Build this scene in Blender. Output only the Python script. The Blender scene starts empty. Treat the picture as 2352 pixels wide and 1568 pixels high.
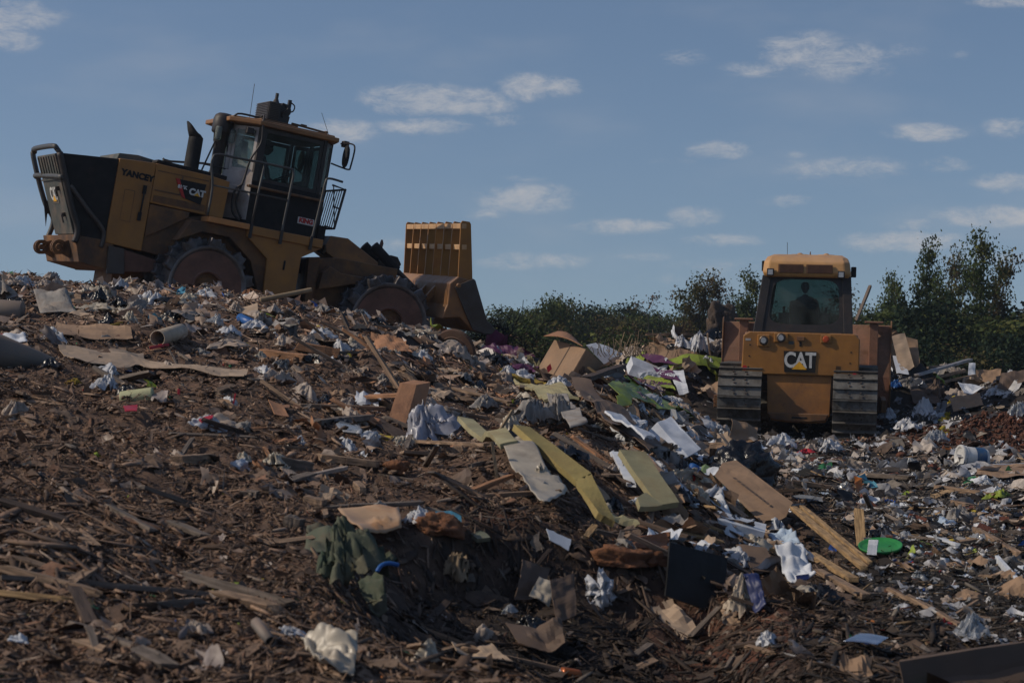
import bpy, bmesh, math, random
import numpy as np
from mathutils import Vector, Matrix, Euler
from mathutils import noise as mn

R = math.radians
S = bpy.context.scene
COL = S.collection
random.seed(7)

# ------------------------------------------------------------------ camera
CAMH = 1.8
FPX = 4573.0                      # focal length in units of a 2352 px wide picture (70 mm lens)
cam_d = bpy.data.cameras.new('camera'); cam = bpy.data.objects.new('camera', cam_d); COL.objects.link(cam)
cam_d.lens = 70.0; cam_d.sensor_width = 36.0; cam_d.clip_start = 0.1; cam_d.clip_end = 6000
cam.location = (0, 0, CAMH); cam.rotation_euler = (R(90), 0, 0)
cam_d.dof.use_dof = True; cam_d.dof.focus_distance = 31.0; cam_d.dof.aperture_fstop = 5.0
S.camera = cam

# ------------------------------------------------------------------ light
SUN_EL, SUN_AZ = 38.0, 264.0      # azimuth clockwise from +Y: the sun stands left, a little behind the camera
wd = bpy.data.worlds.new('World'); S.world = wd; wd.use_nodes = True
def build_world():
    nt = wd.node_tree; N = nt.nodes; L = nt.links; N.clear()
    out = N.new('ShaderNodeOutputWorld'); bg = N.new('ShaderNodeBackground')
    sky = N.new('ShaderNodeTexSky'); sky.sky_type = 'NISHITA'; sky.sun_disc = False
    sky.sun_elevation = R(SUN_EL); sky.sun_rotation = R(SUN_AZ)
    sky.air_density = 1.0; sky.dust_density = 1.2; sky.ozone_density = 3.0; sky.altitude = 200
    bg.inputs['Strength'].default_value = 0.15
    tc = N.new('ShaderNodeTexCoord'); sep = N.new('ShaderNodeSeparateXYZ'); L.new(tc.outputs['Generated'], sep.inputs[0])
    def M(op, a, b=None, c=None):
        n = N.new('ShaderNodeMath'); n.operation = op
        for i, v in enumerate((a, b, c)):
            if v is None: continue
            if isinstance(v, (int, float)): n.inputs[i].default_value = v
            else: L.new(v, n.inputs[i])
        return n.outputs[0]
    ymax = M('MAXIMUM', sep.outputs['Y'], 0.05)
    u = M('DIVIDE', sep.outputs['X'], ymax); v = M('DIVIDE', sep.outputs['Z'], ymax)
    cmb = N.new('ShaderNodeCombineXYZ'); L.new(u, cmb.inputs[0]); L.new(v, cmb.inputs[1])
    # cloud banks: px, py, rx, ry, strength in picture units
    CL = [(30,40,110,38,1.0),(30,92,60,26,1.0),(955,228,118,34,1.1),(1085,236,95,30,1.0),(1205,200,58,30,1.1),(1290,200,42,24,1.1),
          (975,292,110,20,.85),(1150,276,60,14,.7),(785,303,80,26,1.1),(1215,455,125,32,.95),(1110,492,60,14,.6),(1850,118,105,42,.95),(1935,140,125,42,.85),(1740,160,80,18,.7),
          (1560,132,60,20,.6),(2070,115,50,16,.6),(2130,305,90,20,1.05),(1650,345,75,20,.9),(1890,390,110,22,.7),(1980,385,110,24,.7),(2170,378,60,18,.7),(1810,462,60,14,.7),
          (2310,292,50,24,.8),(2320,420,80,22,1.0),(2280,497,130,24,1.0),(1595,497,62,22,1.0),(1430,520,120,18,.95),(1660,552,90,14,.75),(2080,556,150,24,1.0),(2100,515,70,14,.7),
          (1230,600,130,20,.8),(1480,590,90,10,.45),(1700,610,160,22,.5),(905,562,50,18,.6),(1200,410,60,10,.5),(1540,370,60,9,.4),(1830,355,30,8,.5),(2200,125,30,12,.5),(340,352,70,12,.4),(2310,5,90,12,.9),
          (1560,640,200,18,.35),(2230,590,150,16,.6)]
    acc = None
    for px, py, rx, ry, s in CL:
        vm = N.new('ShaderNodeVectorMath'); vm.operation = 'SUBTRACT'; L.new(cmb.outputs[0], vm.inputs[0])
        vm.inputs[1].default_value = ((px-1176)/FPX, (784-py)/FPX, 0)
        v2 = N.new('ShaderNodeVectorMath'); v2.operation = 'MULTIPLY'; L.new(vm.outputs[0], v2.inputs[0])
        v2.inputs[1].default_value = (FPX/(rx*1.4), FPX/(ry*1.45), 0)
        dt = N.new('ShaderNodeVectorMath'); dt.operation = 'DOT_PRODUCT'; L.new(v2.outputs[0], dt.inputs[0]); L.new(v2.outputs[0], dt.inputs[1])
        one = M('MULTIPLY', M('MAXIMUM', M('SUBTRACT', 1.0, dt.outputs['Value']), 0.0), s)
        acc = one if acc is None else M('MAXIMUM', acc, one)
    mp = N.new('ShaderNodeMapping'); L.new(cmb.outputs[0], mp.inputs[0]); mp.inputs['Scale'].default_value = (46, 105, 1)
    nz = N.new('ShaderNodeTexNoise'); nz.inputs['Scale'].default_value = 1.0; nz.inputs['Detail'].default_value = 9; nz.inputs['Roughness'].default_value = .76; nz.inputs['Distortion'].default_value = .35
    L.new(mp.outputs[0], nz.inputs['Vector'])
    mp2 = N.new('ShaderNodeMapping'); L.new(cmb.outputs[0], mp2.inputs[0]); mp2.inputs['Scale'].default_value = (9, 26, 1)
    nz2 = N.new('ShaderNodeTexNoise'); nz2.inputs['Scale'].default_value = 1.0; nz2.inputs['Detail'].default_value = 6
    L.new(mp2.outputs[0], nz2.inputs['Vector'])
    dens = M('ADD', acc, M('MULTIPLY', M('SUBTRACT', nz.outputs['Fac'], .50), 3.7))
    mr = N.new('ShaderNodeMapRange'); mr.interpolation_type = 'SMOOTHSTEP'; L.new(dens, mr.inputs[0])
    mr.inputs[1].default_value = .05; mr.inputs[2].default_value = 1.6; mr.inputs[3].default_value = 0; mr.inputs[4].default_value = 1
    gate = N.new('ShaderNodeMapRange'); gate.interpolation_type = 'SMOOTHSTEP'; L.new(acc, gate.inputs[0]); gate.inputs[1].default_value = .0; gate.inputs[2].default_value = .75
    cl = M('MULTIPLY', M('MULTIPLY', mr.outputs[0], gate.outputs[0]), .72)
    # thin cirrus veil
    mr2 = N.new('ShaderNodeMapRange'); mr2.interpolation_type = 'SMOOTHSTEP'; L.new(nz2.outputs['Fac'], mr2.inputs[0]); mr2.inputs[1].default_value = .45; mr2.inputs[2].default_value = .8; mr2.inputs[4].default_value = .16
    cl = M('MINIMUM', M('ADD', cl, mr2.outputs[0]), 1.0)
    mix = N.new('ShaderNodeMix'); mix.data_type = 'RGBA'
    # the air stays blue down to the tree line: look the sky up a little higher than the ray points
    lift = N.new('ShaderNodeCombineXYZ'); L.new(sep.outputs['X'], lift.inputs[0]); L.new(sep.outputs['Y'], lift.inputs[1])
    L.new(M('ADD', M('MULTIPLY', sep.outputs['Z'], 1.1), .10), lift.inputs[2])
    nrm = N.new('ShaderNodeVectorMath'); nrm.operation = 'NORMALIZE'; L.new(lift.outputs[0], nrm.inputs[0]); L.new(nrm.outputs[0], sky.inputs[0])
    tint = N.new('ShaderNodeMix'); tint.data_type = 'RGBA'; tint.blend_type = 'MULTIPLY'; tint.inputs[0].default_value = 1
    L.new(sky.outputs[0], tint.inputs[6]); tint.inputs[7].default_value = (1.04, 1.0, .98, 1)
    L.new(cl, mix.inputs[0]); L.new(tint.outputs[2], mix.inputs[6])
    mix.inputs[7].default_value = (5.6, 5.6, 5.8, 1)
    L.new(mix.outputs[2], bg.inputs['Color']); L.new(bg.outputs[0], out.inputs[0])
    wd.cycles.sampling_method = 'MANUAL'; wd.cycles.sample_map_resolution = 512
build_world()
sd = bpy.data.lights.new('sun', 'SUN'); sun = bpy.data.objects.new('sun', sd); COL.objects.link(sun)
sd.energy = 4.5; sd.angle = R(.5); sd.color = (1.0, .87, .70)
a = R(SUN_AZ); e = R(SUN_EL)
SUNV = Vector((math.sin(a)*math.cos(e), math.cos(a)*math.cos(e), math.sin(e)))
sun.rotation_euler = (-SUNV).to_track_quat('-Z', 'Y').to_euler(); sun.location = SUNV*60
S.view_settings.view_transform = 'Standard'; S.view_settings.look = 'None'; S.view_settings.gamma = 1.0
S.view_settings.exposure = -0.82
S.cycles.use_denoising = True
S.cycles.max_bounces = 6; S.cycles.transparent_max_bounces = 12; S.cycles.diffuse_bounces = 3

# ------------------------------------------------------------------ helpers
def tag(o, label=None, cat=None, group=None, kind=None):
    if label: o['label'] = label
    if cat: o['category'] = cat
    if group: o['group'] = group
    if kind: o['kind'] = kind
    return o
def link(name, me, mat=None, parent=None, bevel=0, smooth=False, solid=0):
    o = bpy.data.objects.new(name, me); COL.objects.link(o)
    if mat and not me.materials: me.materials.append(mat)
    if parent: o.parent = parent
    if smooth:
        me.polygons.foreach_set('use_smooth', [True]*len(me.polygons))
    if solid:
        m = o.modifiers.new('s', 'SOLIDIFY'); m.thickness = solid; m.offset = 0
    if bevel:
        m = o.modifiers.new('b', 'BEVEL'); m.width = bevel; m.segments = 2; m.limit_method = 'ANGLE'; m.angle_limit = R(35)
    return o
def empty(name, loc, rot=(0, 0, 0)):
    o = bpy.data.objects.new(name, None); COL.objects.link(o); o.location = loc; o.rotation_euler = rot
    o.empty_display_size = .2; return o

class MB:
    def __init__(s): s.v = []; s.f = []
    def add(s, vs, fs):
        b = len(s.v); s.v += [tuple(v) for v in vs]; s.f += [tuple(i+b for i in f) for f in fs]; return s
    def box(s, c, d, rot=None):
        hx, hy, hz = d[0]/2, d[1]/2, d[2]/2
        vs = [Vector((x, y, z)) for x in (-hx, hx) for y in (-hy, hy) for z in (-hz, hz)]
        if rot:
            m = Euler([R(q) for q in rot]).to_matrix(); vs = [m @ q for q in vs]
        vs = [q+Vector(c) for q in vs]
        return s.add(vs, [(0,1,3,2),(4,6,7,5),(0,4,5,1),(2,3,7,6),(0,2,6,4),(1,5,7,3)])
    def b2(s, lo, hi):
        return s.box([(a+b)/2 for a, b in zip(lo, hi)], [b-a for a, b in zip(lo, hi)])
    def prism(s, poly, a, b, ax='y'):
        n = len(poly)
        def p(q, t):
            return (q[0], t, q[1]) if ax == 'y' else ((t, q[0], q[1]) if ax == 'x' else (q[0], q[1], t))
        vs = [p(q, a) for q in poly]+[p(q, b) for q in poly]
        fs = [tuple(range(n)), tuple(range(2*n-1, n-1, -1))]+[(i, (i+1) % n+0, (i+1) % n+n, i+n) for i in range(n)]
        return s.add(vs, [f[::-1] for f in fs])
    def tube(s, pts, r, n=8, r2=None, cap=True):
        pts = [Vector(p) for p in pts]; k = len(pts); rs = [r if r2 is None else r+(r2-r)*i/(k-1) for i in range(k)]
        up = Vector((0, 0, 1)); vs = []
        prev = None
        for i, p in enumerate(pts):
            t = (pts[min(i+1, k-1)]-pts[max(i-1, 0)]).normalized()
            if prev is None:
                a = t.cross(up) if abs(t.z) < .95 else t.cross(Vector((1, 0, 0)))
            else: a = prev-t*prev.dot(t)
            a.normalize(); prev = a; b = t.cross(a)
            for j in range(n):
                q = 2*math.pi*j/n; vs.append(p+(a*math.cos(q)+b*math.sin(q))*rs[i])
        fs = [(i*n+j, i*n+(j+1) % n, (i+1)*n+(j+1) % n, (i+1)*n+j) for i in range(k-1) for j in range(n)]
        if cap: fs += [tuple(range(n))[::-1], tuple((k-1)*n+j for j in range(n))]
        return s.add(vs, fs)
    def smoothtube(s, pts, r, n=8, seg=5):
        P = [Vector(p) for p in pts]; out = []
        for i in range(len(P)-1):
            a, b, c, d = P[max(i-1, 0)], P[i], P[i+1], P[min(i+2, len(P)-1)]
            for j in range(seg):
                t = j/seg
                out.append(.5*((2*b)+(c-a)*t+(2*a-5*b+4*c-d)*t*t+(3*b-a-3*c+d)*t**3))
        out.append(P[-1]); return s.tube(out, r, n)
    def lathe(s, prof, c, ax='y', n=40):
        # prof: (radius, t along axis)
        k = len(prof); vs = []
        for r, t in prof:
            for j in range(n):
                q = 2*math.pi*j/n; x, y = r*math.cos(q), r*math.sin(q)
                p = (x, t, y) if ax == 'y' else ((x, y, t) if ax == 'z' else (t, x, y))
                vs.append(Vector(p)+Vector(c))
        fs = [(i*n+j, i*n+(j+1) % n, (i+1)*n+(j+1) % n, (i+1)*n+j) for i in range(k-1) for j in range(n)]
        return s.add(vs, fs)
    def build(s, name, mat, parent=None, bevel=0, smooth=False, solid=0):
        me = bpy.data.meshes.new(name); me.from_pydata(s.v, [], s.f)
        bm = bmesh.new(); bm.from_mesh(me); bmesh.ops.recalc_face_normals(bm, faces=bm.faces); bm.to_mesh(me); bm.free()
        me.update()
        return link(name, me, mat, parent, bevel, smooth, solid)

# ------------------------------------------------------------------ materials
def mat(name, col, rough=.7, metal=0, dirt=0, dirtcol=(.10, .06, .035), scale=6, bump=0, bscale=40, var=.15, dust=0, dustcol=(.36, .24, .16), trans=0, stretch=None, attr=None, spec=.4, rust=0, thin=0):
    m = bpy.data.materials.new(name); m.use_nodes = True
    nt = m.node_tree; N = nt.nodes; L = nt.links; p = N['Principled BSDF']
    tc = N.new('ShaderNodeTexCoord'); vec = tc.outputs['Object']
    if stretch:
        mp = N.new('ShaderNodeMapping'); mp.inputs['Scale'].default_value = stretch; L.new(vec, mp.inputs[0]); vec2 = mp.outputs[0]
    else: vec2 = vec
    def noise(sc, det=6, v=None, rg=.6):
        n = N.new('ShaderNodeTexNoise'); n.inputs['Scale'].default_value = sc; n.inputs['Detail'].default_value = det; n.inputs['Roughness'].default_value = rg
        L.new(v or vec2, n.inputs['Vector']); return n.outputs['Fac']
    def ramp(f, a, b, lo=0., hi=1.):
        n = N.new('ShaderNodeMapRange'); n.inputs[1].default_value = a; n.inputs[2].default_value = b; n.inputs[3].default_value = lo; n.inputs[4].default_value = hi
        L.new(f, n.inputs[0]); return n.outputs[0]
    def mixc(f, a, b, mode='MIX'):
        n = N.new('ShaderNodeMix'); n.data_type = 'RGBA'; n.blend_type = mode
        for i, q in ((0, f), (6, a), (7, b)):
            if isinstance(q, tuple): n.inputs[i].default_value = (*q[:3], 1)
            elif isinstance(q, (int, float)): n.inputs[i].default_value = q
            else: L.new(q, n.inputs[i])
        return n.outputs[2]
    if attr:
        at = N.new('ShaderNodeAttribute'); at.attribute_name = attr; base = at.outputs['Color']
    else: base = col
    v = ramp(noise(scale), .3, .7, 1-var*2, 1+var)
    cmb = N.new('ShaderNodeCombineColor'); [L.new(v, cmb.inputs[i]) for i in range(3)]
    c = mixc(1.0, base, cmb.outputs[0], 'MULTIPLY')
    if dirt: c = mixc(ramp(noise(scale*.6, 8, vec, .7), .62-dirt*.35, .78-dirt*.25, 0, min(1, .35+dirt)), c, dirtcol)
    if rust: c = mixc(ramp(noise(scale*1.7, 9, vec, .75), .68-rust*.3, .72-rust*.2), c, (.13, .05, .02))
    if dust:
        g = N.new('ShaderNodeNewGeometry'); sx = N.new('ShaderNodeSeparateXYZ'); L.new(g.outputs['Normal'], sx.inputs[0])
        up = ramp(sx.outputs['Z'], -.1, .85, .12, 1)
        mm = N.new('ShaderNodeMath'); mm.operation = 'MULTIPLY'; L.new(up, mm.inputs[0]); L.new(ramp(noise(scale*.8, 8), .25, .65, .3, dust), mm.inputs[1])
        c = mixc(mm.outputs[0], c, dustcol)
    L.new(c, p.inputs['Base Color'])
    p.inputs['Roughness'].default_value = rough; p.inputs['Metallic'].default_value = metal; p.inputs['Specular IOR Level'].default_value = spec
    if rough < .9 and not trans:
        L.new(ramp(noise(scale*2), .3, .7, max(.05, rough-.12), min(1, rough+.15)), p.inputs['Roughness'])
    if bump:
        b = N.new('ShaderNodeBump'); b.inputs['Strength'].default_value = bump; b.inputs['Distance'].default_value = .02
        L.new(noise(bscale, 8), b.inputs['Height']); L.new(b.outputs[0], p.inputs['Normal'])
    if trans:
        tr = N.new('ShaderNodeBsdfTransparent'); tr.inputs[0].default_value = (.9, .93, .95, 1)
        mx = N.new('ShaderNodeMixShader'); mx.inputs[0].default_value = 1-trans
        L.new(tr.outputs[0], mx.inputs[1]); L.new(p.outputs[0], mx.inputs[2]); L.new(mx.outputs[0], N['Material Output'].inputs[0])
    if thin:
        tl = N.new('ShaderNodeBsdfTranslucent'); L.new(c, tl.inputs[0])
        mx = N.new('ShaderNodeMixShader'); mx.inputs[0].default_value = thin
        L.new(p.outputs[0], mx.inputs[1]); L.new(tl.outputs[0], mx.inputs[2]); L.new(mx.outputs[0], N['Material Output'].inputs[0])
    return m
YEL = mat('ochre_paint', (.27, .115, .03), .5, dirt=.45, dirtcol=(.10, .05, .03), scale=3, dust=.55, rust=.25, bump=.06)
YELC = mat('cleaner_paint', (.31, .130, .018), .45, dirt=.22, dirtcol=(.2, .1, .04), scale=3, dust=.4, rust=.15, bump=.05)
YELD = mat('grimy_paint', (.22, .10, .03), .7, dirt=.7, dirtcol=(.06, .035, .022), scale=4, dust=.6, dustcol=(.25, .15, .1), rust=.4, bump=.15)
BLK = mat('black_metal', (.018, .017, .018), .5, dirt=.35, dirtcol=(.06, .04, .03), scale=4, dust=.25, dustcol=(.14, .10, .08))
BLKM = mat('dull_black', (.012, .012, .013), .85, dirt=.3, dirtcol=(.03, .022, .02), scale=5)
GRYG = mat('grille_grey', (.07, .076, .068), .6, dirt=.4, dirtcol=(.2, .14, .1), scale=4, bump=.1)
WHTM = mat('dusty_white_panel', (.42, .38, .36), .6, dirt=.4, dirtcol=(.24, .17, .13), scale=4)
STEEL = mat('worn_steel', (.16, .155, .16), .42, metal=.75, dirt=.4, dirtcol=(.06, .045, .035), scale=5, bump=.1)
STEELD = mat('dark_steel', (.07, .066, .065), .5, metal=.5, dirt=.5, dirtcol=(.05, .035, .028), scale=5, bump=.15, dust=.2)
DRUMF = mat('rusty_drum_face', (.17, .085, .06), .8, dirt=.45, dirtcol=(.07, .04, .03), scale=5, bump=.2)
TRK = mat('track_steel', (.19, .185, .17), .55, metal=.4, dirt=.65, dirtcol=(.06, .05, .04), scale=6, bump=.15, dust=.35, dustcol=(.16, .14, .12))
RAIL = mat('grey_rail', (.08, .08, .078), .5, metal=.3, dirt=.3, scale=8)
WHITE = mat('white_letter', (.62, .62, .6), .6, dirt=.15, dirtcol=(.3, .25, .2), scale=10)
TRI = mat('yellow_mark', (.75, .38, .02), .5)
REDM = mat('red_mark', (.45, .02, .02), .5)
BLUEM = mat('blue_mark', (.02, .05, .22), .5)
LAMPG = mat('lamp_glass', (.35, .36, .38), .15, spec=.8)
ORLENS = mat('orange_lens', (.5, .08, .02), .3)
SKIN = mat('skin', (.18, .09, .06), .6); SHIRT = mat('dark_shirt', (.025, .035, .05), .9); CAP = mat('dark_cap', (.02, .02, .025), .9); SEAT = mat('seat_vinyl', (.02, .02, .022), .6)
def glassmat(name='cab_glass', tint=(.47, .55, .53), refl=.06, dusty=.05, dc=(.5, .55, .52)):
    m = bpy.data.materials.new(name); m.use_nodes = True; nt = m.node_tree; N = nt.nodes; L = nt.links; N.clear()
    o = N.new('ShaderNodeOutputMaterial'); t = N.new('ShaderNodeBsdfTransparent'); t.inputs[0].default_value = (*tint, 1)
    g = N.new('ShaderNodeBsdfGlossy'); g.inputs['Roughness'].default_value = .04; g.inputs['Color'].default_value = (.8, .9, .9, 1)
    d = N.new('ShaderNodeBsdfDiffuse'); d.inputs[0].default_value = (*dc, 1)
    lw = N.new('ShaderNodeLayerWeight'); lw.inputs[0].default_value = refl
    m1 = N.new('ShaderNodeMixShader'); L.new(lw.outputs['Fresnel'], m1.inputs[0]); L.new(t.outputs[0], m1.inputs[1]); L.new(g.outputs[0], m1.inputs[2])
    tc = N.new('ShaderNodeTexCoord'); nz = N.new('ShaderNodeTexNoise'); nz.inputs['Scale'].default_value = 3; nz.inputs['Detail'].default_value = 6; L.new(tc.outputs['Object'], nz.inputs[0])
    mr = N.new('ShaderNodeMapRange'); mr.inputs[1].default_value = .35; mr.inputs[2].default_value = .7; mr.inputs[3].default_value = dusty*.4; mr.inputs[4].default_value = dusty*2; L.new(nz.outputs['Fac'], mr.inputs[0])
    m2 = N.new('ShaderNodeMixShader'); L.new(mr.outputs[0], m2.inputs[0]); L.new(m1.outputs[0], m2.inputs[1]); L.new(d.outputs[0], m2.inputs[2]); L.new(m2.outputs[0], o.inputs[0])
    return m
GLS = glassmat(); GLSD = glassmat('dusty_glass', (.6, .7, .68), .1, .22)

# ------------------------------------------------------------------ noise and terrain height
def _h(ix, iy, s):
    n = (ix.astype(np.int64)*374761393+iy.astype(np.int64)*668265263+s*974634777) & 0x7fffffff
    n = ((n ^ (n >> 13))*1274126177) & 0x7fffffff
    return ((n ^ (n >> 16)) & 0xffff)/65535.0
def vnoise(x, y, s=0):
    x = np.asarray(x, float); y = np.asarray(y, float)
    ix = np.floor(x); iy = np.floor(y); fx = x-ix; fy = y-iy; fx = fx*fx*(3-2*fx); fy = fy*fy*(3-2*fy)
    a = _h(ix, iy, s); b = _h(ix+1, iy, s); c = _h(ix, iy+1, s); d = _h(ix+1, iy+1, s)
    return (a+(b-a)*fx)*(1-fy)+(c+(d-c)*fx)*fy-.5
def fbm(x, y, o=4, s=0):
    r = 0; a = 1.
    for i in range(o): r = r+a*vnoise(np.asarray(x)*2**i+i*17.3, np.asarray(y)*2**i-i*9.1, s+i); a *= .5
    return r
def ss(a, b, x): t = np.clip((x-a)/(b-a), 0, 1); return t*t*(3-2*t)
PS = [-1.5, 0, .65, 1.85, 2.8, 3.35, 4.25, 5.45, 6.6, 7.9, 10.3, 16, 40]
PZ = [0, .10, .62, 1.08, 1.28, 1.52, 1.88, 2.12, 2.365, 2.46, 2.70, 2.8, 2.8]
def H(x, d, fine=True):
    x = np.asarray(x, float); d = np.asarray(d, float)
    toe = np.interp(d, [0, 10, 14, 17.7, 24, 30, 36, 44], [.4, 1.05, 1.8, 2.4, 2.9, 3.3, 3.4, 3.4])+.5*vnoise(d*.45, x*.15, 5)
    k = np.interp(d, [0, 5, 8, 11, 14, 20, 27.5], [.12, .24, .36, .45, .54, .72, 1.0])
    kp = np.where(d > 27.5, np.interp(d, [27.5, 33, 38, 41], [1, .95, .8, .3]), k)
    z = kp*np.interp(toe-x, PS, PZ)
    # compactor shelf behind the crest
    w = ss(27.9, 29.6, d)*(1-ss(-1.4, .1, x))
    shelf = np.clip(2.02-.20*(x+5.54), .8, 2.6)
    z = z*(1-w)+shelf*w
    # right-hand field and heaps
    z = z+.12*ss(28, 37, d)*ss(2, 4, x)
    def g(cx, cd, rx, rd, h): return h*np.exp(-((x-cx)/rx)**2-((d-cd)/rd)**2)
    z = z+g(10.9, 39.0, 2.4, 2.0, .95)+g(8.9, 32.2, 1.9, 1.7, .62)+g(13.5, 36, 3, 4, .9)
    z = z+1.62*np.exp(-((d-43.3)/1.5)**2)*ss(1.2, 3.4, x)*(1-.62*ss(8.3, 9.6, x))*(1-ss(11, 14, x))
    z = z+g(3.6, 41.0, 1.1, 1.6, .5)-g(5.4, 36.3, 2.2, 2.2, .24)-g(-1.5, 28.2, 1.1, 1.5, .17)
    tx = np.interp(d, [0, 10, 14, 17.7, 24, 30, 36, 44], [.4, 1.05, 1.8, 2.4, 2.9, 3.3, 3.4, 3.4])
    z = z+.26*np.exp(-((x-tx+1.75)/.75)**2)*ss(12.4, 15, d)*(1-ss(24, 28, d))*(1+.8*vnoise(d*.8, x*.6, 13))
    z = z-g(.35, 10.7, 1.0, 1.5, .22)+g(-.3, 13.2, 1.6, .7, .12)
    dr = 12.3+.5*np.sin(x*1.7+.5)+.5*vnoise(x*1.6, x*0+3, 9)
    z = z-.34*(1-ss(-.10, .35, d-dr))*ss(9.0, 10.6, d)*ss(-1.1, -.4, x)*(1-ss(1.0, 1.7, x))
    z = z+(.16*np.maximum(0, fbm(x*.9+4, d*.55, 3, 61))+.07*np.abs(fbm(x*2.0, d*1.5, 2, 71)))*(1-ss(28, 31, d)*(1-ss(.5, 1.5, x)))
    z = z+.10*fbm(x*.8, d*.8, 3, 11)*(1+ss(1, -2, x))*.8+(.05*fbm(x*3.1, d*3.1, 2, 21))
    # behind the landfill edge the land drops to the wooded plain
    drop = ss(45, 62, d)+0*x
    side = ss(30, 48, np.abs(x))*(1-drop)
    z = z*(1-drop)+(-7.0)*drop
    z = z*(1-side)+(-3.0)*side
    return z
def P3(px, py, d): return Vector(((px-1176)/FPX*d, d, CAMH-(py-784)/FPX*d))
_ds = np.concatenate([np.arange(3.5, 50, .02)])
def Gd(px, py, dmin=4.0):
    zr = CAMH-(py-784)/FPX*_ds; hz = H((px-1176)/FPX*_ds, _ds)
    ok = np.nonzero((hz >= zr) & (_ds > dmin))[0]
    return float(_ds[ok[0]]) if len(ok) else 44.0
def G(px, py, lift=0., dmin=4.0):
    d = Gd(px, py, dmin); p = P3(px, py, d); p.z = float(H(p.x, p.y))+lift; return p

# ------------------------------------------------------------------ ground sheet
def build_ground():
    ds = [2.0]
    while ds[-1] < 47: ds.append(ds[-1]*1.0055)
    while ds[-1] < 3500: ds.append(ds[-1]*1.06)
    ds = np.array([-60, -25, -10, -4, 0]+ds)
    us = np.concatenate([[-14, -6, -2.5, -1.3, -.8], np.linspace(-.55, .55, 420), [.8, 1.3, 2.5, 6, 14]])
    D, U = np.meshgrid(ds, us, indexing='ij')
    DD = np.maximum(D, 2.5); X = U*(DD+1.0)
    Dn = np.maximum(D, 0)
    Z = H(X, Dn); near = 1-ss(44, 60, D)
    Z = Z+near*(.045*fbm(X*9, D*9, 3, 31)+.03*np.abs(fbm(X*4.3, D*4.3, 3, 41)))
    Z = Z-np.where(D > 62, 4*(1+0*D)*ss(60, 200, D), 0)
    nv = np.stack([X, D, Z], -1).reshape(-1, 3); r, c = X.shape
    i = np.arange(r*c).reshape(r, c)
    q = np.stack([i[:-1, :-1], i[:-1, 1:], i[1:, 1:], i[1:, :-1]], -1).reshape(-1, 4)
    me = bpy.data.meshes.new('ground'); me.vertices.add(len(nv)); me.vertices.foreach_set('co', nv.ravel())
    me.loops.add(q.size); me.loops.foreach_set('vertex_index', q.ravel().astype(np.int32)); me.polygons.add(len(q))
    me.polygons.foreach_set('loop_start', np.arange(0, q.size, 4, dtype=np.int32)); me.update(calc_edges=True)
    # soil kinds: brown dusty soil, black muck (also painted hollow shade), red clay
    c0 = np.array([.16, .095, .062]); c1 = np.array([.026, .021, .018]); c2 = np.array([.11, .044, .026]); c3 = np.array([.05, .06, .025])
    muck_shade = muck_shade_f(X, D); clay = np.clip(np.exp(-((X-8.7)/1.9)**2-((D-31.5)/2.2)**2)*1.6, 0, 1)
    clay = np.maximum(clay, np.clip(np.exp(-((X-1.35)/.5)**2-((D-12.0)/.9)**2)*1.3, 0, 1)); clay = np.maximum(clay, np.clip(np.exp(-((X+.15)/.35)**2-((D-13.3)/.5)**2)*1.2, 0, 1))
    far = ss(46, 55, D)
    cc = c0*(1-muck_shade[..., None])+c1*muck_shade[..., None]; cc = cc*(1-clay[..., None])+c2*clay[..., None]; cc = cc*(1-far[..., None])+c3*far[..., None]
    rgba = np.concatenate([cc, np.ones_like(cc[..., :1])], -1).reshape(-1, 4).astype(np.float32)
    at = me.color_attributes.new('Col', 'FLOAT_COLOR', 'POINT'); at.data.foreach_set('color', rgba.ravel())
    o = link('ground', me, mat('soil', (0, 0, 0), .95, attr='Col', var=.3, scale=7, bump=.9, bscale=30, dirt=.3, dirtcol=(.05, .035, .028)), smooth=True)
    tag(o, kind='structure')
def muck_shade_f(x, d):
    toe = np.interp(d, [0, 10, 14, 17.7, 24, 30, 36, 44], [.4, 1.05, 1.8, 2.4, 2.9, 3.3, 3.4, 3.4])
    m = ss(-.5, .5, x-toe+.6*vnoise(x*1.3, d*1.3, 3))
    m2 = np.exp(-((x-.45)/1.15)**2-((d-11.2)/2.0)**2)*1.3  # shade of the lower-centre hollow, painted in as dark soil colour
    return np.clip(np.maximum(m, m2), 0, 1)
build_ground()

# ------------------------------------------------------------------ loose litter: far too many scraps to count, kept as a few 'stuff' objects
rng = np.random.default_rng(11)
LITM = mat('litter', (0, 0, 0), .85, attr='Col', var=.28, scale=14, bump=.35, bscale=60, dirt=.12, dirtcol=(.06, .042, .035))
LITP = mat('film_litter', (0, 0, 0), .45, attr='Col', var=.15, scale=20, spec=.5, thin=.2, dirt=.12, dirtcol=(.14, .10, .08))
def rotmats(yaw, pitch, roll):
    cy, sy, cp, sp, cr, sr = np.cos(yaw), np.sin(yaw), np.cos(pitch), np.sin(pitch), np.cos(roll), np.sin(roll)
    m = np.empty((len(yaw), 3, 3))
    m[:, 0, 0] = cy*cp; m[:, 0, 1] = cy*sp*sr-sy*cr; m[:, 0, 2] = cy*sp*cr+sy*sr
    m[:, 1, 0] = sy*cp; m[:, 1, 1] = sy*sp*sr+cy*cr; m[:, 1, 2] = sy*sp*cr-cy*sr
    m[:, 2, 0] = -sp; m[:, 2, 1] = cp*sr; m[:, 2, 2] = cp*cr
    return m
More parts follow.
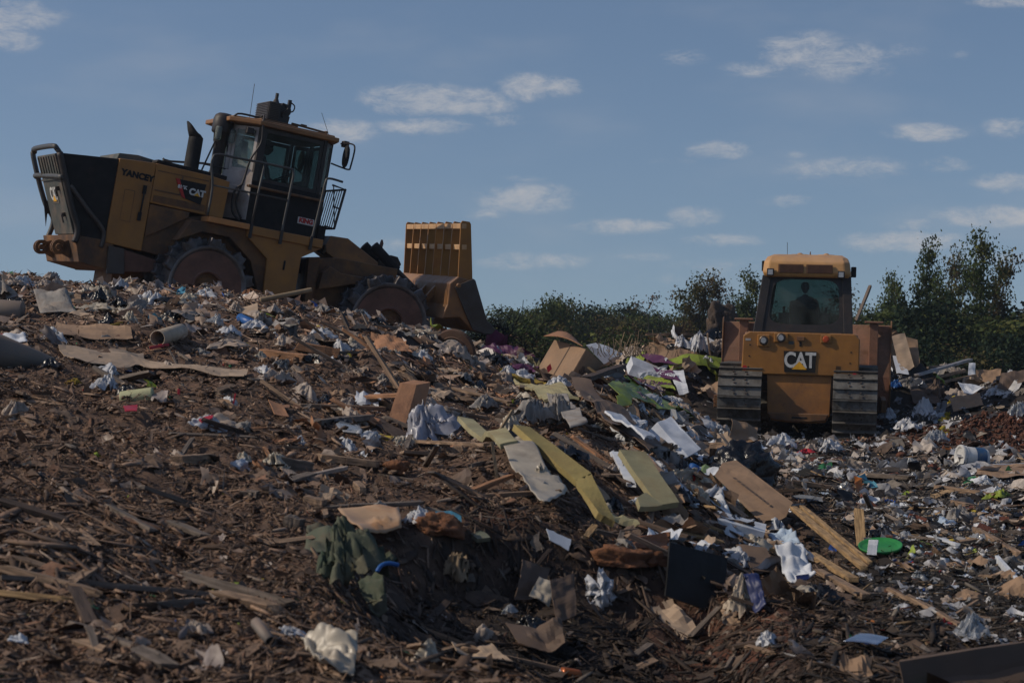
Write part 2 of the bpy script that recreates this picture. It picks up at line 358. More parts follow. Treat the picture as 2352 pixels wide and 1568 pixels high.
def where(n, dlo, dhi, alpha=1.0, cond=None, u=.35):
    X = []; D = []; c = 0
    while c < n:
        m = n*3; t = rng.random(m)
        if abs(alpha-1) < 1e-6: d = dlo*(dhi/dlo)**t
        else: d = (dlo**(1-alpha)+t*(dhi**(1-alpha)-dlo**(1-alpha)))**(1/(1-alpha))
        x = (rng.random(m)*2-1)*(u*d+.6)
        k = np.ones(m, bool) if cond is None else cond(x, d)
        X.append(x[k]); D.append(d[k]); c += k.sum()
    return np.concatenate(X)[:n], np.concatenate(D)[:n]
def many(name, T, F, x, d, scl, cols, jit, tilt=.35, lift=.3, material=None, smooth=False, drape=False, label=None):
    n = len(x); T = np.asarray(T, float); k = len(T)
    e = .06; z = H(x, d); gx = (H(x+e, d)-z)/e; gy = (H(x, d+e)-z)/e
    V = np.broadcast_to(T, (n, k, 3))+jit*(rng.random((n, k, 3))-.5)
    V = V*scl[:, None, :]
    Rm = rotmats(rng.random(n)*6.283, rng.normal(0, tilt, n), rng.normal(0, tilt, n))
    V = np.einsum('nij,nkj->nki', Rm, V)
    V[..., 2] += gx[:, None]*V[..., 0]+gy[:, None]*V[..., 1]
    V[..., 0] += x[:, None]; V[..., 1] += d[:, None]; V[..., 2] += (z+lift*scl.min(1)+.012+.03*rng.random(n))[:, None]
    me = bpy.data.meshes.new(name); me.vertices.add(n*k); me.vertices.foreach_set('co', V.reshape(-1).astype(np.float32))
    L = np.concatenate([np.array(f) for f in F]); st = np.cumsum([0]+[len(f) for f in F])[:-1]
    idx = (L[None, :]+(np.arange(n)*k)[:, None]).ravel().astype(np.int32)
    ls = (st[None, :]+(np.arange(n)*len(L))[:, None]).ravel().astype(np.int32)
    me.loops.add(len(idx)); me.loops.foreach_set('vertex_index', idx); me.polygons.add(len(ls)); me.polygons.foreach_set('loop_start', ls); me.update(calc_edges=True)
    if smooth: me.polygons.foreach_set('use_smooth', [True]*len(me.polygons))
    rgba = np.ones((n, k, 4), np.float32); rgba[..., :3] = cols[:, None, :]
    at = me.color_attributes.new('Col', 'FLOAT_COLOR', 'POINT'); at.data.foreach_set('color', rgba.ravel())
    o = link(name, me, material or LITM); tag(o, label=label, kind='stuff'); return o
PAL_M = np.array([(.11,.068,.047),(.165,.108,.076),(.23,.155,.11),(.31,.215,.155),(.085,.06,.046),(.32,.215,.15),(.04,.027,.021),(.02,.017,.016),(.22,.105,.06),(.15,.115,.09),(.40,.28,.20),(.46,.38,.31)])
WT_M = np.array([9,11,10,10,6,7,6,4,4,4,4.0,2.6]); PAL_R = np.array([(.04,.032,.028),(.07,.055,.045),(.12,.10,.085),(.20,.17,.14),(.30,.23,.16),(.5,.49,.48),(.62,.63,.66),(.38,.32,.25),(.14,.05,.035),(.02,.02,.022),(.25,.27,.3),(.36,.24,.13)])
WT_R = np.array([14,12,8,5,5,1.6,1.6,2.6,2,12,2,3.])
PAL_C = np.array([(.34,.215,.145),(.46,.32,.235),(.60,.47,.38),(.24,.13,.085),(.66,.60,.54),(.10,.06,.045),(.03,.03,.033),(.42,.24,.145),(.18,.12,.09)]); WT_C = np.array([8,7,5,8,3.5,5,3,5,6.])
ACC = np.array([(.45,.03,.03),(.03,.10,.40),(.05,.25,.10),(.55,.42,.05),(.35,.45,.05),(.5,.18,.05),(.10,.35,.5)])
def fieldf(x, d):
    toe = np.interp(d, [0, 10, 14, 17.7, 24, 30, 36, 44], [.4, 1.05, 1.8, 2.4, 2.9, 3.3, 3.4, 3.4])
    return ss(-.4, .7, x-toe-.35+.6*vnoise(x*1.3, d*1.3, 3))*ss(9.5, 13.5, d)
def colours(x, d, accent=.006, bright=1.0):
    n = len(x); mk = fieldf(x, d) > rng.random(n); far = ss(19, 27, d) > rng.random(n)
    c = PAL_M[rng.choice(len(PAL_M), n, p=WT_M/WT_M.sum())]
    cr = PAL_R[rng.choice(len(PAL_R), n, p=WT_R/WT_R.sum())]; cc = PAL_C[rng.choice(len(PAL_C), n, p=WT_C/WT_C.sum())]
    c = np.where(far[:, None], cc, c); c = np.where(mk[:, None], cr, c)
    dm = ((1-ss(13, 24, d))*.45*(1-fieldf(x, d)))[:, None]; wet_shade = (muck_shade_f(x, d)*(1-fieldf(x, d)))[:, None]  # darkens litter for real muck and for painted shade at lower centre
    soil = np.array([.175, .105, .068])*(1-wet_shade)+np.array([.036, .027, .022])*wet_shade
    c = c*(1-dm)+soil*dm*(.7+.6*rng.random((n, 1))); c = c*(1-.55*wet_shade); c = c*(1-.45*fieldf(x, d)*(1-ss(13, 20, d)))[:, None]
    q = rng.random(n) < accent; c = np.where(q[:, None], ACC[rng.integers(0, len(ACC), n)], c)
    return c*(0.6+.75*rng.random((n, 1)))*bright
# templates
def t_splinter():
    v = [(-.5, .3*s, .5*t) for s, t in ((-1, -1), (1, -1), (1, 1), (-1, 1))]+[(.02, .5*s, .5*t) for s, t in ((-1, -1), (1, -1), (1, 1), (-1, 1))]+[(.5, .26*s, .3*t) for s, t in ((-1, -1), (1, -1), (1, 1), (-1, 1))]
    f = [(0, 3, 2, 1), (8, 9, 10, 11)]
    for b in (0, 4):
        for i in range(4): j = (i+1) % 4; f.append((b+i, b+j, b+4+j, b+4+i))
    return v, f
def t_grid(n, amp=.0):
    v = [((i/(n-1)-.5), (j/(n-1)-.5), amp*math.sin(i*1.7+j*.9)) for i in range(n) for j in range(n)]
    f = [(i*n+j, (i+1)*n+j, (i+1)*n+j+1, i*n+j+1) for i in range(n-1) for j in range(n-1)]
    return v, f
def t_ico(k=1):
    bm = bmesh.new(); bmesh.ops.create_icosphere(bm, subdivisions=k, radius=.5)
    v = [tuple(q.co) for q in bm.verts]; f = [tuple(q.index for q in p.verts) for p in bm.faces]; bm.free(); return v, f
def lognorm(n, lo, hi, p=2.2): t = rng.random(n)**p; return lo*(hi/lo)**t
CLAYF = lambda x, d: np.exp(-((x-8.7)/1.5)**2-((d-31.3)/1.7)**2)
LAND = lambda x, d: (H(x, d) > -.6) & (rng.random(len(x)) > 1.15*CLAYF(x, d))
# splinters and slats of wood
n = 52000; x, d = where(n, 6.0, 45, 1.35, LAND)
pt = ss(-.05, .25, vnoise(x*.8, d*.45, 55)+.25*(1-ss(9, 13, d))); l = lognorm(n, .02, .18, 1.8)*(1+1.9*pt*rng.random(n)**2); w = np.minimum(l*lognorm(n, .05, .35, 1.0), .012+.05*rng.random(n)); t = np.minimum(w*.6, .003+.014*rng.random(n))
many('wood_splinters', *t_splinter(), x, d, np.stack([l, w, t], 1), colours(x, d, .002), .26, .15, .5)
# flat chips, torn card, felt
n = 22000; x, d = where(n, 6.0, 45, 1.25, LAND)
l = lognorm(n, .015, .15, 1.8)*(1+1.1*ss(14, 26, d)); w = l*(.3+.6*rng.random(n))
many('chips_and_scraps', *t_grid(3, .1), x, d, np.stack([l, w, l*.35], 1), colours(x, d, .008), .42, .32, .12)
# stringy shreds of bark, fibre and torn film
n = 48000; x, d = where(n, 6.0, 34, 1.5, LAND)
l = lognorm(n, .02, .16, 1.3)*(1+.6*ss(14, 26, d)); w = .0025+.005*rng.random(n)+.004*ss(14, 26, d)
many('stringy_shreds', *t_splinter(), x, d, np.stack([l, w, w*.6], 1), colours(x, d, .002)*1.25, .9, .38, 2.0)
# crumb: small fragments that fill the gaps
n = 68000; x, d = where(n, 6.0, 34, 1.6, LAND)
l = lognorm(n, .008, .05, 1.3)*(1+.9*ss(14, 25, d))
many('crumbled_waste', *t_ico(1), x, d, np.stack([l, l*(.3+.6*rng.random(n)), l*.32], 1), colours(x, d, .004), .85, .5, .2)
# crumpled film and paper
def filmcol(x, d):
    base = np.array([(.5,.5,.52),(.66,.66,.68),(.42,.36,.31),(.3,.3,.32),(.03,.03,.035),(.55,.48,.42)]); wt = np.array([4,4,3,2,2,3.]); wt /= wt.sum()
    c = base[rng.choice(6, len(x), p=wt)]
    mk = fieldf(x, d); c = np.where((mk < .5)[:, None], c*np.array([.72, .60, .52]), c)
    q = rng.random(len(x)) < .05; return np.where(q[:, None], ACC[rng.integers(0, len(ACC), len(x))], c)
def PF(x, d):
    return LAND(x, d) & (rng.random(len(x)) < np.clip(.05+.30*fieldf(x, d)+.5*ss(19, 27, d), 0, 1)*(.35+1.3*(vnoise(x*1.1, d*.8, 91)+.5)))
n = 6000; x, d = where(n, 6.5, 45, 1.0, PF)
l = lognorm(n, .03, .26, 1.9)*(.7+.6*ss(12, 24, d))
many('crumpled_film_and_paper', *t_grid(5, .15), x, d, np.stack([l, l*(.5+.5*rng.random(n)), l*.9], 1), filmcol(x, d), .36, .4, .10, LITP, True)
# white foam crumbs in the muddy field
n = 2600; x, d = where(n, 10, 40, 1.5, lambda x, d: (fieldf(x, d) > .7) & (H(x, d) > -.5) & (vnoise(x*.9, d*.6, 77) > 0.02) & (x > -.2+.05*d))
l = lognorm(n, .012, .09, 2.2)
many('foam_crumbs', *t_ico(1), x, d, np.stack([l, l*(.4+.5*rng.random(n)), l*.5], 1), np.tile([[.60, .62, .66]], (n, 1))*(.5+.6*rng.random((n, 1))), .8, .5, .3)
# clods of soil
n = 9000; x, d = where(n, 6.0, 36, 1.4, lambda x, d: (muck_shade_f(x, d) < .6) | (rng.random(len(x)) < .3))
l = lognorm(n, .012, .075, 2.2)*(1+.8*ss(14, 25, d))
sc = np.where((muck_shade_f(x, d) > .5)[:, None], [[.045, .033, .028]], [[.165, .098, .064]])  # darker clods in the muck and in the hollow's painted shade
cl = (np.exp(-((x-8.7)/1.9)**2-((d-31.5)/2.2)**2) > .35); sc = np.where(cl[:, None], [[.11, .045, .028]], sc)
many('soil_clods', *t_ico(2), x, d, np.stack([l, l*.85, l*.6], 1), sc*(.7+.6*rng.random((n, 1))), .5, .5, .05)
n = 5000; x = rng.normal(8.7, 1.2, n); d = rng.normal(31.8, 1.3, n); l = lognorm(n, .015, .14, 2.2)
many('red_clay_clods', *t_ico(2), x, d, np.stack([l, l*.85, l*.6], 1), np.tile([[.12, .047, .028]], (n, 1))*(.5+.8*rng.random((n, 1))), .6, .5, .1)

# ------------------------------------------------------------------ lettering
def text_me(txt, size, ext=.003, bold=.0, align='CENTER', shear=0, spacing=1.0):
    cu = bpy.data.curves.new('lettering', 'FONT'); cu.body = txt; cu.size = size; cu.extrude = ext; cu.offset = bold; cu.align_x = align; cu.align_y = 'CENTER'; cu.shear = shear; cu.space_character = spacing
    o = bpy.data.objects.new('tmp', cu); COL.objects.link(o); bpy.context.view_layer.update()
    me = bpy.data.meshes.new_from_object(o.evaluated_get(bpy.context.evaluated_depsgraph_get()))
    bpy.data.objects.remove(o); me.name = 'lettering'; me.materials.clear(); return me
def put_text(txt, size, m, parent, loc, rot, **k):
    me = text_me(txt, size, **k); me.materials.append(m); o = bpy.data.objects.new('lettering', me); COL.objects.link(o)
    o.parent = parent; o.location = loc; o.rotation_euler = [R(q) for q in rot]; return o
def logo_badge(parent, w, h, loc, rot, plate=None):
    # dark plate with three white capitals and a yellow triangle over the middle one
    b = MB(); k = .12*h; b.add([(-w/2+k, -h/2, 0), (w/2-k, -h/2, 0), (w/2-k*.6, h/2, 0), (-w/2+k*.6, h/2, 0), (-w/2+k, -h/2, -.012), (w/2-k, -h/2, -.012), (w/2-k*.6, h/2, -.012), (-w/2+k*.6, h/2, -.012)],
        [(0,1,2,3), (7,6,5,4), (0,4,5,1), (1,5,6,2), (2,6,7,3), (3,7,4,0)])
    o = b.build('badge', plate or BLKM, parent); o.location = loc; o.rotation_euler = [R(q) for q in rot]
    put_text('CAT', h*.95, WHITE, o, (0, h*.04, .003), (0, 0, 0), bold=h*.026, spacing=.88).scale = (.90, 1.06, 1)
    t = MB().add([(-h*.40, -h*.37, .010), (h*.36, -h*.37, .010), (-h*.02, h*.02, .010)], [(0, 1, 2)]); t.build('triangle_mark', TRI, o)
    return o

# ------------------------------------------------------------------ people at the controls
def hand_chain(edges, verts, rad, wrist, fwd, side, up, s=1.0):
    # palm and five separate bent fingers closing on a lever or wheel
    def V(p, r, par):
        verts.append(Vector(p)); rad.append(r); edges.append((par, len(verts)-1)); return len(verts)-1
    w = Vector(verts[wrist]); palm = V(w+fwd*.07*s, .026*s, wrist)
    for i, ln in enumerate((.028, .034, .031, .024)):
        off = side*((i-1.5)*.021*s); a = V(w+fwd*.10*s+off, .0095*s, palm)
        b = V(w+fwd*(.10*s+ln)+off-up*.012*s, .009*s, a); V(w+fwd*(.10*s+ln*.75)+off-up*.042*s, .008*s, b)
    a = V(w+fwd*.05*s-side*.036*s-up*.01*s, .011*s, wrist); V(w+fwd*.085*s-side*.044*s-up*.034*s, .0095*s, a)
def operator(loc, yaw, label, hat, lean=0.):
    # seated figure: x forward, y left, origin at the seat
    t = empty('person', loc, (0, 0, yaw)); tag(t, label, 'person')
    v = [Vector(p) for p in [(0, 0, .09), (.0, 0, .25), (.02+lean, 0, .42), (.03+lean, 0, .52), (.04+lean*1.3, 0, .585), (.05+lean*1.4, 0, .63)]]; r = [.15, .14, .165, .12, .062, .055]
    ed = [(0, 1), (1, 2), (2, 3), (3, 4), (4, 5)]
    for sg in (1, -1):
        b = len(v); v += [Vector(p) for p in [(.02+lean, sg*.17, .49), (.05+lean, sg*.225, .42), (.12+lean, sg*.27, .22), (.36+lean*.6, sg*.24, .20)]]; r += [.075, .058, .045, .03]
        ed += [(3, b), (b, b+1), (b+1, b+2), (b+2, b+3)]
        hand_chain(ed, v, r, b+3, Vector((1, -sg*.1, 0)).normalized(), Vector((0, sg, 0)), Vector((0, 0, 1)))
        b = len(v); v += [Vector(p) for p in [(.06, sg*.10, .07), (.46, sg*.15, .09), (.52, sg*.15, -.32), (.64, sg*.16, -.36)]]; r += [.095, .065, .045, .035]
        ed += [(0, b), (b, b+1), (b+1, b+2), (b+2, b+3)]
    me = bpy.data.meshes.new('body'); me.from_pydata(v, ed, []); o = bpy.data.objects.new('body', me); COL.objects.link(o)
    m = o.modifiers.new('k', 'SKIN'); m.use_smooth_shade = True
    for i, q in enumerate(r): me.skin_vertices[0].data[i].radius = (q, q*(.78 if i < 4 else 1))
    me.skin_vertices[0].data[0].use_root = True
    sm = o.modifiers.new('s', 'SUBSURF'); sm.levels = 1; sm.render_levels = 2
    me.materials.append(SHIRT); o.parent = t
    # head with brow, nose, chin and ears
    bm = bmesh.new(); bmesh.ops.create_uvsphere(bm, u_segments=24, v_segments=18, radius=1)
    for q in bm.verts:
        x, y, z = q.co; f = max(0, x); w = 1-.18*max(0, -z)
        q.co = Vector((x*.098*(1-.1*max(0, -z)), y*.076*w, z*.118))
        if f > .6: q.co.x -= .006*(1-abs(y))*math.exp(-((z-.12)/.13)**2)*(1 if abs(abs(y)-.35) < .2 else 0)
        if f > .7: q.co.x += .024*math.exp(-(y/.16)**2-((z+.12)/.2)**2)+.006*math.exp(-(y/.4)**2-((z+.85)/.2)**2)
    hm = bpy.data.meshes.new('head'); bm.to_mesh(hm); bm.free(); h = link('head', hm, SKIN, t, smooth=True); hp = Vector((.07+lean*1.5, 0, .755)); h.location = hp
    ear = MB()
    for sg in (1, -1): ear.lathe([(.001, -.008), (.022, -.006), (.026, .003), (.012, .008), (.001, .008)], (-.005, sg*.078, -.005), n=12)
    ear.build('ear', SKIN, h, smooth=True)
    c = MB().lathe([(.001, .132), (.05, .125), (.085, .095), (.102, .045), (.104, .02), (.100, .018)], (0, 0, 0), 'z', 24); c.v = [(x-.004, y*.86, z) for x, y, z in c.v]
    if hat: c.add([(.07, -.075, .035), (.10, -.05, .035), (.175, -.03, .018), (.175, .03, .018), (.10, .05, .035), (.07, .075, .035), (.07, -.075, .028), (.10, -.05, .028), (.175, -.03, .010), (.175, .03, .010), (.10, .05, .028), (.07, .075, .028)], [(0,1,2,3,4,5), (11,10,9,8,7,6), (1,7,8,2), (2,8,9,3), (3,9,10,4)])
    c.build('cap' if hat else 'hair', CAP, h, smooth=not hat)
    return t

# ------------------------------------------------------------------ the compactor on the crest
def build_compactor():
    T0 = empty('compactor', (-5.5396, 32.014, 1.960), (R(2.5), R(9.3), R(27.5)))
    tag(T0, 'large dusty yellow landfill compactor with steel drums, tilted nose-down on the crest of the mound', 'compactor')
    Mr = Matrix.Translation(T0.location) @ Euler((R(2.5), R(9.3), R(27.5))).to_matrix().to_4x4()
    art = Mr @ Vector((1.55, 0, .75)); Rf = Euler((R(3.0), R(9.6), R(18))).to_matrix()
    Mf = Matrix.Translation(art-Rf @ Vector((1.55, 0, .75))) @ Rf.to_4x4(); FR = Mr.inverted() @ Mf
    def P(b, name, m, bevel=.012, front=False, **k):
        o = b.build(name, m, T0, bevel, **k)
        if front: o.matrix_local = FR
        return o
    # drums
    prof = [(.20, -.40), (.20, -.52), (.235, -.535), (.25, -.50), (.55, -.485), (.585, -.515), (.625, -.52), (.63, -.49), (.63, .49), (.625, .52), (.585, .515), (.25, .50), (.20, .52), (.20, .40)]
    body0 = MB(); body0.lathe([p for p in prof if p[0] > .54 or False], (0, 0, 0), n=64)
    face = [(.21, -.42), (.21, -.51), (.235, -.528), (.262, -.50), (.57, -.488)]
    f0 = MB(); f0.lathe(face, (0, 0, 0), n=64); f1 = MB(); f1.lathe([(r, -t) for r, t in face], (0, 0, 0), n=64)
    hub0 = MB(); hub0.lathe([(.001, -.44), (.09, -.44), (.10, -.43), (.215, -.42)], (0, 0, 0), n=40); hub1 = MB(); hub1.lathe([(.001, .44), (.215, .42)], (0, 0, 0), n=40)
    for i in range(10):
        q = i*.628; hub0.box((math.cos(q)*.155, -.43, math.sin(q)*.155), (.022, .03, .022))
    cl = MB()
    for row in range(5):
        y = -.43+row*.215; m = 10
        for k in range(m):
            q = 2*math.pi*(k+(row % 2)*.5+.13*row+random.uniform(-.08, .08))/m; hw = .088
            hw = .115; prof2 = [(-hw, 0), (-hw*.80, .085), (-hw*.55, .155), (-hw*.18, .125), (hw*.18, .125), (hw*.55, .155), (hw*.80, .085), (hw, 0)]
            vs = []
            for yy, s in ((y-.075, .92), (y-.05, 1.), (y+.05, 1.), (y+.075, .92)):
                for a_, h_ in prof2:
                    rr = .615+h_*s*1.02; an = q+a_*s/.66; vs.append((rr*math.cos(an), yy, rr*math.sin(an)))
            n = 8; fs = [tuple(range(n)), tuple(3*n+j for j in range(n))[::-1]]+[(i*n+j, (i+1)*n+j, (i+1)*n+(j+1) % n, i*n+(j+1) % n) for i in range(3) for j in range(n)]
            cl.add(vs, fs)
    proto = None
    for xa, front in ((0, False), (3.27, True)):
        for sy in (-1, 1):
            if proto is None:
                d = body0.build('drum', STEEL, T0, smooth=False); d.modifiers.new('b', 'BEVEL').width = .006
                proto = (d, f0.build('drum_face', DRUMF, d), f1.build('drum_face', DRUMF, d), hub0.build('hub', YELD, d), hub1.build('hub', YELD, d), cl.build('cleats', mat('cleat_steel', (.105, .105, .115), .42, metal=.5, dirt=.6, dirtcol=(.055, .038, .03), scale=7, bump=.3), d, bevel=.012)); o = d
            else:
                o = proto[0].copy(); COL.objects.link(o); o.parent = T0
                for c in proto[1:]:
                    k = c.copy(); COL.objects.link(k); k.parent = o
            loc = Vector((xa, sy*1.10, .76 if not front else .77)); rot = Matrix.Rotation(random.uniform(0, 1), 4, 'Y')
            M = Matrix.Translation(loc) @ rot
            o.matrix_local = FR @ M if front else M
    # rear: engine enclosure
    P(MB().prism([(-2.40, 2.38), (-1.52, 2.47), (-1.52, 1.18), (-1.93, 1.21)], -.97, .34), 'radiator_compartment', BLKM)
    sp = P(MB().prism([(-1.52, 2.48), (-.94, 2.52), (-.94, 1.14), (-1.53, 1.17)], -1.0, 1.0), 'engine_side_panel', YELC)
    put_text('YANCEY', .128, BLKM, sp, (-1.20, -1.004, 2.27), (90, 2, 0), bold=.008, spacing=1.05)
    hd = MB(); hd.tube([(-1.06, -1.035, 2.12), (-1.07, -1.035, 1.62)], .014, 6); hd.box((-1.06, -1.02, 2.08), (.05, .04, .13)); hd.box((-1.07, -1.02, 1.66), (.05, .04, .13)); hd.build('handle', BLKM, sp)
    sm = MB()
    for a_, b_ in (((-1.36, 2.03), (-1.20, 2.03)), ((-1.20, 2.03), (-1.20, 1.55)), ((-1.20, 1.55), (-1.36, 1.55)), ((-1.36, 1.55), (-1.36, 2.03))):
        sm.tube([(a_[0], -1.001, a_[1]), (b_[0], -1.001, b_[1])], .004, 4)
    sm.build('hatch', YELD, sp)
    ho = P(MB().prism([(-.935, 2.52), (-.005, 2.50), (.28, 2.47), (.26, 1.88), (-.02, 1.88), (-.935, 1.90)], -1.0, 1.0), 'hood', YELC)
    rc = MB(); rc.b2((-.90, -1.006, 2.42), (-.06, -1.001, 2.405)); rc.b2((-.90, -1.010, 1.93), (-.06, -1.001, 2.03)); rc.b2((-.90, -1.012, 2.10), (-.45, -1.001, 2.12)); rc.b2((-.50, -1.012, 2.12), (-.48, -1.001, 2.40)); rc.b2((-.04, -1.014, 1.9), (-.02, -1.001, 2.46)); rc.build('panel_seams', YELD, ho)
    de = MB().prism([(-.56, 2.35), (-.10, 2.35), (-.14, 2.02), (-.44, 2.08)], -1.018, -1.004).build('model_decal', BLKM, ho)
    MB().prism([(-.60, 2.355), (-.54, 2.355), (-.40, 2.07), (-.46, 2.09)], -1.021, -1.006).build('red_stripe', REDM, de)
    put_text('816K', .072, WHITE, de, (-.475, -1.021, 2.235), (90, 1, 0), bold=.004, spacing=.95)
    put_text('CAT', .138, WHITE, de, (-.225, -1.021, 2.19), (90, 1, 0), bold=.007, spacing=.92)
    MB().add([(-.275, -1.026, 2.145), (-.17, -1.026, 2.14), (-.222, -1.026, 2.195)], [(0, 1, 2)]).build('triangle_mark', TRI, de)
    # raised hood top, dark deck
    P(MB().prism([(-1.45, 2.49), (-1.42, 2.60), (-1.12, 2.63), (-.8, 2.60), (.26, 2.52), (.26, 2.48)], -.55, .55), 'hood_cover', GRYG)
    P(MB().prism([(-.9, 2.55), (-.88, 2.60), (.27, 2.565), (.27, 2.50)], -.85, .3), 'air_deck', BLKM)
    P(MB().prism([(-.93, 1.88), (-.28, 1.88), (-.28, 1.80), (-.62, 1.55), (-.93, 1.36)], -.985, .985), 'lower_guard', YELD)
    P(MB().prism([(-.94, 1.36), (-.62, 1.55), (-.28, 1.80), (.05, 1.88), (.62, 1.74), (.62, 1.2), (-.45, 1.12), (-.95, 1.15)], -.94, .94), 'chassis_side', YELD)
    # radiator guard at the back
    s0 = Vector((-2.44, 2.39)); s1 = Vector((-1.935, 1.215)); dr = (s1-s0).normalized(); nr = Vector((dr.y, -dr.x)); nr = nr if nr.x < 0 else -nr
    def sl(t, o): q = s0+(s1-s0)*t+nr*o; return (q.x, q.y)
    gr = P(MB().prism([sl(.01, 0), sl(.99, 0), sl(.99, .045), sl(.01, .045)], -.82, .28), 'rear_door', GRYG)
    sb = MB()
    for y in np.linspace(-.74, .20, 7): sb.prism([sl(.03, .045), sl(.28, .045), sl(.28, .062), sl(.03, .062)], y-.02, y+.02)
    sb.prism([sl(.30, .045), sl(.32, .045), sl(.32, .066), sl(.30, .066)], -.80, .26); sb.build('louvres', GRYG, gr)
    for t_ in (.4, .72): lt = MB(); lt.prism([sl(t_, .045), sl(t_+.05, .045), sl(t_+.05, .10), sl(t_, .10)], -.64, -.58); lt.prism([sl(t_+.02, .09), sl(t_+.12, .09), sl(t_+.12, .11), sl(t_+.02, .11)], -.62, -.60); lt.build('latch', STEELD, gr)
    ang = math.degrees(math.atan2(s0.y-s1.y, -(s0.x-s1.x)))
    # the maker's mark stands on the tilted door: rotate its plate into the door plane
    bd = logo_badge(gr, .46, .27, (0, 0, 0), (0, 0, 0), GRYG)
    q = sl(.50, .052); xa_ = Vector((0, -1, 0)); ya_ = Vector((s0.x-s1.x, 0, s0.y-s1.y)).normalized(); za_ = xa_.cross(ya_)
    bd.matrix_local = Matrix(((xa_.x, ya_.x, za_.x, q[0]), (xa_.y, ya_.y, za_.y, -.27), (xa_.z, ya_.z, za_.z, q[1]), (0, 0, 0, 1))) @ Matrix.Scale(1.0, 4)
    g = MB(); r_ = .042
    n0 = (-2.48, -.96, 2.42); f0_ = (-2.37, .95, 2.48)
    g.smoothtube([(-2.42, -.96, 2.36), n0, (-2.52, -.80, 2.47), (-2.43, .70, 2.51), f0_, (-2.38, .98, 2.44), (-2.24, .97, 2.09), (-2.05, .97, 1.70), (-1.88, .97, 1.47), (-1.93, .96, 1.15)], r_, 8, 5)
    g.smoothtube([(-2.31, -.96, 2.0), (-2.37, -.85, 2.03), (-2.30, .85, 2.11), (-2.24, .97, 2.09)], r_, 8, 5)
    g.build('rear_guard_hoop', RAIL, T0, smooth=True)
    g = MB(); g.smoothtube([(-2.44, -.98, 2.38), (-2.29, -.99, 2.0), (-2.12, -.99, 1.6), (-1.97, -.99, 1.29), (-1.985, -.99, 1.08)], .05, 8); g.build('guard_upright', BLK, T0, smooth=True)
    g = MB(); g.smoothtube([(-2.20, -1.0, 1.92), (-1.9, -1.01, 1.63), (-1.62, -1.01, 1.38), (-1.56, -1.0, 1.25), (-1.575, -1.0, 1.08)], .035, 8); g.build('guard_brace', STEELD, T0, smooth=True)
    P(MB().prism([(-2.12, 1.83), (-1.99, 1.33), (-2.0, 1.55), (-1.86, 1.60)], .93, .95), 'gusset', BLK)
    # rear frame and tow eyes
    P(MB().prism([(-2.0, 1.20), (-1.87, .80), (-1.38, .75), (-1.38, 1.16), (-1.55, 1.20)], -.99, .99), 'counterweight', YELD)
    P(MB().prism([(-1.38, 1.14), (-.68, 1.05), (-.67, .86), (-1.0, .80), (-1.40, .74)], -.975, .975), 'rear_frame', DRUMF)
    P(MB().prism([(-1.47, 1.12), (-1.22, 1.13), (-1.15, .74), (-1.43, .70)], -1.04, -.98), 'step_bracket', STEELD)
    for y in (-.52, .55):
        b = MB()
        for yy in (y-.05, y+.05):
            ring = []
            for j in range(17):
                q = math.pi*2*j/16; ring.append((math.cos(q), math.sin(q)))
            vs = []; c = (-2.10, .99)
            for s_, ra in ((-.02, .115), (.02, .115), (.02, .06), (-.02, .06)):
                vs += [(c[0]+ra*a_, yy+s_, c[1]+ra*b_) for a_, b_ in ring[:-1]]
            fs = [(k*16+j, k*16+(j+1) % 16, ((k+1) % 4)*16+(j+1) % 16, ((k+1) % 4)*16+j) for k in range(4) for j in range(16)]; b.add(vs, fs)
            b.prism([(-2.05, 1.08), (-1.90, 1.16), (-1.84, .84), (-2.03, .90)], yy-.02, yy+.02)
        b.tube([(-2.10, y-.08, .99), (-2.10, y+.09, .99)], .045, 12)
        b.build('tow_eye', YELD, T0)
    # exhaust and air intake
    b = MB(); b.lathe([(.155, 2.50), (.14, 2.56), (.115, 2.62), (.112, 3.10), (.11, 3.12)], (-.17, -.3, 0), 'z', 24)
    # elbow cut on the slant
    n = 20; vs = []
    for i, (cx_, z_, tilt_) in enumerate(((-.17, 3.10, 0), (-.21, 3.17, .25), (-.245, 3.22, .9))):
        for j in range(n):
            q = 6.2832*j/n; vs.append((cx_+.112*math.cos(q), -.3+.112*math.sin(q), z_-tilt_*.112*math.cos(q)*1.1+.02))
    b.add(vs, [(i*n+j, i*n+(j+1) % n, (i+1)*n+(j+1) % n, (i+1)*n+j) for i in range(2) for j in range(n)])
    b.build('exhaust_stack', BLKM, T0, smooth=True, solid=.008)
    pc = MB(); pc.lathe([(.001, 3.60), (.10, 3.595), (.15, 3.56), (.172, 3.50), (.175, 3.30), (.165, 3.28), (.13, 3.26), (.12, 3.14), (.10, 3.10), (.095, 2.50)], (.24, -.3, 0), 'z', 28)
    p_ = pc.build('air_precleaner', BLK, T0, smooth=True)
    for dx, dy in ((-.10, -.13), (.13, -.12)):
        MB().lathe([(.001, 3.36), (.045, 3.36), (.055, 3.33), (.05, 3.16), (.03, 3.14), (.001, 3.14)], (.24+dx, -.3+dy, 0), 'z', 14).build('dust_bowl', GLSD, p_, smooth=True)
    st = MB(); [st.tube([(.24+dx*.8, -.3+dy, 3.13), (.24+dx*2.2, -.3+dy*1.5, 2.5)], .014, 6) for dx, dy in ((-.13, -.05), (.12, -.05))]; st.tube([(.0, -.4, 2.72), (.50, -.4, 2.72)], .012, 6); st.build('intake_brace', BLK, T0)
    # cab
    plan = [(.72, -.80), (.36, -.36), (.36, .36), (.72, .80), (1.86, .80), (2.10, .45), (2.10, -.45), (1.86, -.80)]
    def ring(z, s=1.0, o=0): return [(1.2+(x-1.2)*s+o, y*s, z) for x, y in plan]
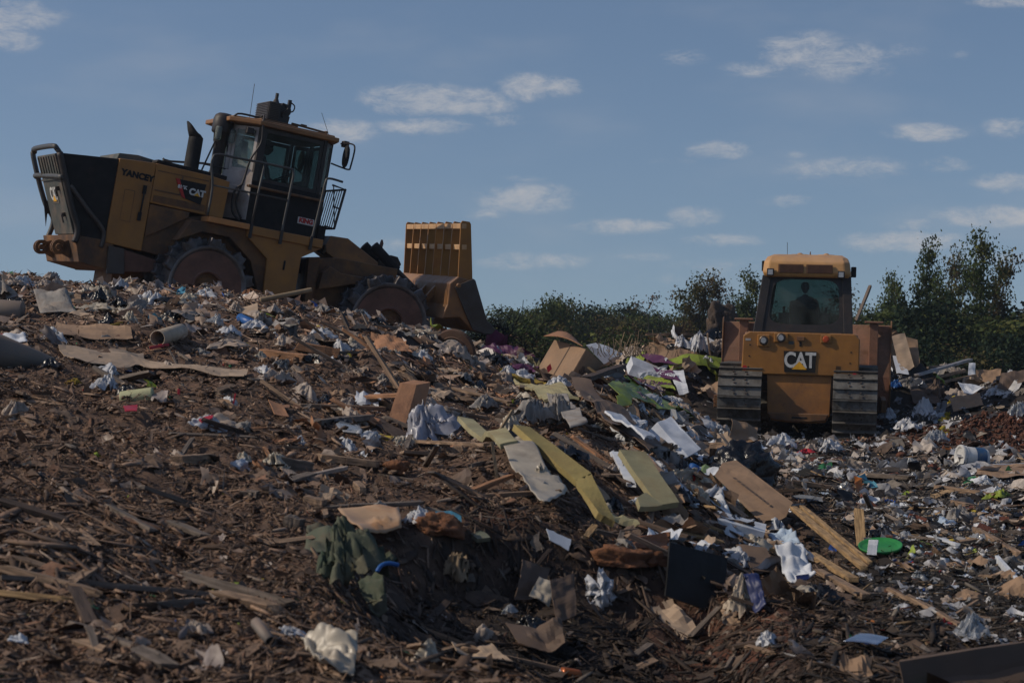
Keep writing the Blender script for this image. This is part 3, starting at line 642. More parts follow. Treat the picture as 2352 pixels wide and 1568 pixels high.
    lo = P(MB().prism([(x, y) for x, y in plan], 1.84, 2.60, 'z'), 'cab_lower', BLKM)
    put_text('KING', .10, REDM, MB().prism([(1.57, 2.17), (1.85, 2.165), (1.85, 2.06), (1.57, 2.065)], -.812, -.802).build('name_plate', WHITE, lo), (1.71, -.816, 2.117), (90, 1, 0), bold=.006, ext=.002)
    P(MB().b2((.62, -.90, 2.47), (1.92, -.80, 2.51)), 'cab_ledge', YELD)
    # pale panels of the angled rear corner
    def wall(i, z0, z1, name, m, inset=0., th=.02, off=.006):
        a_, b_ = Vector(plan[i]), Vector(plan[(i+1) % 8]); c_ = Vector((1.2, 0)); t_ = (b_-a_).normalized(); n_ = Vector((t_.y, -t_.x))
        if n_.dot(a_-c_) < 0: n_ = -n_
        a2, b2_ = a_+t_*inset+n_*off, b_-t_*inset+n_*off
        return P(MB().prism([tuple(a2), tuple(b2_), tuple(b2_+n_*th), tuple(a2+n_*th)], z0, z1, 'z'), name, m, bevel=.004)
    wall(0, 1.95, 2.72, 'rear_corner_panel', WHTM, .01); wall(2, 1.95, 2.72, 'rear_corner_panel', WHTM, .01)
    for i, (x, y) in enumerate(plan):
        c_ = Vector((1.2-x, -y)).normalized()*.035
        w_ = .085 if i in (0, 3) else .06
        P(MB().box((x+c_.x, y+c_.y, 3.03), (w_, w_, .90)), 'cab_post', WHTM if i in (1, 2) else BLK)
    for i in range(8):
        z0 = 2.74 if i in (0, 2) else 2.62
        a_, b_ = Vector(plan[i]), Vector(plan[(i+1) % 8]); t_ = (b_-a_).normalized(); n_ = Vector((t_.y, -t_.x)); n_ = n_ if n_.dot(a_-Vector((1.2, 0))) > 0 else -n_
        a2, b2_ = a_+t_*.06-n_*.02, b_-t_*.06-n_*.02
        w = P(MB().prism([tuple(a2), tuple(b2_), tuple(b2_-n_*.006), tuple(a2-n_*.006)], z0, 3.40, 'z'), 'window', GLSD if i == 0 else GLS, bevel=0)
        f = MB()
        for z_ in (z0, 3.42): f.prism([tuple(a2+n_*.006), tuple(b2_+n_*.006), tuple(b2_-n_*.014), tuple(a2-n_*.014)], z_-.03, z_+.03, 'z')
        for e_ in (a2, b2_-t_*.05): f.prism([tuple(e_+n_*.005), tuple(e_+t_*.05+n_*.005), tuple(e_+t_*.05-n_*.013), tuple(e_-n_*.013)], z0+.03, 3.39, 'z')
        f.build('window_frame', WHTM if i in (0, 2) else BLK, w)
    rf = [(.66, -.88), (.22, -.60), (.22, .60), (.66, .88), (2.02, .88), (2.10, .5), (2.10, -.5), (2.02, -.88)]
    b = MB(); b.prism(rf, 3.47, 3.545, 'z'); b.prism([(1.2+(x-1.2)*.93, y*.93) for x, y in rf], 3.545, 3.575, 'z'); P(b, 'cab_roof', YEL, bevel=.02)
    # roof unit: cooler with fins, fan housing, pipes and a spare bracket
    ac = P(MB().b2((.86, -.55, 3.63), (1.06, .05, 3.93)), 'roof_cooler', BLK)
    fn = MB(); [fn.b2((.845, -.54, 3.65+i*.028), (.858, .04, 3.66+i*.028)) for i in range(10)]; [fn.b2((.88, -.565, 3.65+i*.028), (1.04, -.552, 3.66+i*.028)) for i in range(10)]; fn.build('fins', STEELD, ac)
    mo = MB(); mo.lathe([(.001, -.22), (.11, -.2), (.13, -.1), (.13, .15), (.001, .16)], (1.17, -.25, 3.84), 'y', 18); mo.box((1.14, -.30, 3.70), (.24, .34, .14), (0, 6, 0)); mo.box((1.24, -.42, 3.95), (.05, .06, .16)); mo.tube([(1.05, -.3, 3.92), (1.05, -.3, 4.02)], .075, 12, .03); mo.tube([(1.05, -.3, 3.98), (1.05, -.3, 4.11)], .028, 10)
    mo.smoothtube([(1.24, -.42, 4.0), (1.32, -.45, 3.95), (1.31, -.45, 3.86), (1.24, -.42, 3.83)], .012, 6); mo.smoothtube([(1.12, -.46, 3.95), (1.20, -.5, 3.88), (1.12, -.5, 3.78), (1.16, -.45, 3.70)], .013, 6)
    mo.build('fan_motor', BLK, ac)
    b = MB(); b.b2((.75, -.62, 3.58), (1.38, .15, 3.625)); b.box((1.66, -.4, 3.655), (.64, .05, .03), (0, 2.5, 0)); b.box((1.66, .1, 3.655), (.64, .05, .03), (0, 2.5, 0)); b.b2((1.93, -.44, 3.60), (1.97, .14, 3.67)); b.box((1.55, -.4, 3.68), (.10, .05, .03)); P(b, 'roof_rack', YELD, bevel=.006)
    b = MB(); b.tube([(.62, -.4, 3.58), (.605, -.4, 4.16)], .005, 5); b.build('antenna', BLK, T0); b = MB(); b.tube([(2.03, -.4, 3.58), (1.82, -.4, 3.95)], .004, 5); b.build('antenna', BLK, T0)
    b = MB(); b.smoothtube([(.30, -.5, 3.45), (.34, -.62, 3.60), (.7, -.6, 3.62), (.74, -.72, 3.66), (.70, -.86, 3.5), (.72, -.87, 3.2), (.60, -.84, 2.9), (.56, -.82, 2.6), (.50, -.8, 2.2), (.62, -.82, 1.95)], .018, 6); b.smoothtube([(.55, -.83, 2.5), (.44, -.8, 2.35), (.46, -.8, 2.05), (.6, -.8, 1.92)], .022, 6); b.build('hose', BLK, T0, smooth=True)
    P(MB().box((.45, -.66, 2.40), (.20, .12, .14)), 'coolant_bottle', WHTM)
    b = MB(); b.box((.55, -.72, 3.36), (.12, .10, .10)); P(b, 'work_light', BLK); b = MB(); b.box((2.14, -.86, 3.47), (.10, .12, .10)); P(b, 'work_light', BLK)
    # seat, console and steering inside
    b = MB(); b.box((.95, 0, 2.42), (.50, .50, .14)); b.box((.72, 0, 2.85), (.12, .48, .80), (0, -8, 0)); b.box((.66, 0, 3.24), (.09, .26, .16), (0, -8, 0)); b.box((1.2, -.36, 2.62), (.45, .10, .10)); b.box((1.2, .36, 2.62), (.45, .10, .10)); P(b, 'driver_seat', SEAT, bevel=.03)
    b = MB(); b.box((1.75, 0, 2.62), (.16, .36, .34), (0, -15, 0)); b.tube([(1.72, 0, 2.5), (1.52, 0, 2.80)], .03, 8); b.lathe([(.17, -.012), (.185, 0), (.17, .012), (.155, 0), (.17, -.012)], (0, 0, 0), 'z', 24)
    b.v[-120:] = [tuple(Euler((0, R(-32), 0)).to_matrix() @ Vector(q)+Vector((1.50, 0, 2.82))) for q in b.v[-120:]]; P(b, 'steering_console', SEAT, bevel=0)
    # deck, steps, hand rails
    P(MB().b2((-.08, -1.36, 1.765), (.60, -.96, 1.855)), 'step_plate', mat('step_orange', (.50, .21, .06), .6, dirt=.3, dust=.8, dustcol=(.42, .22, .12), scale=4))
    P(MB().b2((.602, -1.34, 1.70), (1.86, -.80, 1.84)), 'platform', YELC)
    P(MB().prism([(.60, 1.74), (1.86, 1.695), (1.55, 1.50), (1.55, .90), (1.16, .78), (1.02, .79), (.99, 1.37), (.60, 1.66)], -1.30, -1.24), 'fuel_tank_panel', YELC)
    P(MB().b2((1.0, -1.235, .85), (1.5, -.3, 1.69)), 'fuel_tank', YELD)
    P(MB().b2((1.27, -1.315, 1.25), (1.30, -1.302, 1.40)), 'slot', BLKM, bevel=.004)
    P(MB().prism([(-.48, 1.40), (-.1, 1.60), (.35, 1.60), (.75, 1.30), (.98, .78), (1.04, .79), (1.0, 1.40), (.60, 1.76), (-.3, 1.76)], -1.22, -.9), 'fender', YELD)
    P(MB().b2((-1.2, -.52, .55), (1.45, .52, 1.75)), 'chassis', YELD)
    P(MB().b2((-.45, -.95, .62), (.45, .95, .88)), 'axle', STEELD)
    rl = MB(); y = -1.33; r1 = .02
    rl.smoothtube([(-.10, y, 1.86), (-.10, y, 2.30), (-.17, y, 2.62), (-.17, y, 2.74), (-.10, y, 2.82), (.3, y, 2.83), (1.05, y, 2.84), (1.17, y, 2.80), (1.17, y, 2.55), (1.15, y, 2.0), (1.14, y, 1.69)], r1, 7, 4)
    rl.tube([(-.10, y, 2.335), (1.15, y, 2.345)], r1*.8, 6); rl.tube([(.68, y, 2.83), (.65, y, 2.35), (.63, y, 1.70)], r1*.9, 6)
    rl.smoothtube([(1.65, y, 1.66), (1.71, y, 2.46), (1.73, y, 2.74), (1.78, y, 2.82), (2.02, y, 2.81)], r1*.95, 7, 4)
    rl.build('hand_rail', RAIL, T0, smooth=True)
    [MB().box((x, -1.345, 1.75), (.045, .04, .22)).build('rail_socket', BLK, T0) for x in (.63, 1.14, 1.65)]
    rl = MB(); rl.smoothtube([(-.10, 1.30, 1.8), (-.15, 1.30, 2.75), (-.05, 1.30, 2.82), (1.1, 1.30, 2.84), (1.15, 1.3, 1.7)], r1, 7, 4); rl.tube([(-.1, 1.3, 2.34), (1.15, 1.3, 2.35)], r1*.8, 6); rl.build('hand_rail', RAIL, T0, smooth=True)
    # front basket of bars
    b = MB(); C_ = [(2.08, 2.79), (2.32, 2.76), (2.24, 2.10), (2.06, 2.11)]
    for yy in (-.75, .75): b.tube([(C_[0][0], yy, C_[0][1]), (C_[1][0], yy, C_[1][1]), (C_[2][0], yy, C_[2][1]), (C_[3][0], yy, C_[3][1])], .018, 6)
    for i in (1, 2): b.tube([(C_[i][0], -.75, C_[i][1]), (C_[i][0], .75, C_[i][1])], .018, 6)
    for yy in np.linspace(-.70, .70, 15): b.tube([(2.32, yy, 2.76), (2.24, yy, 2.10)], .009, 5)
    b.tube([(2.10, -.75, 2.79), (2.24, -.75, 2.10)], .010, 5); b.tube([(2.15, -.76, 2.45), (2.28, -.76, 2.43)], .014, 5)
    b.build('windscreen_guard', BLK, T0)
    P(MB().b2((2.02, -.60, 1.86), (2.16, .60, 2.12)), 'front_cowl', BLKM)
    for sy in (-1, 1):
        b = MB(); b.smoothtube([(2.05, sy*.88, 3.46), (2.20, sy*1.0, 3.48), (2.24, sy*1.05, 3.40), (2.22, sy*1.05, 3.12), (2.20, sy*1.04, 3.06), (2.10, sy*.95, 3.08), (1.96, sy*.84, 3.12)], .014, 6); m_ = b.build('mirror_arm', BLK, T0, smooth=True)
        b = MB(); b.lathe([(.001, -.03), (.08, -.03), (.10, 0), (.08, .03), (.001, .03)], (0, 0, 0), 'x', 20); b.v = [(x+2.13, y+sy*1.0, z*2.0+3.26) for x, y, z in b.v]; b.build('mirror', BLKM, m_, smooth=True)
    # articulation and front frame
    b = MB(); b.tube([(1.7, 0, .65), (1.7, 0, 1.65)], .16, 16); b.b2((1.4, -.35, .70), (2.1, .35, .95)); b.b2((1.4, -.35, 1.30), (2.1, .35, 1.52)); P(b, 'hitch', BLKM, bevel=0)
    b = MB(); b.smoothtube([(1.9, -.3, 1.75), (2.1, -.45, 1.83), (2.3, -.4, 1.72), (2.5, -.35, 1.75)], .03, 7); b.smoothtube([(1.85, -.2, 1.7), (2.15, -.3, 1.74), (2.45, -.2, 1.68)], .03, 7); b.smoothtube([(1.9, .1, 1.78), (2.2, .1, 1.85), (2.5, .1, 1.74)], .03, 7); b.build('hydraulic_hose', BLKM, T0, smooth=True)
    P(MB().prism([(1.98, 1.56), (2.46, 1.66), (3.47, 1.66), (3.49, 1.15), (3.2, 1.02), (2.4, .62), (2.10, .62), (2.02, 1.0)], -.78, .78), 'front_frame', YELD, front=True)
    P(MB().prism([(1.95, 1.58), (2.14, 1.60), (2.14, .70), (2.02, .70)], -.92, -.70), 'frame_flange', YELD, front=True)
    P(MB().prism([(2.27, 1.84), (2.33, 2.0), (2.62, 2.01), (3.19, 1.71), (3.19, 1.60), (2.46, 1.64), (2.30, 1.72)], -.52, .52), 'front_hood', YEL, front=True)
    P(MB().prism([(2.20, 1.38), (2.30, 1.50), (2.5, 1.42), (2.90, 1.42), (2.86, 1.30), (2.70, 1.27), (2.35, 1.15), (2.18, 1.1)], -1.0, -.78), 'front_fender_bracket', YELD, front=True)
    for sy in (-.35, .35):
        b = MB(); b.tube([(3.10, sy, 1.98), (3.56, sy, 1.64)], .085, 14); c_ = P(b, 'lift_cylinder', BLKM, bevel=.006, front=True)
        MB().tube([(3.54, sy, 1.655), (4.02, sy, 1.33)], .05, 12).build('piston_rod', STEELD, c_)
    P(MB().prism([(3.36, 1.76), (3.43, 1.88), (3.56, 1.87), (3.64, 1.76), (3.60, 1.66), (3.40, 1.66)], -.28, .28), 'cylinder_trunnion', BLK, front=True)
    b = MB(); b.tube([(3.22, -.35, 1.80), (3.23, -.35, 2.05)], .03, 8); b.tube([(3.23, -.35, 2.03), (3.225, -.35, 2.10)], .035, 8, .015); P(b, 'marker_peg', DRUMF, bevel=0, front=True)
    P(MB().b2((2.9, -.95, .64), (3.65, .95, .90)), 'front_axle', STEELD, front=True)
    for sy in (-.45, .45): P(MB().prism([(2.8, 1.1), (3.2, 1.12), (4.1, 1.12), (4.22, .95), (3.2, .72), (2.8, .8)], sy-.09, sy+.09), 'push_arm', YELD, front=True)
    # blade with tall trash rack
    W = 1.78
    bl = P(MB().prism([(4.10, 1.56), (4.22, 1.69), (4.48, 1.67), (4.60, 1.40), (4.82, 1.04), (4.88, .90), (4.62, .87), (4.36, 1.05), (4.06, .98), (4.12, 1.22)], -W, W), 'blade', YEL, front=True, bevel=.02)
    def sub(b, name, m, bevel=.008): return b.build(name, m, bl, bevel)
    ys = np.linspace(-W+.03, W-.03, 8)
    for i, y in enumerate(ys):
        endp = i in (0, 7); w_ = .015 if not endp else .018
        sub(MB().prism([(4.12, 2.53), (4.14, 2.575), (4.24, 2.575), (4.27, 2.54), (4.46, 1.66), (4.22, 1.63), (4.20, 1.70)] if not endp else [(4.11, 2.54), (4.13, 2.58), (4.25, 2.585), (4.28, 2.55), (4.47, 1.66), (4.23, 1.62)], y-w_, y+w_), 'rack_plate', YELC if i != 3 else mat('rack_red_smear', (.42, .17, .03), .6, dirt=.35, dirtcol=(.25, .03, .02), scale=1.5, dust=.4), .004)
    for x, z in ((4.17, 2.50), (4.235, 2.17)):
        sub(MB().box((x, 0, z), (.085, 2*W-.02, .085), (0, -10, 0)), 'rack_bar', mat('dusty_bar', (.55, .33, .16), .6, dirt=.2, dust=.8, dustcol=(.50, .33, .2), scale=4))
    for sy in (-1, 1):
        sub(MB().prism([(4.18, 1.52), (4.30, 1.60), (4.46, 1.70), (4.50, 1.68), (4.83, 1.04), (4.60, .89), (4.45, 1.1)], sy*(W+.005), sy*(W+.045)), 'end_bit', STEELD)
        sub(MB().tube([(4.24, sy*W, 1.55), (4.24, sy*(W+.07), 1.55)], .035, 12), 'end_pin', YEL)
    sub(MB().prism([(4.60, .89), (4.84, 1.06), (5.06, .90), (5.02, .885), (4.80, .86)], -W-.05, W+.05), 'cutting_edge', STEELD)
    for y in (-.9, -.3, .3, .9): sub(MB().prism([(4.10, 1.5), (4.14, 1.58), (4.34, 1.60), (3.98, 1.16), (3.94, 1.26)], y-.04, y+.04), 'blade_gusset', YEL)
    # operator
    sp_ = Mr @ Vector((.95, 0, 2.48))
    o = operator(sp_, R(27.5), 'seated compactor driver in dark clothes leaning forward behind the tinted side window', False, .08)
    o.rotation_euler = Euler((R(2.5), R(9.3), R(27.5)))
build_compactor()

# ------------------------------------------------------------------ the bulldozer on the flat
def build_dozer():
    # local x forward, y left (image left), z up; seen from behind
    T0 = empty('bulldozer', (5.65, 39.0, .0), (R(1.6), 0, R(80.0))); T0.scale = (1, 1, 1.062)
    tag(T0, 'yellow crawler bulldozer seen from behind, pushing waste with its wide blade', 'bulldozer')
    def P(b, name, m, bevel=.012, **k): return b.build(name, m, T0, bevel, **k)
    RX = -1.80       # rear of the body
    # tracks: belt of grouser shoes round an elongated loop
    def loop(L=1.15, r=.56, n=44):
        pts = []; per = 4*L+2*math.pi*r
        for i in range(n):
            s = per*i/n
            if s < 2*L: pts.append((-L+s, 2*r, 0))
            elif s < 2*L+math.pi*r: q = (s-2*L)/r; pts.append((L+r*math.sin(q), r+r*math.cos(q), q))
            elif s < 4*L+math.pi*r: pts.append((L-(s-2*L-math.pi*r), 0, math.pi))
            else: q = (s-4*L-math.pi*r)/r; pts.append((-L-r*math.sin(q), r-r*math.cos(q), math.pi+q))
        return pts, per/n
    pts, pitch = loop(1.15, .60)
    for yc in (1.09, -1.04):
        b = MB(); bo = MB()
        for x, z, q in pts:
            nx, nz = math.sin(q), math.cos(q)
            b.box((x-.35, yc, z+.02), (pitch*.97, .81, .03), (0, math.degrees(q), 0))
            b.box((x-.35+nx*.035+math.cos(q)*pitch*.42, yc, z+.02+nz*.035-math.sin(q)*pitch*.42), (.022, .81, .065), (0, math.degrees(q), 0))
            for yy in (-.13, .10):
                for s_ in (-.035, .035): bo.box((x-.35+nx*.025+math.cos(q)*(s_-.01), yc+yy+(.03 if s_ > 0 else 0), z+.02+nz*.025-math.sin(q)*(s_-.01)), (.03, .03, .022), (0, math.degrees(q), 0))
        tr = P(b, 'track', TRK, bevel=.004); bo.build('shoe_bolts', STEELD, tr)
        f = MB(); f.b2((-1.45, yc-.12, .28), (.85, yc+.12, .72)); fr = P(f, 'track_frame', YELD)
        s_ = MB(); 
        for x in (-1.5, .8): s_.lathe([(.001, -.12), (.42, -.12), (.50, -.05), (.50, .05), (.42, .12), (.001, .12)], (x, yc, .60), 'y', 24)
        s_.build('sprocket', STEELD, T0)
    # lower housing
    P(MB().prism([(-.60, 1.10), (.60, 1.10), (.58, .42), (.50, .30), (.2, .265), (-.2, .255), (-.50, .28), (-.58, .40)], RX+.04, -.9, 'x'), 'rear_housing', mat('warm_grimy_paint', (.36, .15, .035), .6, dirt=.4, dirtcol=(.14, .07, .04), scale=2.5, dust=.4, rust=.3, bump=.15))
    P(MB().prism([(-.57, .43), (.57, .43), (.50, .325), (.2, .29), (-.2, .285), (-.50, .315)], RX-.05, RX+.03, 'x'), 'drawbar_guard', YELD)
    P(MB().b2((RX-.056, -.17, .335), (RX-.03, .12, .375)), 'drawbar_slot', BLKM, bevel=.01)
    P(MB().b2((-1.6, -.45, .35), (2.0, .45, 1.5)), 'hull', YELD)
    P(MB().b2((-.2, -.52, 1.3), (1.75, .52, 2.0)), 'engine_hood', YEL, bevel=.03)
    # fenders and rear panel
    pn = P(MB().prism([(1.06, 1.78), (.94, 1.85), (-1.0, 1.85), (-1.10, 1.76), (-1.10, 1.13), (-1.07, 1.10), (1.05, 1.10), (1.08, 1.13)], RX-.02, RX+.24, 'x'), 'rear_panel', YELC, bevel=.02)
    P(MB().b2((RX+.26, -1.08, 1.52), (.3, 1.06, 1.66)), 'fender_deck', YEL)
    P(MB().b2((RX+.1, -1.06, 1.66), (-.9, 1.04, 1.84)), 'tank_body', YEL, bevel=.03)
    logo = logo_badge(pn, .66, .37, (RX-.035, -.005, 1.34), (90, 0, -90)); logo.scale = (1, 1, 1)
    def sub(b, n, m, bevel=.004, par=None): return b.build(n, m, par or pn, bevel)
    def yv(u, v): return (-(u-737)*.00253, (1430-v)*.00253)
    for u, v, r_, m_, h_ in ((470, 760, .085, STEELD, (.235, .22)), (597, 738, .085, STEELD, (.27, .17)), (925, 740, .06, ORLENS, (.20, .15))):
        y, z = yv(u, v); sub(MB().b2((RX-.055, y-h_[0]/2, z-h_[1]/2), (RX-.022, y+h_[0]/2, z+h_[1]/2)), 'lamp_housing', YELC, .02)
        lp = sub(MB().lathe([(.001, -.075), (r_*.8, -.075), (r_, -.06), (r_, -.03)], (RX, y, z), 'x', 24), 'tail_lamp', m_, 0)
        MB().lathe([(.001, -.079), (r_*.55, -.079), (r_*.6, -.074)], (RX, y, z), 'x', 20).build('lens', LAMPG if m_ is STEELD else ORLENS, lp)
    y, z = yv(740, 742); sub(MB().b2((RX-.06, y-.07, z-.03), (RX-.02, y+.07, z+.04)), 'latch', YEL); sub(MB().b2((RX-.03, y-.022, z-.13), (RX-.018, y+.022, z-.05)), 'key_slot', BLKM)
    for u, v in ((335, 953), (1140, 985)):
        y, z = yv(u, v); sub(MB().lathe([(.001, -.028), (.042, -.028), (.045, -.018)], (RX, y, z), 'x', 20), 'reflector', REDM, 0)
    for u, v in ((370, 792), (366, 870), (362, 946), (1110, 826), (1105, 902), (1102, 978)):
        y, z = yv(u, v); sub(MB().lathe([(.001, -.026), (.014, -.026), (.014, -.018)], (RX, y, z), 'x', 10), 'bolt', BLKM, 0)
    y, z = yv(1020, 950); b = MB(); [b.b2((RX-.024, y-.045, z+.055-i*.022), (RX-.018, y+.045, z+.065-i*.022)) for i in range(6)]; sub(b, 'vent_slots', BLKM, 0)
    y, z = yv(355, 755); sub(MB().b2((RX-.024, y-.05, z-.02), (RX-.018, y+.05, z+.02)), 'warning_sticker', WHTM, 0); y, z = yv(672, 770); sub(MB().b2((RX-.024, y-.05, z-.03), (RX-.018, y+.05, z+.03)), 'data_plate', GRYG, 0)
    # cab: tapered box of posts and glass
    zb, zt = 1.86, 2.86
    B = [(-1.62, .80), (-1.62, -.88), (-.30, -.80), (-.30, .72)]; Tp = [(-1.50, .66), (-1.50, -.82), (-.22, -.72), (-.22, .58)]
    def lerp(i, t): return Vector((B[i][0]+(Tp[i][0]-B[i][0])*t, B[i][1]+(Tp[i][1]-B[i][1])*t, zb+(zt-zb)*t))
    for i in range(4):
        p, q = lerp(i, -.02), lerp(i, 1.0); b = MB(); w_ = .085 if i < 2 else .06
        vs = [p+Vector((sx*w_*.5, sy*w_, 0)) for sx in (-1, 1) for sy in (-1, 1)]+[q+Vector((sx*w_*.5, sy*w_, 0)) for sx in (-1, 1) for sy in (-1, 1)]
        b.add(vs, [(0,1,3,2), (4,6,7,5), (0,4,5,1), (2,3,7,6), (0,2,6,4), (1,5,7,3)]); P(b, 'cab_post', BLK if i else BLK)
    def pane(i, j, t0, t1, in_=.05, out=0.):
        a0, b0, b1, a1 = lerp(i, t0), lerp(j, t0), lerp(j, t1), lerp(i, t1)
        d0 = (b0-a0).normalized()*in_; n_ = (b0-a0).cross(a1-a0).normalized()
        vs = [a0+d0, b0-d0, b1-d0, a1+d0]; vs = vs+[v+n_*.006 for v in vs]
        return MB().add(vs, [(0,1,2,3), (7,6,5,4), (0,4,5,1), (1,5,6,2), (2,6,7,3), (3,7,4,0)])
    for i, j, t0, nm in ((0, 1, .03, 'rear_window'), (1, 2, .0, 'side_window'), (2, 3, .0, 'windscreen'), (3, 0, .0, 'side_window')):
        w = P(pane(i, j, t0, .98), nm, GLS, 0)
        if i == 0:
            # rounded black surround of the rear window
            a0, b0, b1, a1 = lerp(0, .0), lerp(1, .0), lerp(1, 1), lerp(0, 1); nrm_ = Vector((-1, 0, 0))
            def bil(s, t): return a0*(1-s)*(1-t)+b0*s*(1-t)+b1*s*t+a1*(1-s)*t
            n = 48; inner = []; outer = []
            for k in range(n):
                q = 2*math.pi*(k+.5)/n; c, s_ = math.cos(q), math.sin(q); e_ = 5.0; rr = (abs(c)**e_+abs(s_)**e_)**(-1/e_)
                inner.append((.5+.405*c*rr, .535+.40*s_*rr)); m_ = max(abs(c), abs(s_)); outer.append((.5+.5*c/m_, .5+.5*s_/m_))
            vs = [bil(*o_)+nrm_*.02 for o_ in outer]+[bil(*i_)+nrm_*.02 for i_ in inner]+[bil(*o_)-nrm_*.02 for o_ in outer]+[bil(*i_)-nrm_*.02 for i_ in inner]
            fs = []
            for k in range(n):
                k2 = (k+1) % n; fs += [(k, k2, n+k2, n+k), (2*n+k2, 2*n+k, 3*n+k, 3*n+k2), (n+k, n+k2, 3*n+k2, 3*n+k)]
            MB().add(vs, fs).build('window_surround', BLK, w)
    # roof
    b = MB(); lv = [(2.83, -1.66, -.86, .70, -.20), (2.90, -1.70, -.90, .745, -.16), (3.10, -1.66, -.87, .72, -.18), (3.19, -1.50, -.83, .67, -.22), (3.25, -1.12, -.72, .56, -.3)]
    vs = []
    for z, x0, y0, y1, x1 in lv:
        k = .10
        vs += [(x0+k, y0, z), (x1-k, y0, z), (x1, y0+k, z), (x1, y1-k, z), (x1-k, y1, z), (x0+k, y1, z), (x0, y1-k, z), (x0, y0+k, z)]
    fs = [tuple(range(8))[::-1], tuple(range(32, 40))]+[(a_*8+j, a_*8+(j+1) % 8, (a_+1)*8+(j+1) % 8, (a_+1)*8+j) for a_ in range(4) for j in range(8)]
    b.add(vs, fs); rf = P(b, 'cab_roof', mat('roof_paint', (.56, .29, .09), .55, dirt=.25, dust=.7, dustcol=(.48, .31, .2), scale=3), bevel=.03)
    for y0, y1 in ((-.03+.01, .45), (-.56, -.07)):
        b = MB(); b.b2((-1.712, y0, 2.90), (-1.69, y1, 3.055)); v = sub(b, 'roof_vent', YELD, .004, rf)
        g = MB(); [g.b2((-1.722, y0+.01+k*.022, 2.91), (-1.713, y0+.019+k*.022, 3.045)) for k in range(int((y1-y0-.02)/.022))]; g.build('mesh_grille', DRUMF, v)
    for y in (.10, -.40): sub(MB().lathe([(.001, 3.295), (.03, 3.29), (.06, 3.27), (.16, 3.265), (.19, 3.245), (.19, 3.22)], (-.8, y-.02, 0), 'z', 28), 'roof_cap', mat('roof_cap_paint', (.5, .26, .1), .6, dust=.6) if y > 0 else rf.data.materials[0], 0, rf)
    sub(MB().tube([(-1.0, .31, 3.2), (-1.0, .32, 3.47)], .005, 5), 'antenna', BLK, 0, rf); sub(MB().tube([(-1.0, -.12, 3.2), (-1.0, -.12, 3.31)], .02, 6, .008), 'beacon_stub', YELD, 0, rf)
    for y, dz in ((.59, 0), (-.72, -.02)):
        l_ = sub(MB().b2((-1.80, y-.065, 2.84+dz), (-1.70, y+.065, 2.97+dz)), 'work_light', BLK, .008, rf); MB().b2((-1.806, y-.045, 2.86+dz), (-1.801, y+.045, 2.95+dz)).build('lens', LAMPG, l_)
    for y, dz in ((.78, .06), (-.94, -.02)): sub(MB().box((-.3, y, 3.0+dz), (.12, .09, .19), (0, 0, 8)), 'side_lamp', BLKM, .01, rf)
    # seat, controls, driver
    b = MB(); b.box((-1.0, -.04, 2.0), (.5, .55, .16)); b.box((-1.24, -.04, 2.2), (.12, .56, .44), (0, -6, 0)); P(b, 'driver_seat', SEAT, bevel=.05)
    b = MB(); b.box((-1.0, .36, 2.12), (.5, .16, .16)); b.box((-1.0, -.44, 2.12), (.5, .16, .16)); b.box((-.42, -.05, 2.05), (.2, .8, .35)); b.tube([(-.75, .36, 2.15), (-.72, .36, 2.32)], .02, 8, .03); b.tube([(-.75, -.44, 2.15), (-.72, -.44, 2.32)], .02, 8, .03); P(b, 'control_console', SEAT, bevel=.02)
    M_ = Matrix.Translation(T0.location) @ Euler((R(1.6), 0, R(80))).to_matrix().to_4x4()
    o = operator(M_ @ Vector((-.98, -.06, 2.12)), R(80), 'bulldozer driver in a dark shirt and cap seen from behind through the rear window', True); o.scale = (.93, .93, .93)
    # push frame and blade ahead of the tracks
    for sy in (1.62, -1.58): P(MB().b2((-.6, sy-.05, .45), (2.3, sy+.05, .68)), 'push_arm', YELD)
    W = 1.71; b = MB(); prof = []
    for k in range(9):
        t = k/8; z = .05+2.0*t; x = 2.45+.28*math.sin(math.pi*t)*-1+.05*t; prof.append((x, z))
    prof = prof+[(x+.05, z) for x, z in prof[::-1]]
    bl = P(b.prism(prof, -W, W), 'blade', mat('blade_paint', (.30, .13, .075), .7, rust=.5, dirt=.6, dirtcol=(.16, .08, .05), dust=.6, scale=2.5, bump=.1), bevel=.01)
    for y in (1.30, -1.36): sub(MB().b2((2.16, y-.10, .4), (2.34, y+.08, 2.08)), 'blade_rib', bl.data.materials[0], .01, bl); sub(MB().b2((2.10, y-.20, 2.08), (2.46, y+.18, 2.12)), 'blade_tab', bl.data.materials[0], .01, bl)
    for sy in (W, -W): sub(MB().prism([(2.30, 2.02), (2.34, 2.12), (2.46, 2.14), (2.62, 2.0), (2.70, .1), (2.3, .05), (2.16, .9)], sy-.03 if sy < 0 else sy, sy if sy < 0 else sy+.03), 'end_plate', YELD, .01, bl)
    for y in (.55, -.55):
        c_ = P(MB().tube([(1.2, y, 1.75), (1.9, y, 1.25)], .06, 12), 'lift_cylinder', BLKM, 0); MB().tube([(1.88, y, 1.26), (2.3, y, .95)], .035, 10).build('piston_rod', STEEL, c_)
build_dozer()

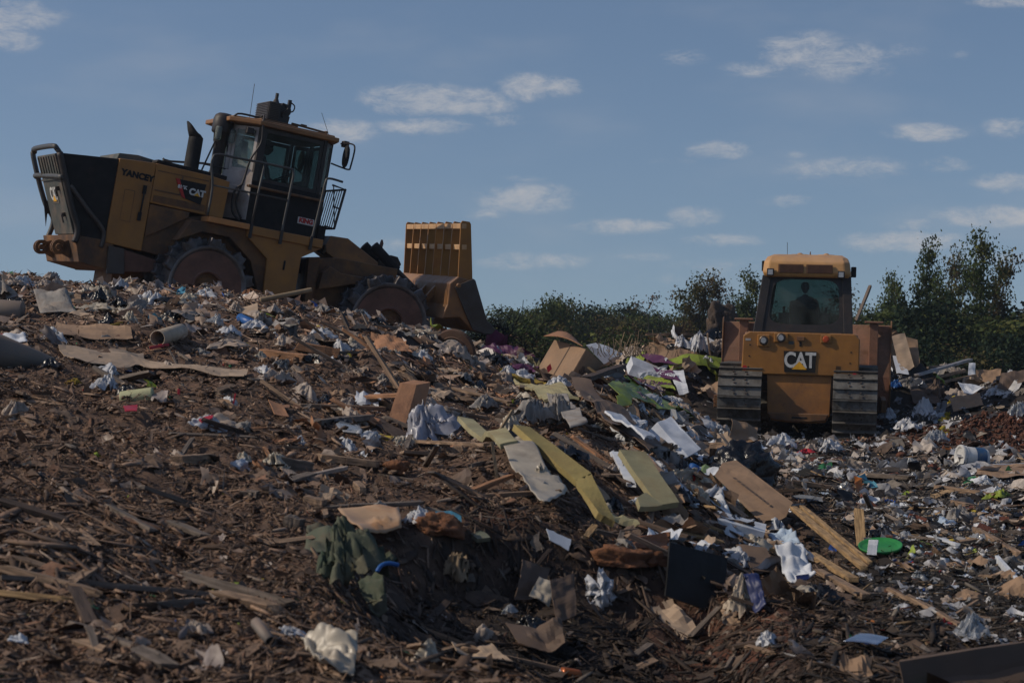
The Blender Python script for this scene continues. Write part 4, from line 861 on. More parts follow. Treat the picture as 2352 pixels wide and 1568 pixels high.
# ------------------------------------------------------------------ trees beyond the landfill edge
LEAF = mat('leaves', (0, 0, 0), .75, attr='Col', var=.25, scale=1.2, thin=.22, spec=.2)
BARK = mat('bark', (.085, .07, .055), .9, dirt=.3, scale=6, bump=.4, stretch=(1, 1, .2))
trng = np.random.default_rng(5)
def tree_meshes(kind, seed):
    r = np.random.default_rng(seed); tk = MB(); tips = []
    hgt = 10.0
    if kind == 'airy':      # tall, narrow, open, several upright leaders
        for k in range(3):
            an = r.random()*6.28; p = [Vector((0, 0, 0))]; dx, dy = math.cos(an)*.16, math.sin(an)*.16
            for i in range(1, 9): p.append(Vector((dx*i*.8+r.normal(0, .10), dy*i*.8+r.normal(0, .10), hgt*i/8*(1-.08*k))))
            tk.tube(p, .13-.02*k, 6, .02)
            for i in range(3, 9):
                for j in range(4):
                    a2 = r.random()*6.28; ln = (.7+.9*r.random())*(1.25-.10*i); q = p[i]+Vector((math.cos(a2)*ln, math.sin(a2)*ln, .55+.5*r.random()))
                    tk.tube([p[i], (p[i]+q)/2+Vector((0, 0, -.12)), q], .03, 4, .008); tips += [(q, .40), ((p[i]+q)/2, .30)]
            tips.append((p[-1], .35))
        nl, ls = 70, .10
    elif kind == 'round':
        p = [Vector((0, 0, 0)), Vector((.1, .05, 2.4)), Vector((.0, .1, 5.2)), Vector((.1, 0, 8.0))]; tk.tube(p, .2, 7, .05)
        for j in range(46):
            z = 1.6+7.4*r.random()**.8; a2 = r.random()*6.28; rad = 2.5*math.sqrt(max(.05, 1-((z-5.2)/4.9)**2))*(.55+.5*r.random())
            q = Vector((math.cos(a2)*rad, math.sin(a2)*rad, z+.3)); tk.tube([Vector((.05, .05, max(1.2, z-1.4))), q*.55+Vector((0, 0, z*.42)), q], .045, 4, .01); tips.append((q, .62)); tips.append((q*.6+Vector((0, 0, z*.4)), .55))
        nl, ls = 130, .105
    elif kind == 'dense':   # dark evergreen, lumpy and closed
        tk.tube([Vector((0, 0, 0)), Vector((0, .1, 5)), Vector((.1, 0, 9.2))], .22, 7, .04)
        for j in range(85):
            z = .8+8.8*r.random(); a2 = r.random()*6.28; rad = 2.7*(1-(z/10.6)**2.2)*(.5+.55*r.random())
            tips.append((Vector((math.cos(a2)*rad, math.sin(a2)*rad, z)), .58))
        for j in range(12): a2 = j*1.9; z = 1.5+j*.6; tk.tube([Vector((0, 0, z)), Vector((math.cos(a2)*1.6*(1-z/11), math.sin(a2)*1.6*(1-z/11), z+.5))], .04, 4, .01)
        nl, ls = 170, .115
    else:                   # thin, half bare autumn brush
        for k in range(6):
            an = r.random()*6.28; ln = 6+3.5*r.random(); sp = .5+1.1*r.random(); p = [Vector((math.cos(an)*sp*(i/6)**1.2+r.normal(0, .06), math.sin(an)*sp*(i/6)**1.2+r.normal(0, .06), ln*i/6)) for i in range(7)]
            tk.tube(p, .06, 5, .012)
            for i in range(2, 7):
                for j in range(3):
                    a2 = r.random()*6.28; l2 = .4+.6*r.random(); q = p[i]+Vector((math.cos(a2)*l2, math.sin(a2)*l2, .35+.4*r.random())); tk.tube([p[i], q], .016, 3, .005); tips.append((q, .34))
        nl, ls = 34, .095
    C = []; 
    for q, s in tips:
        n = int(nl*(.5+r.random())); C.append(np.array(q)+r.normal(0, s*.60, (n, 3))*np.array([1, 1, .75]))
    C = np.concatenate(C); n = len(C)
    base = np.array([(-.5, -.22, 0), (0, -.5, .08), (.5, -.1, 0), (.35, .38, -.06), (-.25, .45, .05)])
    V = np.broadcast_to(base, (n, 5, 3))*(ls*(.6+.8*r.random((n, 1, 1)))); V = V+.05*(r.random((n, 5, 3))-.5)
    V = np.einsum('nij,nkj->nki', rotmats(r.random(n)*6.283, r.normal(0, .8, n), r.normal(0, .8, n)), V)+C[:, None, :]
    return tk, V
def leaf_mesh(V, cols):
    n = len(V); me = bpy.data.meshes.new('crown'); me.vertices.add(n*5); me.vertices.foreach_set('co', V.reshape(-1).astype(np.float32))
    me.loops.add(n*5); me.loops.foreach_set('vertex_index', np.arange(n*5, dtype=np.int32)); me.polygons.add(n); me.polygons.foreach_set('loop_start', np.arange(0, n*5, 5, dtype=np.int32)); me.update(calc_edges=True)
    c = np.ones((n, 5, 4), np.float32); c[..., :3] = cols[:, None, :]; at = me.color_attributes.new('Col', 'FLOAT_COLOR', 'POINT'); at.data.foreach_set('color', c.ravel()); me.materials.append(LEAF); return me
PALT = {'green': [(.05, .075, .022), (.07, .095, .025), (.04, .06, .02), (.10, .11, .03)], 'dark': [(.014, .032, .014), (.022, .042, .017), (.018, .036, .02), (.03, .045, .018)],
        'olive': [(.085, .085, .03), (.06, .07, .025), (.12, .10, .035), (.09, .06, .03)], 'rust': [(.10, .06, .035), (.07, .055, .03), (.13, .075, .04), (.06, .065, .03)]}
PROTO = {}
for kind, pal, sd_ in (('airy', 'green', 1), ('airy', 'olive', 2), ('round', 'green', 3), ('round', 'olive', 4), ('dense', 'dark', 5), ('dense', 'green', 6), ('brush', 'rust', 7), ('brush', 'olive', 8), ('airy', 'green', 9), ('airy', 'olive', 10), ('round', 'dark', 11), ('round', 'green', 12), ('dense', 'dark', 13)):
    tk, V = tree_meshes(kind, sd_); pc = np.array(PALT[pal]); r = np.random.default_rng(sd_)
    # colour follows the sprig the leaf belongs to
    ci = (np.floor(V[:, 0, 0]*1.3)*7+np.floor(V[:, 0, 2]*1.1)*3+np.floor(V[:, 0, 1]*1.3)).astype(int) % len(pc)
    cols = pc[ci]*(.7+.6*r.random((len(V), 1)))
    tm = bpy.data.meshes.new('trunk'); tm.from_pydata(tk.v, [], tk.f); tm.materials.append(BARK)
    PROTO.setdefault((kind, pal), []).append((tm, leaf_mesh(V, cols)))
def tree(px, top, d, kind, pal, wid, label, group=None, base=-7.0, idx=0):
    h = CAMH-(top-784)/FPX*d-base; x = (px-1176)/FPX*d
    o = empty({'airy': 'tall_tree', 'round': 'broadleaf_tree', 'dense': 'evergreen_tree', 'brush': 'scrub_tree'}[kind], (x, d, base), (0, 0, trng.random()*6.28)); h *= .93 if kind == 'airy' else 1; wid *= .60 if kind == 'airy' else .9; o.scale = (wid*h/10, wid*h/10, h/10)
    tag(o, label, 'tree' if kind != 'brush' else 'scrub', group)
    L_ = PROTO[(kind, pal)]; tm, cm = L_[idx % len(L_)]
    for nm, m in (('trunk', tm), ('crown', cm)):
        c = bpy.data.objects.new(nm, m); COL.objects.link(c); c.parent = o
    return o
TL = [
 (1132,735,125,'dense','dark',1.0,'small dark evergreen crown just right of the compactor blade tip'),
 (1172,706,122,'round','dark',1.1,'dark rounded tree rising behind the wire tangle'),
 (1216,690,118,'round','green',.95,'mid green tree left of the taller pale green pair above the big cardboard box'),
 (1262,652,108,'round','green',.85,'tallest pale green tree above the big open cardboard box'),
 (1312,660,110,'round','olive',.9,'olive tree with reddish leaves right of the tallest tree above the cardboard box'),
 (1362,702,125,'dense','dark',1.1,'dark tree in the dip of the tree line above the white printed box'),
 (1404,700,118,'round','olive',1.0,'yellowing tree in the middle of the distant tree line'),
 (1442,698,128,'dense','dark',1.1,'dark green round top right of the yellowing tree in the middle of the tree line'),
 (1488,702,120,'round','green',1.1,'green tree with flat top between the dark round top and the rusty scrub'),
 (1532,684,98,'brush','rust',1.1,'rusty thin leaved tree left of the pair of airy trees beside the bulldozer'),
 (1572,656,100,'airy','olive',1.3,'airy half bare tree with sky showing through, third from the bulldozer cab'),
 (1618,672,102,'brush','olive',1.1,'low olive scrub top between two airy trees left of the bulldozer'),
 (1660,650,100,'airy','olive',1.3,'airy tree second from the bulldozer cab with grey thin twigs'),
 (1706,640,98,'airy','green',1.4,'airy tree touching the left side of the bulldozer cab roof'),
 (1745,665,104,'brush','rust',1.2,'reddish scrub tree partly hidden by the left cab post of the bulldozer'),
 (1800,690,110,'round','green',1.2,'green tree seen only through the bulldozer cab glass'),
 (1865,680,112,'round','olive',1.2,'olive tree standing directly behind the bulldozer cab'),
 (1925,675,108,'brush','olive',1.2,'olive scrub tree showing at the right cab post of the bulldozer'),
 (1972,670,100,'brush','rust',1.0,'bare brown scrub tree behind the leaning dark bar'),
 (2020,645,92,'airy','green',1.0,'lone slim green tree between the leaning bar and the dark evergreens'),
 (2062,694,112,'round','dark',1.0,'low dark distant tree right of the lone slim tree'),
 (2108,566,82,'airy','green',.95,'left one of the two tallest trees above the evergreens on the right'),
 (2168,600,86,'airy','olive',1.0,'olive airy tree filling the gap between the two tallest trees'),
 (2208,553,80,'airy','green',1.15,'tallest tree of all, with a double pointed top, on the right'),
 (2266,606,82,'airy','olive',1.1,'loose airy tree sloping down to the right of the tallest tree'),
 (2128,684,74,'dense','dark',1.2,'dark evergreen with a rounded top below the left tall tree'),
 (2180,720,74,'dense','green',1.2,'green evergreen between the dark evergreen and the brown scrub on the right'),
 (2235,738,76,'round','olive',1.2,'olive brown tree under the tallest tree'),
 (2292,712,84,'brush','olive',1.5,'brownish scrub tree below the loose airy tree on the right'),
 (2335,692,96,'round','green',1.2,'rounded green tree cut by the right edge of the photo'),
 (2078,752,74,'round','dark',1.1,'low dark tree directly right of the raised bulldozer blade'),
 (2305,770,72,'dense','dark',1.2,'low dark evergreen above the boards at the right edge'),
 (2400,690,90,'round','olive',1.2,'olive tree just beyond the right edge of the tree line'), (2470,660,88,'airy','green',1.2,'slim tree beyond the right edge of the tree line'),
 (1060,730,130,'round','dark',1.1,'dark tree hidden behind the compactor blade'), (980,740,132,'round','green',1.1,'green tree hidden behind the front drum of the compactor'),
]
for k_, px_ in enumerate(range(2055, 2480, 58)): TL.append((px_, 704+(k_*37) % 30, 76+(k_*5) % 7, 'dense', 'dark' if k_ % 3 else 'green', 1.55, ['shaggy dark evergreen right of the raised blade end', 'dark evergreen under the gap between the slim tree and the tallest pair', 'broad dark evergreen below the left tall tree', 'green tinted evergreen in the middle of the dark mass on the right', 'dark evergreen right of the green tinted one', 'dark evergreen above the metal channel on the right', 'dark evergreen at the right edge of the photo', 'green evergreen beyond the right edge of the photo'][k_]))
for i, t in enumerate(TL): tree(*t[:6], t[6], idx=i)
# understory in front of the trees
ug = 'low bushes along the foot of the trees'
k = 0
for px in range(1090, 2460, 46):
    top = 752+14*math.sin(px*.02)+trng.random()*16; kind, pal = [('brush', 'rust'), ('round', 'olive'), ('dense', 'green'), ('brush', 'olive'), ('round', 'green')][k % 5]
    if px > 2020: kind, pal = [('dense', 'dark'), ('round', 'dark'), ('round', 'olive')][k % 3]; top += 14
    tree(px+trng.random()*20, top, 68+trng.random()*8, kind, pal, 1.25, 'one of the low bushes massed along the foot of the distant trees', ug, idx=k); k += 1
for px in range(1080, 2480, 58):
    kind, pal = [('round', 'green'), ('dense', 'dark'), ('round', 'olive'), ('dense', 'green')][k % 4]; k += 1
    tree(px+trng.random()*25, 700+trng.random()*16, 132+trng.random()*14, kind, pal, 1.3, 'one of the blurred trees closing the gaps at the back of the tree line', 'trees closing the back of the tree line', idx=k)

# ------------------------------------------------------------------ single pieces of waste that can be told apart
def wood(n, c, **k): return mat(n, c, .8, var=.35, scale=4, stretch=(1.2, 16, 16), dirt=.35, dirtcol=(.07, .05, .038), bump=.5, bscale=6, **k)
WGREY = wood('grey_wood', (.17, .135, .11)); WTAN = wood('tan_wood', (.30, .20, .13)); WORG = wood('orange_wood', (.40, .20, .10)); WDK = wood('dark_wood', (.075, .05, .038)); WYEL = wood('fresh_pine', (.42, .27, .13))
CARD = mat('cardboard', (.31, .20, .125), .85, dirt=.25, dirtcol=(.14, .10, .07), scale=3, bump=.15); CARDL = mat('pale_cardboard', (.42, .31, .22), .85, dirt=.3, dirtcol=(.22, .15, .1), scale=3); CARDD = mat('wet_cardboard', (.13, .09, .068), .8, dirt=.4, scale=3)
CARDO = mat('orange_cardboard', (.42, .21, .11), .8, dirt=.4, dirtcol=(.16, .08, .05), scale=2.5, bump=.3)
PLW = mat('white_plastic', (.58, .59, .62), .4, dirt=.2, dirtcol=(.34, .29, .25), scale=5, spec=.5, thin=.15); PLD = mat('dusty_plastic', (.45, .37, .31), .55, dirt=.4, dirtcol=(.25, .17, .12), scale=5, thin=.15); PLC = mat('cream_plastic', (.48, .42, .33), .4, dirt=.3, dirtcol=(.22, .16, .11), scale=5, spec=.6, thin=.1)
CLR = mat('clear_plastic', (.5, .52, .55), .15, spec=.8, trans=.5, dirt=.2); PLB = mat('black_plastic', (.012, .012, .014), .28, spec=.6, dirt=.1); PLBM = mat('black_rubber_sheet', (.008, .009, .011), .6, var=.4)
GRP = mat('grey_pipe', (.13, .125, .12), .6, dirt=.3, dirtcol=(.2, .15, .11), scale=3, dust=.5); BGP = mat('beige_tube', (.45, .37, .28), .6, dirt=.35, dirtcol=(.2, .13, .09)); FOY = mat('yellow_foam_board', (.34, .27, .10), .85, dirt=.5, dirtcol=(.25, .18, .07), scale=4, bump=.3); FOP = mat('pale_foam_board', (.34, .31, .18), .85, dirt=.5, dirtcol=(.24, .19, .1), scale=4); FIB = mat('yellow_fibre', (.42, .29, .05), .95, dirt=.4, dirtcol=(.2, .13, .04), scale=9, bump=1, bscale=60)
LIME = mat('lime_sheet', (.26, .33, .04), .5, dirt=.5, dirtcol=(.08, .09, .02), scale=4); PURP = mat('purple_sheet', (.085, .02, .07), .5, dirt=.2); GRC = mat('green_cloth', (.025, .055, .035), .8, dirt=.7, dirtcol=(.13, .12, .08), scale=2.2, bump=.3); RED = mat('red_plastic', (.48, .025, .04), .4, dirt=.15); BLU = mat('blue_plastic', (.02, .10, .32), .35, dirt=.1); NAVY = mat('navy_print', (.015, .025, .10), .5); RAG = mat('grey_rag', (.30, .28, .26), .95, dirt=.45, dirtcol=(.2, .14, .1), scale=5, bump=.4); PAP = mat('white_card', (.60, .63, .68), .6, dirt=.16, dirtcol=(.3, .26, .22), scale=3); GRN = mat('green_plastic', (.03, .24, .06), .4, dirt=.3, dirtcol=(.08, .10, .05)); FOAM = mat('white_foam', (.66, .68, .72), .8, dirt=.12, dirtcol=(.35, .3, .26), bump=.4); BRK = mat('red_brick', (.17, .06, .04), .9, dirt=.3, bump=.5); CLAY = mat('orange_clay', (.22, .095, .045), .95, dirt=.4, dirtcol=(.12, .05, .03), bump=1, bscale=25, scale=4); SILV = mat('silver_foil', (.55, .58, .66), .22, metal=.9); MINT = mat('green_tin', (.20, .28, .12), .5, dirt=.5, dirtcol=(.08, .09, .05)); SKYB = mat('pale_blue_card', (.42, .52, .64), .6, dirt=.1, dirtcol=(.3, .3, .3)); CYAN = mat('light_blue_plastic', (.15, .38, .52), .4, dirt=.2); RUST = mat('rusty_steel', (.085, .045, .032), .8, dirt=.5, bump=.3); ZINC = mat('pale_steel', (.30, .29, .30), .5, metal=.4, dirt=.3, rust=.3); BUCK = mat('bucket_white', (.62, .62, .6), .4, dirt=.12, dirtcol=(.35, .3, .25)); STK = mat('dry_stick', (.26, .19, .12), .9, dirt=.2)
hrng = np.random.default_rng(42)
def hn(p, f, a, o): return a*mn.noise(Vector(p)*f+Vector((o, o*1.7, -o)))
def gclamp(px, py, d0, span):
    d = Gd(px, py); d = min(max(d, d0-span), d0+span); p = P3(px, py, d); return p
def sheet(name, label, cat, c4, m, dd=None, fold=.03, n=14, thick=.006, lift=.03, group=None, crease=0, conform=True, ragged=0., span=None, smooth=False):
    # a sheet, board or cloth with four corners, lying on the waste or propped up (dd gives each corner's depth)
    bx = (c4[2][0]+c4[3][0])/2; by = (c4[2][1]+c4[3][1])/2; d0 = Gd(bx, by)
    if dd is None:
        pts = [gclamp(px, py, d0, span or .16*d0) for px, py in c4]
    else: pts = [P3(px, py, d0+q) for (px, py), q in zip(c4, dd)]
    A, B, C_, D = pts; cen = (A+B+C_+D)/4; nrm = ((B-A).cross(D-A)).normalized()
    if nrm.z < 0: nrm = -nrm
    off = float(hrng.random()*50); sz = max((B-A).length, (D-A).length); mb = MB(); vs = []
    for i in range(n):
        for j in range(n):
            s, t = j/(n-1), i/(n-1)
            if ragged and (i in (0, n-1) or j in (0, n-1)): s += hrng.normal(0, ragged); t += hrng.normal(0, ragged)
            p = A*(1-s)*(1-t)+B*s*(1-t)+C_*s*t+D*(1-s)*t
            q = p*(1/sz); h = hn(q, 2.2, fold, off)+hn(q, 5.5, fold*.45, off+9)
            if crease: h += crease*(abs(mn.noise(q*3.1+Vector((off, 0, 0))))-.18)+crease*.6*(abs(mn.noise(q*7.3+Vector((0, off, 0))))-.15)
            p = p+nrm*h
            if conform:
                g = float(H(p.x, p.y))+.02
                if p.z < g+lift*.5: p.z = g+lift*.5
            vs.append(p-cen)
    mb.add(vs, [(i*n+j, i*n+j+1, (i+1)*n+j+1, (i+1)*n+j) for i in range(n-1) for j in range(n-1)])
    o = mb.build(name, m, None, 0, smooth or bool(crease), thick); o.location = cen+Vector((0, 0, lift)); tag(o, label, cat, group); return o
def beam_mesh(L, w, t, jag=.5, taper=0.):
    b = MB(); n = 7; vs = []
    for i in range(n):
        x = -L/2+L*i/(n-1); e = 1-taper*abs(2*i/(n-1)-1) if 0 < i < n-1 else 1-taper
        for y, z in ((-w/2, -t/2), (w/2, -t/2), (w/2, t/2), (-w/2, t/2)):
            jx = hrng.normal(0, jag*w*.6) if i in (0, n-1) else 0
            vs.append((x+jx, y*e+hrng.normal(0, w*.03), z*e+hrng.normal(0, t*.04)))
    b.add(vs, [(3, 2, 1, 0), tuple((n-1)*4+j for j in range(4))]+[(i*4+j, i*4+(j+1) % 4, (i+1)*4+(j+1) % 4, (i+1)*4+j) for i in range(n-1) for j in range(4)])
    return b
def orient(o, a, b, roll=0.):
    x = (b-a).normalized(); up = Vector((0, 0, 1)); y = up.cross(x); y = y.normalized() if y.length > .1 else Vector((0, 1, 0)); z = x.cross(y)
    M = Matrix((x, y, z)).transposed().to_4x4() @ Matrix.Rotation(roll, 4, 'X'); M.translation = (a+b)/2; o.matrix_world = M; return o
def beam(name, label, cat, p, q, w, t, m, lift=.03, dd=None, roll=0., jag=.3, taper=0., group=None):
    d0 = Gd(*q) if q[1] > p[1] else Gd(*p)
    if dd is None: a = gclamp(*p, d0, .2*d0); b = gclamp(*q, d0, .2*d0)
    else: a = P3(*p, d0+dd[0]); b = P3(*q, d0+dd[1])
    a.z += lift; b.z += lift
    o = beam_mesh((b-a).length, w, t, jag, taper).build(name, m, None, min(w, t)*.06); orient(o, a, b, roll); tag(o, label, cat, group); return o
def tubeo(name, label, cat, p, q, r1, m, r2=None, lift=.05, dd=None, hollow=True, wall=.12, group=None):
    d0 = max(Gd(*p), Gd(*q)) if dd is None else (Gd(*q) if q[1] > p[1] else Gd(*p))
    a = P3(*p, d0+(dd[0] if dd else 0)); b = P3(*q, d0+(dd[1] if dd else 0)); a.z += lift; b.z += lift; L = (b-a).length; r2 = r2 or r1; k = 1-wall
    prof = [(r1*k, -L/2+.02), (r1*k, -L/2), (r1, -L/2), (r1, -L/6), (r2, L/2), (r2*k, L/2), (r2*k, L/2-.02), (r1*k, -L/2+.02)] if hollow else [(.001, -L/2), (r1*.96, -L/2), (r1, -L/2+.01), (r2, L/2-.01), (r2*.96, L/2), (.001, L/2)]
    mb = MB().lathe(prof, (0, 0, 0), 'x', 24); mb.v = [Vector(v)+Vector((0, 0, 0))*0 for v in mb.v]; o = mb.build(name, m); orient(o, a, b); tag(o, label, cat, group)
    o.data.polygons.foreach_set('use_smooth', [len(pp.vertices) == 4 for pp in o.data.polygons]); return o
def bag_mesh(sx, sy, sz, seed, rough=.28, sub=4, ears=True):
    if not ears:        # stones, clods and foam: rough closed lumps
        bm = bmesh.new(); bmesh.ops.create_icosphere(bm, subdivisions=sub, radius=1); o = Vector((seed*3.1, seed*1.3, -seed*2.2))
        for v in bm.verts:
            p = v.co.copy(); r = .9+.45*mn.noise(p*1.3+o)+.22*mn.noise(p*3.2+o)+.14*mn.noise(p*8+o)-.10*abs(mn.noise(p*17+o))
            v.co = Vector((p.x*r*sx, p.y*r*sy, max(p.z, -.35)*r*sz))
        me = bpy.data.meshes.new('bag'); bm.to_mesh(me); bm.free(); return me
    # slack crumpled film: a torn sheet thrown down in a heap, sharp creases, ragged outline
    n = 12+5*sub; k = rough/.4; o = Vector((seed*3.1, seed*1.3, -seed*2.2)); vs = []; nr = n//2
    for i in range(nr+1):
        for j in range(n*2):
            q = 6.2832*j/(n*2); rr = i/nr; c, s_ = math.cos(q), math.sin(q)
            ed = .82+.75*mn.noise(Vector((c*1.3, s_*1.3, seed)))+.40*mn.noise(Vector((c*3.6, s_*3.6, seed+5)))+.12*mn.noise(Vector((c*11, s_*11, seed)))
            p = Vector((c*rr, s_*rr, 0)); w = p+Vector((mn.noise(p*1.7+o), mn.noise(p*1.7-o), 0))*.55
            a = 1-abs(mn.noise(Vector((w.x*1.5, w.y*3.0, 0))+o))*2.6; b = 1-abs(mn.noise(Vector((w.y*3.4+w.x, w.x*4.6, 7))+o))*2.6; c2 = 1-abs(mn.noise(w*9+o))*2.6
            h = (.62*(1-rr**2)*(1+.8*mn.noise(p*1.3+o*2))+k*(.42*a+.26*b+.12*c2)*(1-.35*rr)-.25*rr)
            e2 = ed*rr; vs.append(((c*e2+.16*mn.noise(w*3+o))*sx*1.15, (s_*e2+.16*mn.noise(w*3-o))*sy*1.15, max(h, -.3)*sz))
    m = n*2; fs = [(i*m+j, i*m+(j+1) % m, (i+1)*m+(j+1) % m, (i+1)*m+j) for i in range(nr) for j in range(m)]
    me = bpy.data.meshes.new('bag'); me.from_pydata(vs, [], fs); me.update(); return me
def bag(name, label, cat, px, py, w, h, m, depth=.7, rough=.3, group=None, flat=True, rot=0, sub=4, ears=True, dsh=0):
    d = Gd(px, py+h*.4)+dsh; s = d/FPX; p = P3(px, py, d+w*s*depth*.35); me = bag_mesh(w*s/2, w*s/2*depth, h*s/2*1.1, float(hrng.random()*30), rough, sub, ears)
    o = link(name, me, m, None, 0, True); g = float(H(p.x, p.y)); p.z = max(p.z, g+h*s*.15); o.location = p; o.rotation_euler = (hrng.normal(0, .12), hrng.normal(0, .12)+rot, hrng.random()*.8); tag(o, label, cat, group); return o
def hexa(name, label, cat, f4, dep, m, dd=(0, 0, 0, 0), open_=None, wall=.008, group=None, lift=0., bev=.006):
    # carton: front face corners TL TR BR BL in the photo, pushed back by the vector dep; open_ removes a face: 0 front 1 back 2 top 3 right 4 bottom 5 left
    d0 = Gd((f4[2][0]+f4[3][0])/2, max(f4[2][1], f4[3][1])); F = [P3(px, py, d0+q)+Vector((0, 0, lift)) for (px, py), q in zip(f4, dd)]; Bk = [p+Vector(dep) for p in F]; c = sum(F+Bk, Vector())/8
    fs = [(0, 3, 2, 1), (4, 5, 6, 7), (0, 1, 5, 4), (1, 2, 6, 5), (2, 3, 7, 6), (3, 0, 4, 7)]
    fs = [f for i, f in enumerate(fs) if i != open_]; mb = MB().add([p-c for p in F+Bk], fs)
    if open_ is not None:
        o = mb.build(name, m, None, 0, False, wall)
    else: o = mb.build(name, m, None, bev)
    sb = o.modifiers.new('sub', 'SUBSURF'); sb.subdivision_type = 'SIMPLE'; sb.levels = 3; sb.render_levels = 3
    tx = bpy.data.textures.new('dent', 'CLOUDS'); tx.noise_scale = .35; dm = o.modifiers.new('dent', 'DISPLACE'); dm.texture = tx; dm.strength = .035; dm.mid_level = .5; dm.texture_coords = 'GLOBAL'
    o.modifiers.move(len(o.modifiers)-2, 0); o.modifiers.move(len(o.modifiers)-1, 1)
    o.location = c; tag(o, label, cat, group); return o, F, Bk, c
def write_on(o, F, c, s, t, txt, size, m, flip=False, off=.012, bold=.0, part='lettering', ang=0):
    # lettering lying in the plane of the quad F (TL TR BR BL) at fractions s,t
    A, B, C_, D = F; p = A*(1-s)*(1-t)+B*s*(1-t)+C_*s*t+D*(1-s)*t; x = (B-A).normalized(); z = x.cross(A-D).normalized(); y = z.cross(x)
    if z.y > 0: z = -z; x = -x if False else x; y = z.cross(x)
    if flip: x = -x; y = -y
    me = text_me(txt, size, ext=.002, bold=bold); me.materials.append(m); t_ = bpy.data.objects.new(part, me); COL.objects.link(t_); t_.parent = o
    M = Matrix((x, y, z)).transposed().to_4x4() @ Matrix.Rotation(ang, 4, 'Z'); M.translation = p+z*off-o.location; t_.matrix_local = M; return t_
# --- crest and upper left
bag('grey_sack', 'pale grey sack cut by the left edge of the photo on the crest', 'sack', 2, 672, 62, 60, RAG)
tubeo('grey_pipe', 'thick stubby grey pipe lying at the left edge under the pale sack', 'pipe', (-30, 722), (52, 728), .13, GRP, dd=(0, 0), hollow=False)
tubeo('grey_pipe', 'long tapering grey pipe entering from the left edge with a black wrapped end', 'pipe', (-60, 802), (118, 842), .20, GRP, .07, dd=(-.4, .1), hollow=False, lift=.02)
bag('black_wrap', 'black plastic bunched round the thin end of the long grey pipe', 'plastic', 118, 842, 44, 30, PLB, rough=.4)
sheet('woven_bag', 'white woven bag with a red printed corner above the long grey pipe', 'bag', [(-20, 775), (58, 772), (62, 800), (-15, 802)], PAP, dd=(.3, .3, 0, 0), fold=.04, crease=.06)
sheet('red_print', 'red printed strip on the white woven bag at the left edge', 'paper', [(-8, 776), (20, 776), (20, 782), (-8, 783)], RED, dd=(.15, .15, .1, .1), fold=0, n=4, lift=.04, conform=False)
sheet('cardboard_sheet', 'long flat dusty cardboard sheet running right from the grey pipe', 'cardboard', [(135, 808), (330, 826), (335, 852), (170, 838)], CARDL, fold=.04)
sheet('cardboard_sheet', 'second dusty cardboard strip below the red rod at the end of the flat sheet', 'cardboard', [(300, 830), (570, 862), (560, 880), (330, 858)], CARDL, fold=.05)
sheet('plywood_sheet', 'flat brown board above the grey pipe on the far left', 'board', [(130, 752), (300, 765), (305, 792), (118, 780)], CARD, fold=.02)
sheet('cardboard_piece', 'cardboard square on the crest left of the compactor rear drum', 'cardboard', [(150, 684), (186, 682), (186, 705), (152, 706)], CARD, dd=(.25, .25, 0, 0), fold=.02)
sheet('grey_tarp', 'grey creased tarpaulin in front of the crest near the left edge', 'tarpaulin', [(78, 676), (150, 668), (178, 725), (95, 735)], RAG, dd=(.5, .5, 0, 0), fold=.06, crease=.10)
bag('white_bag', 'off white bundle on the skyline at the far left', 'bag', 30, 652, 55, 26, PLD); bag('white_bag', 'smaller dusty white bundle on the skyline right of the bigger one', 'bag', 98, 654, 48, 22, PLD)
bag('black_bag', 'upright black plastic bag below the compactor rear drum', 'bag', 232, 690, 34, 44, PLB, rough=.45); bag('black_bag', 'flattened black bag just right of the upright one below the rear drum', 'bag', 272, 700, 46, 28, PLB, rough=.4)
bag('black_bag', 'crumpled black bag with a pointed top in mid slope left of the white bags', 'bag', 408, 730, 62, 34, PLB, rough=.45); bag('black_bag', 'dark pleated plastic beside the yellow strip', 'bag', 250, 742, 52, 34, PLB, rough=.35)
beam('yellow_strip', 'bent yellow strip lying on dark pleated plastic', 'strip', (240, 758), (282, 748), .03, .03, FIB)
bag('tan_padding', 'long roll of cream padding below the crest on the left', 'padding', 225, 712, 120, 28, PLC, depth=.4, rough=.3); bag('tan_padding', 'cream lump of padding right under the rear drum', 'padding', 435, 688, 54, 24, PLC, rough=.4)
bag('red_clump', 'reddish clump of earth on the crest at the rear drum', 'earth', 577, 676, 44, 24, CLAY, rough=.35)
tubeo('branch', 'pale bent branch sticking up on the crest under the machine belly', 'branch', (598, 698), (716, 674), .035, STK, .03, dd=(0, .2), hollow=False)
sheet('cardboard_piece', 'upright torn cardboard above the white bags with the blue can', 'cardboard', [(520, 722), (592, 702), (593, 735), (530, 742)], CARDL, dd=(.4, .4, .1, .1), fold=.01, n=6)
bag('clear_bag', 'clear plastic bag left of the blue can', 'bag', 498, 742, 50, 34, CLR, rough=.35); bag('white_bag', 'white plastic bag around the blue can', 'bag', 590, 752, 58, 34, PLW, rough=.35); bag('white_bag', 'bright white bag in front of the blue can', 'bag', 528, 765, 62, 28, PLW, rough=.4)
b = tubeo('blue_can', 'bright blue open can lying among white plastic bags', 'can', (552, 742), (584, 757), .055, BLU, dd=(.1, -.2), lift=.06)
tubeo('pipe_piece', 'dull grey pipe right of the blue can', 'pipe', (605, 748), (655, 762), .05, GRP, lift=.03); tubeo('beige_tube', 'beige open tube left of the white bags', 'tube', (415, 770), (362, 786), .085, BGP, dd=(.3, -.3), lift=.04); tubeo('beige_tube', 'thin beige tube leaning behind the open one', 'tube', (425, 750), (478, 762), .035, BGP, hollow=False)
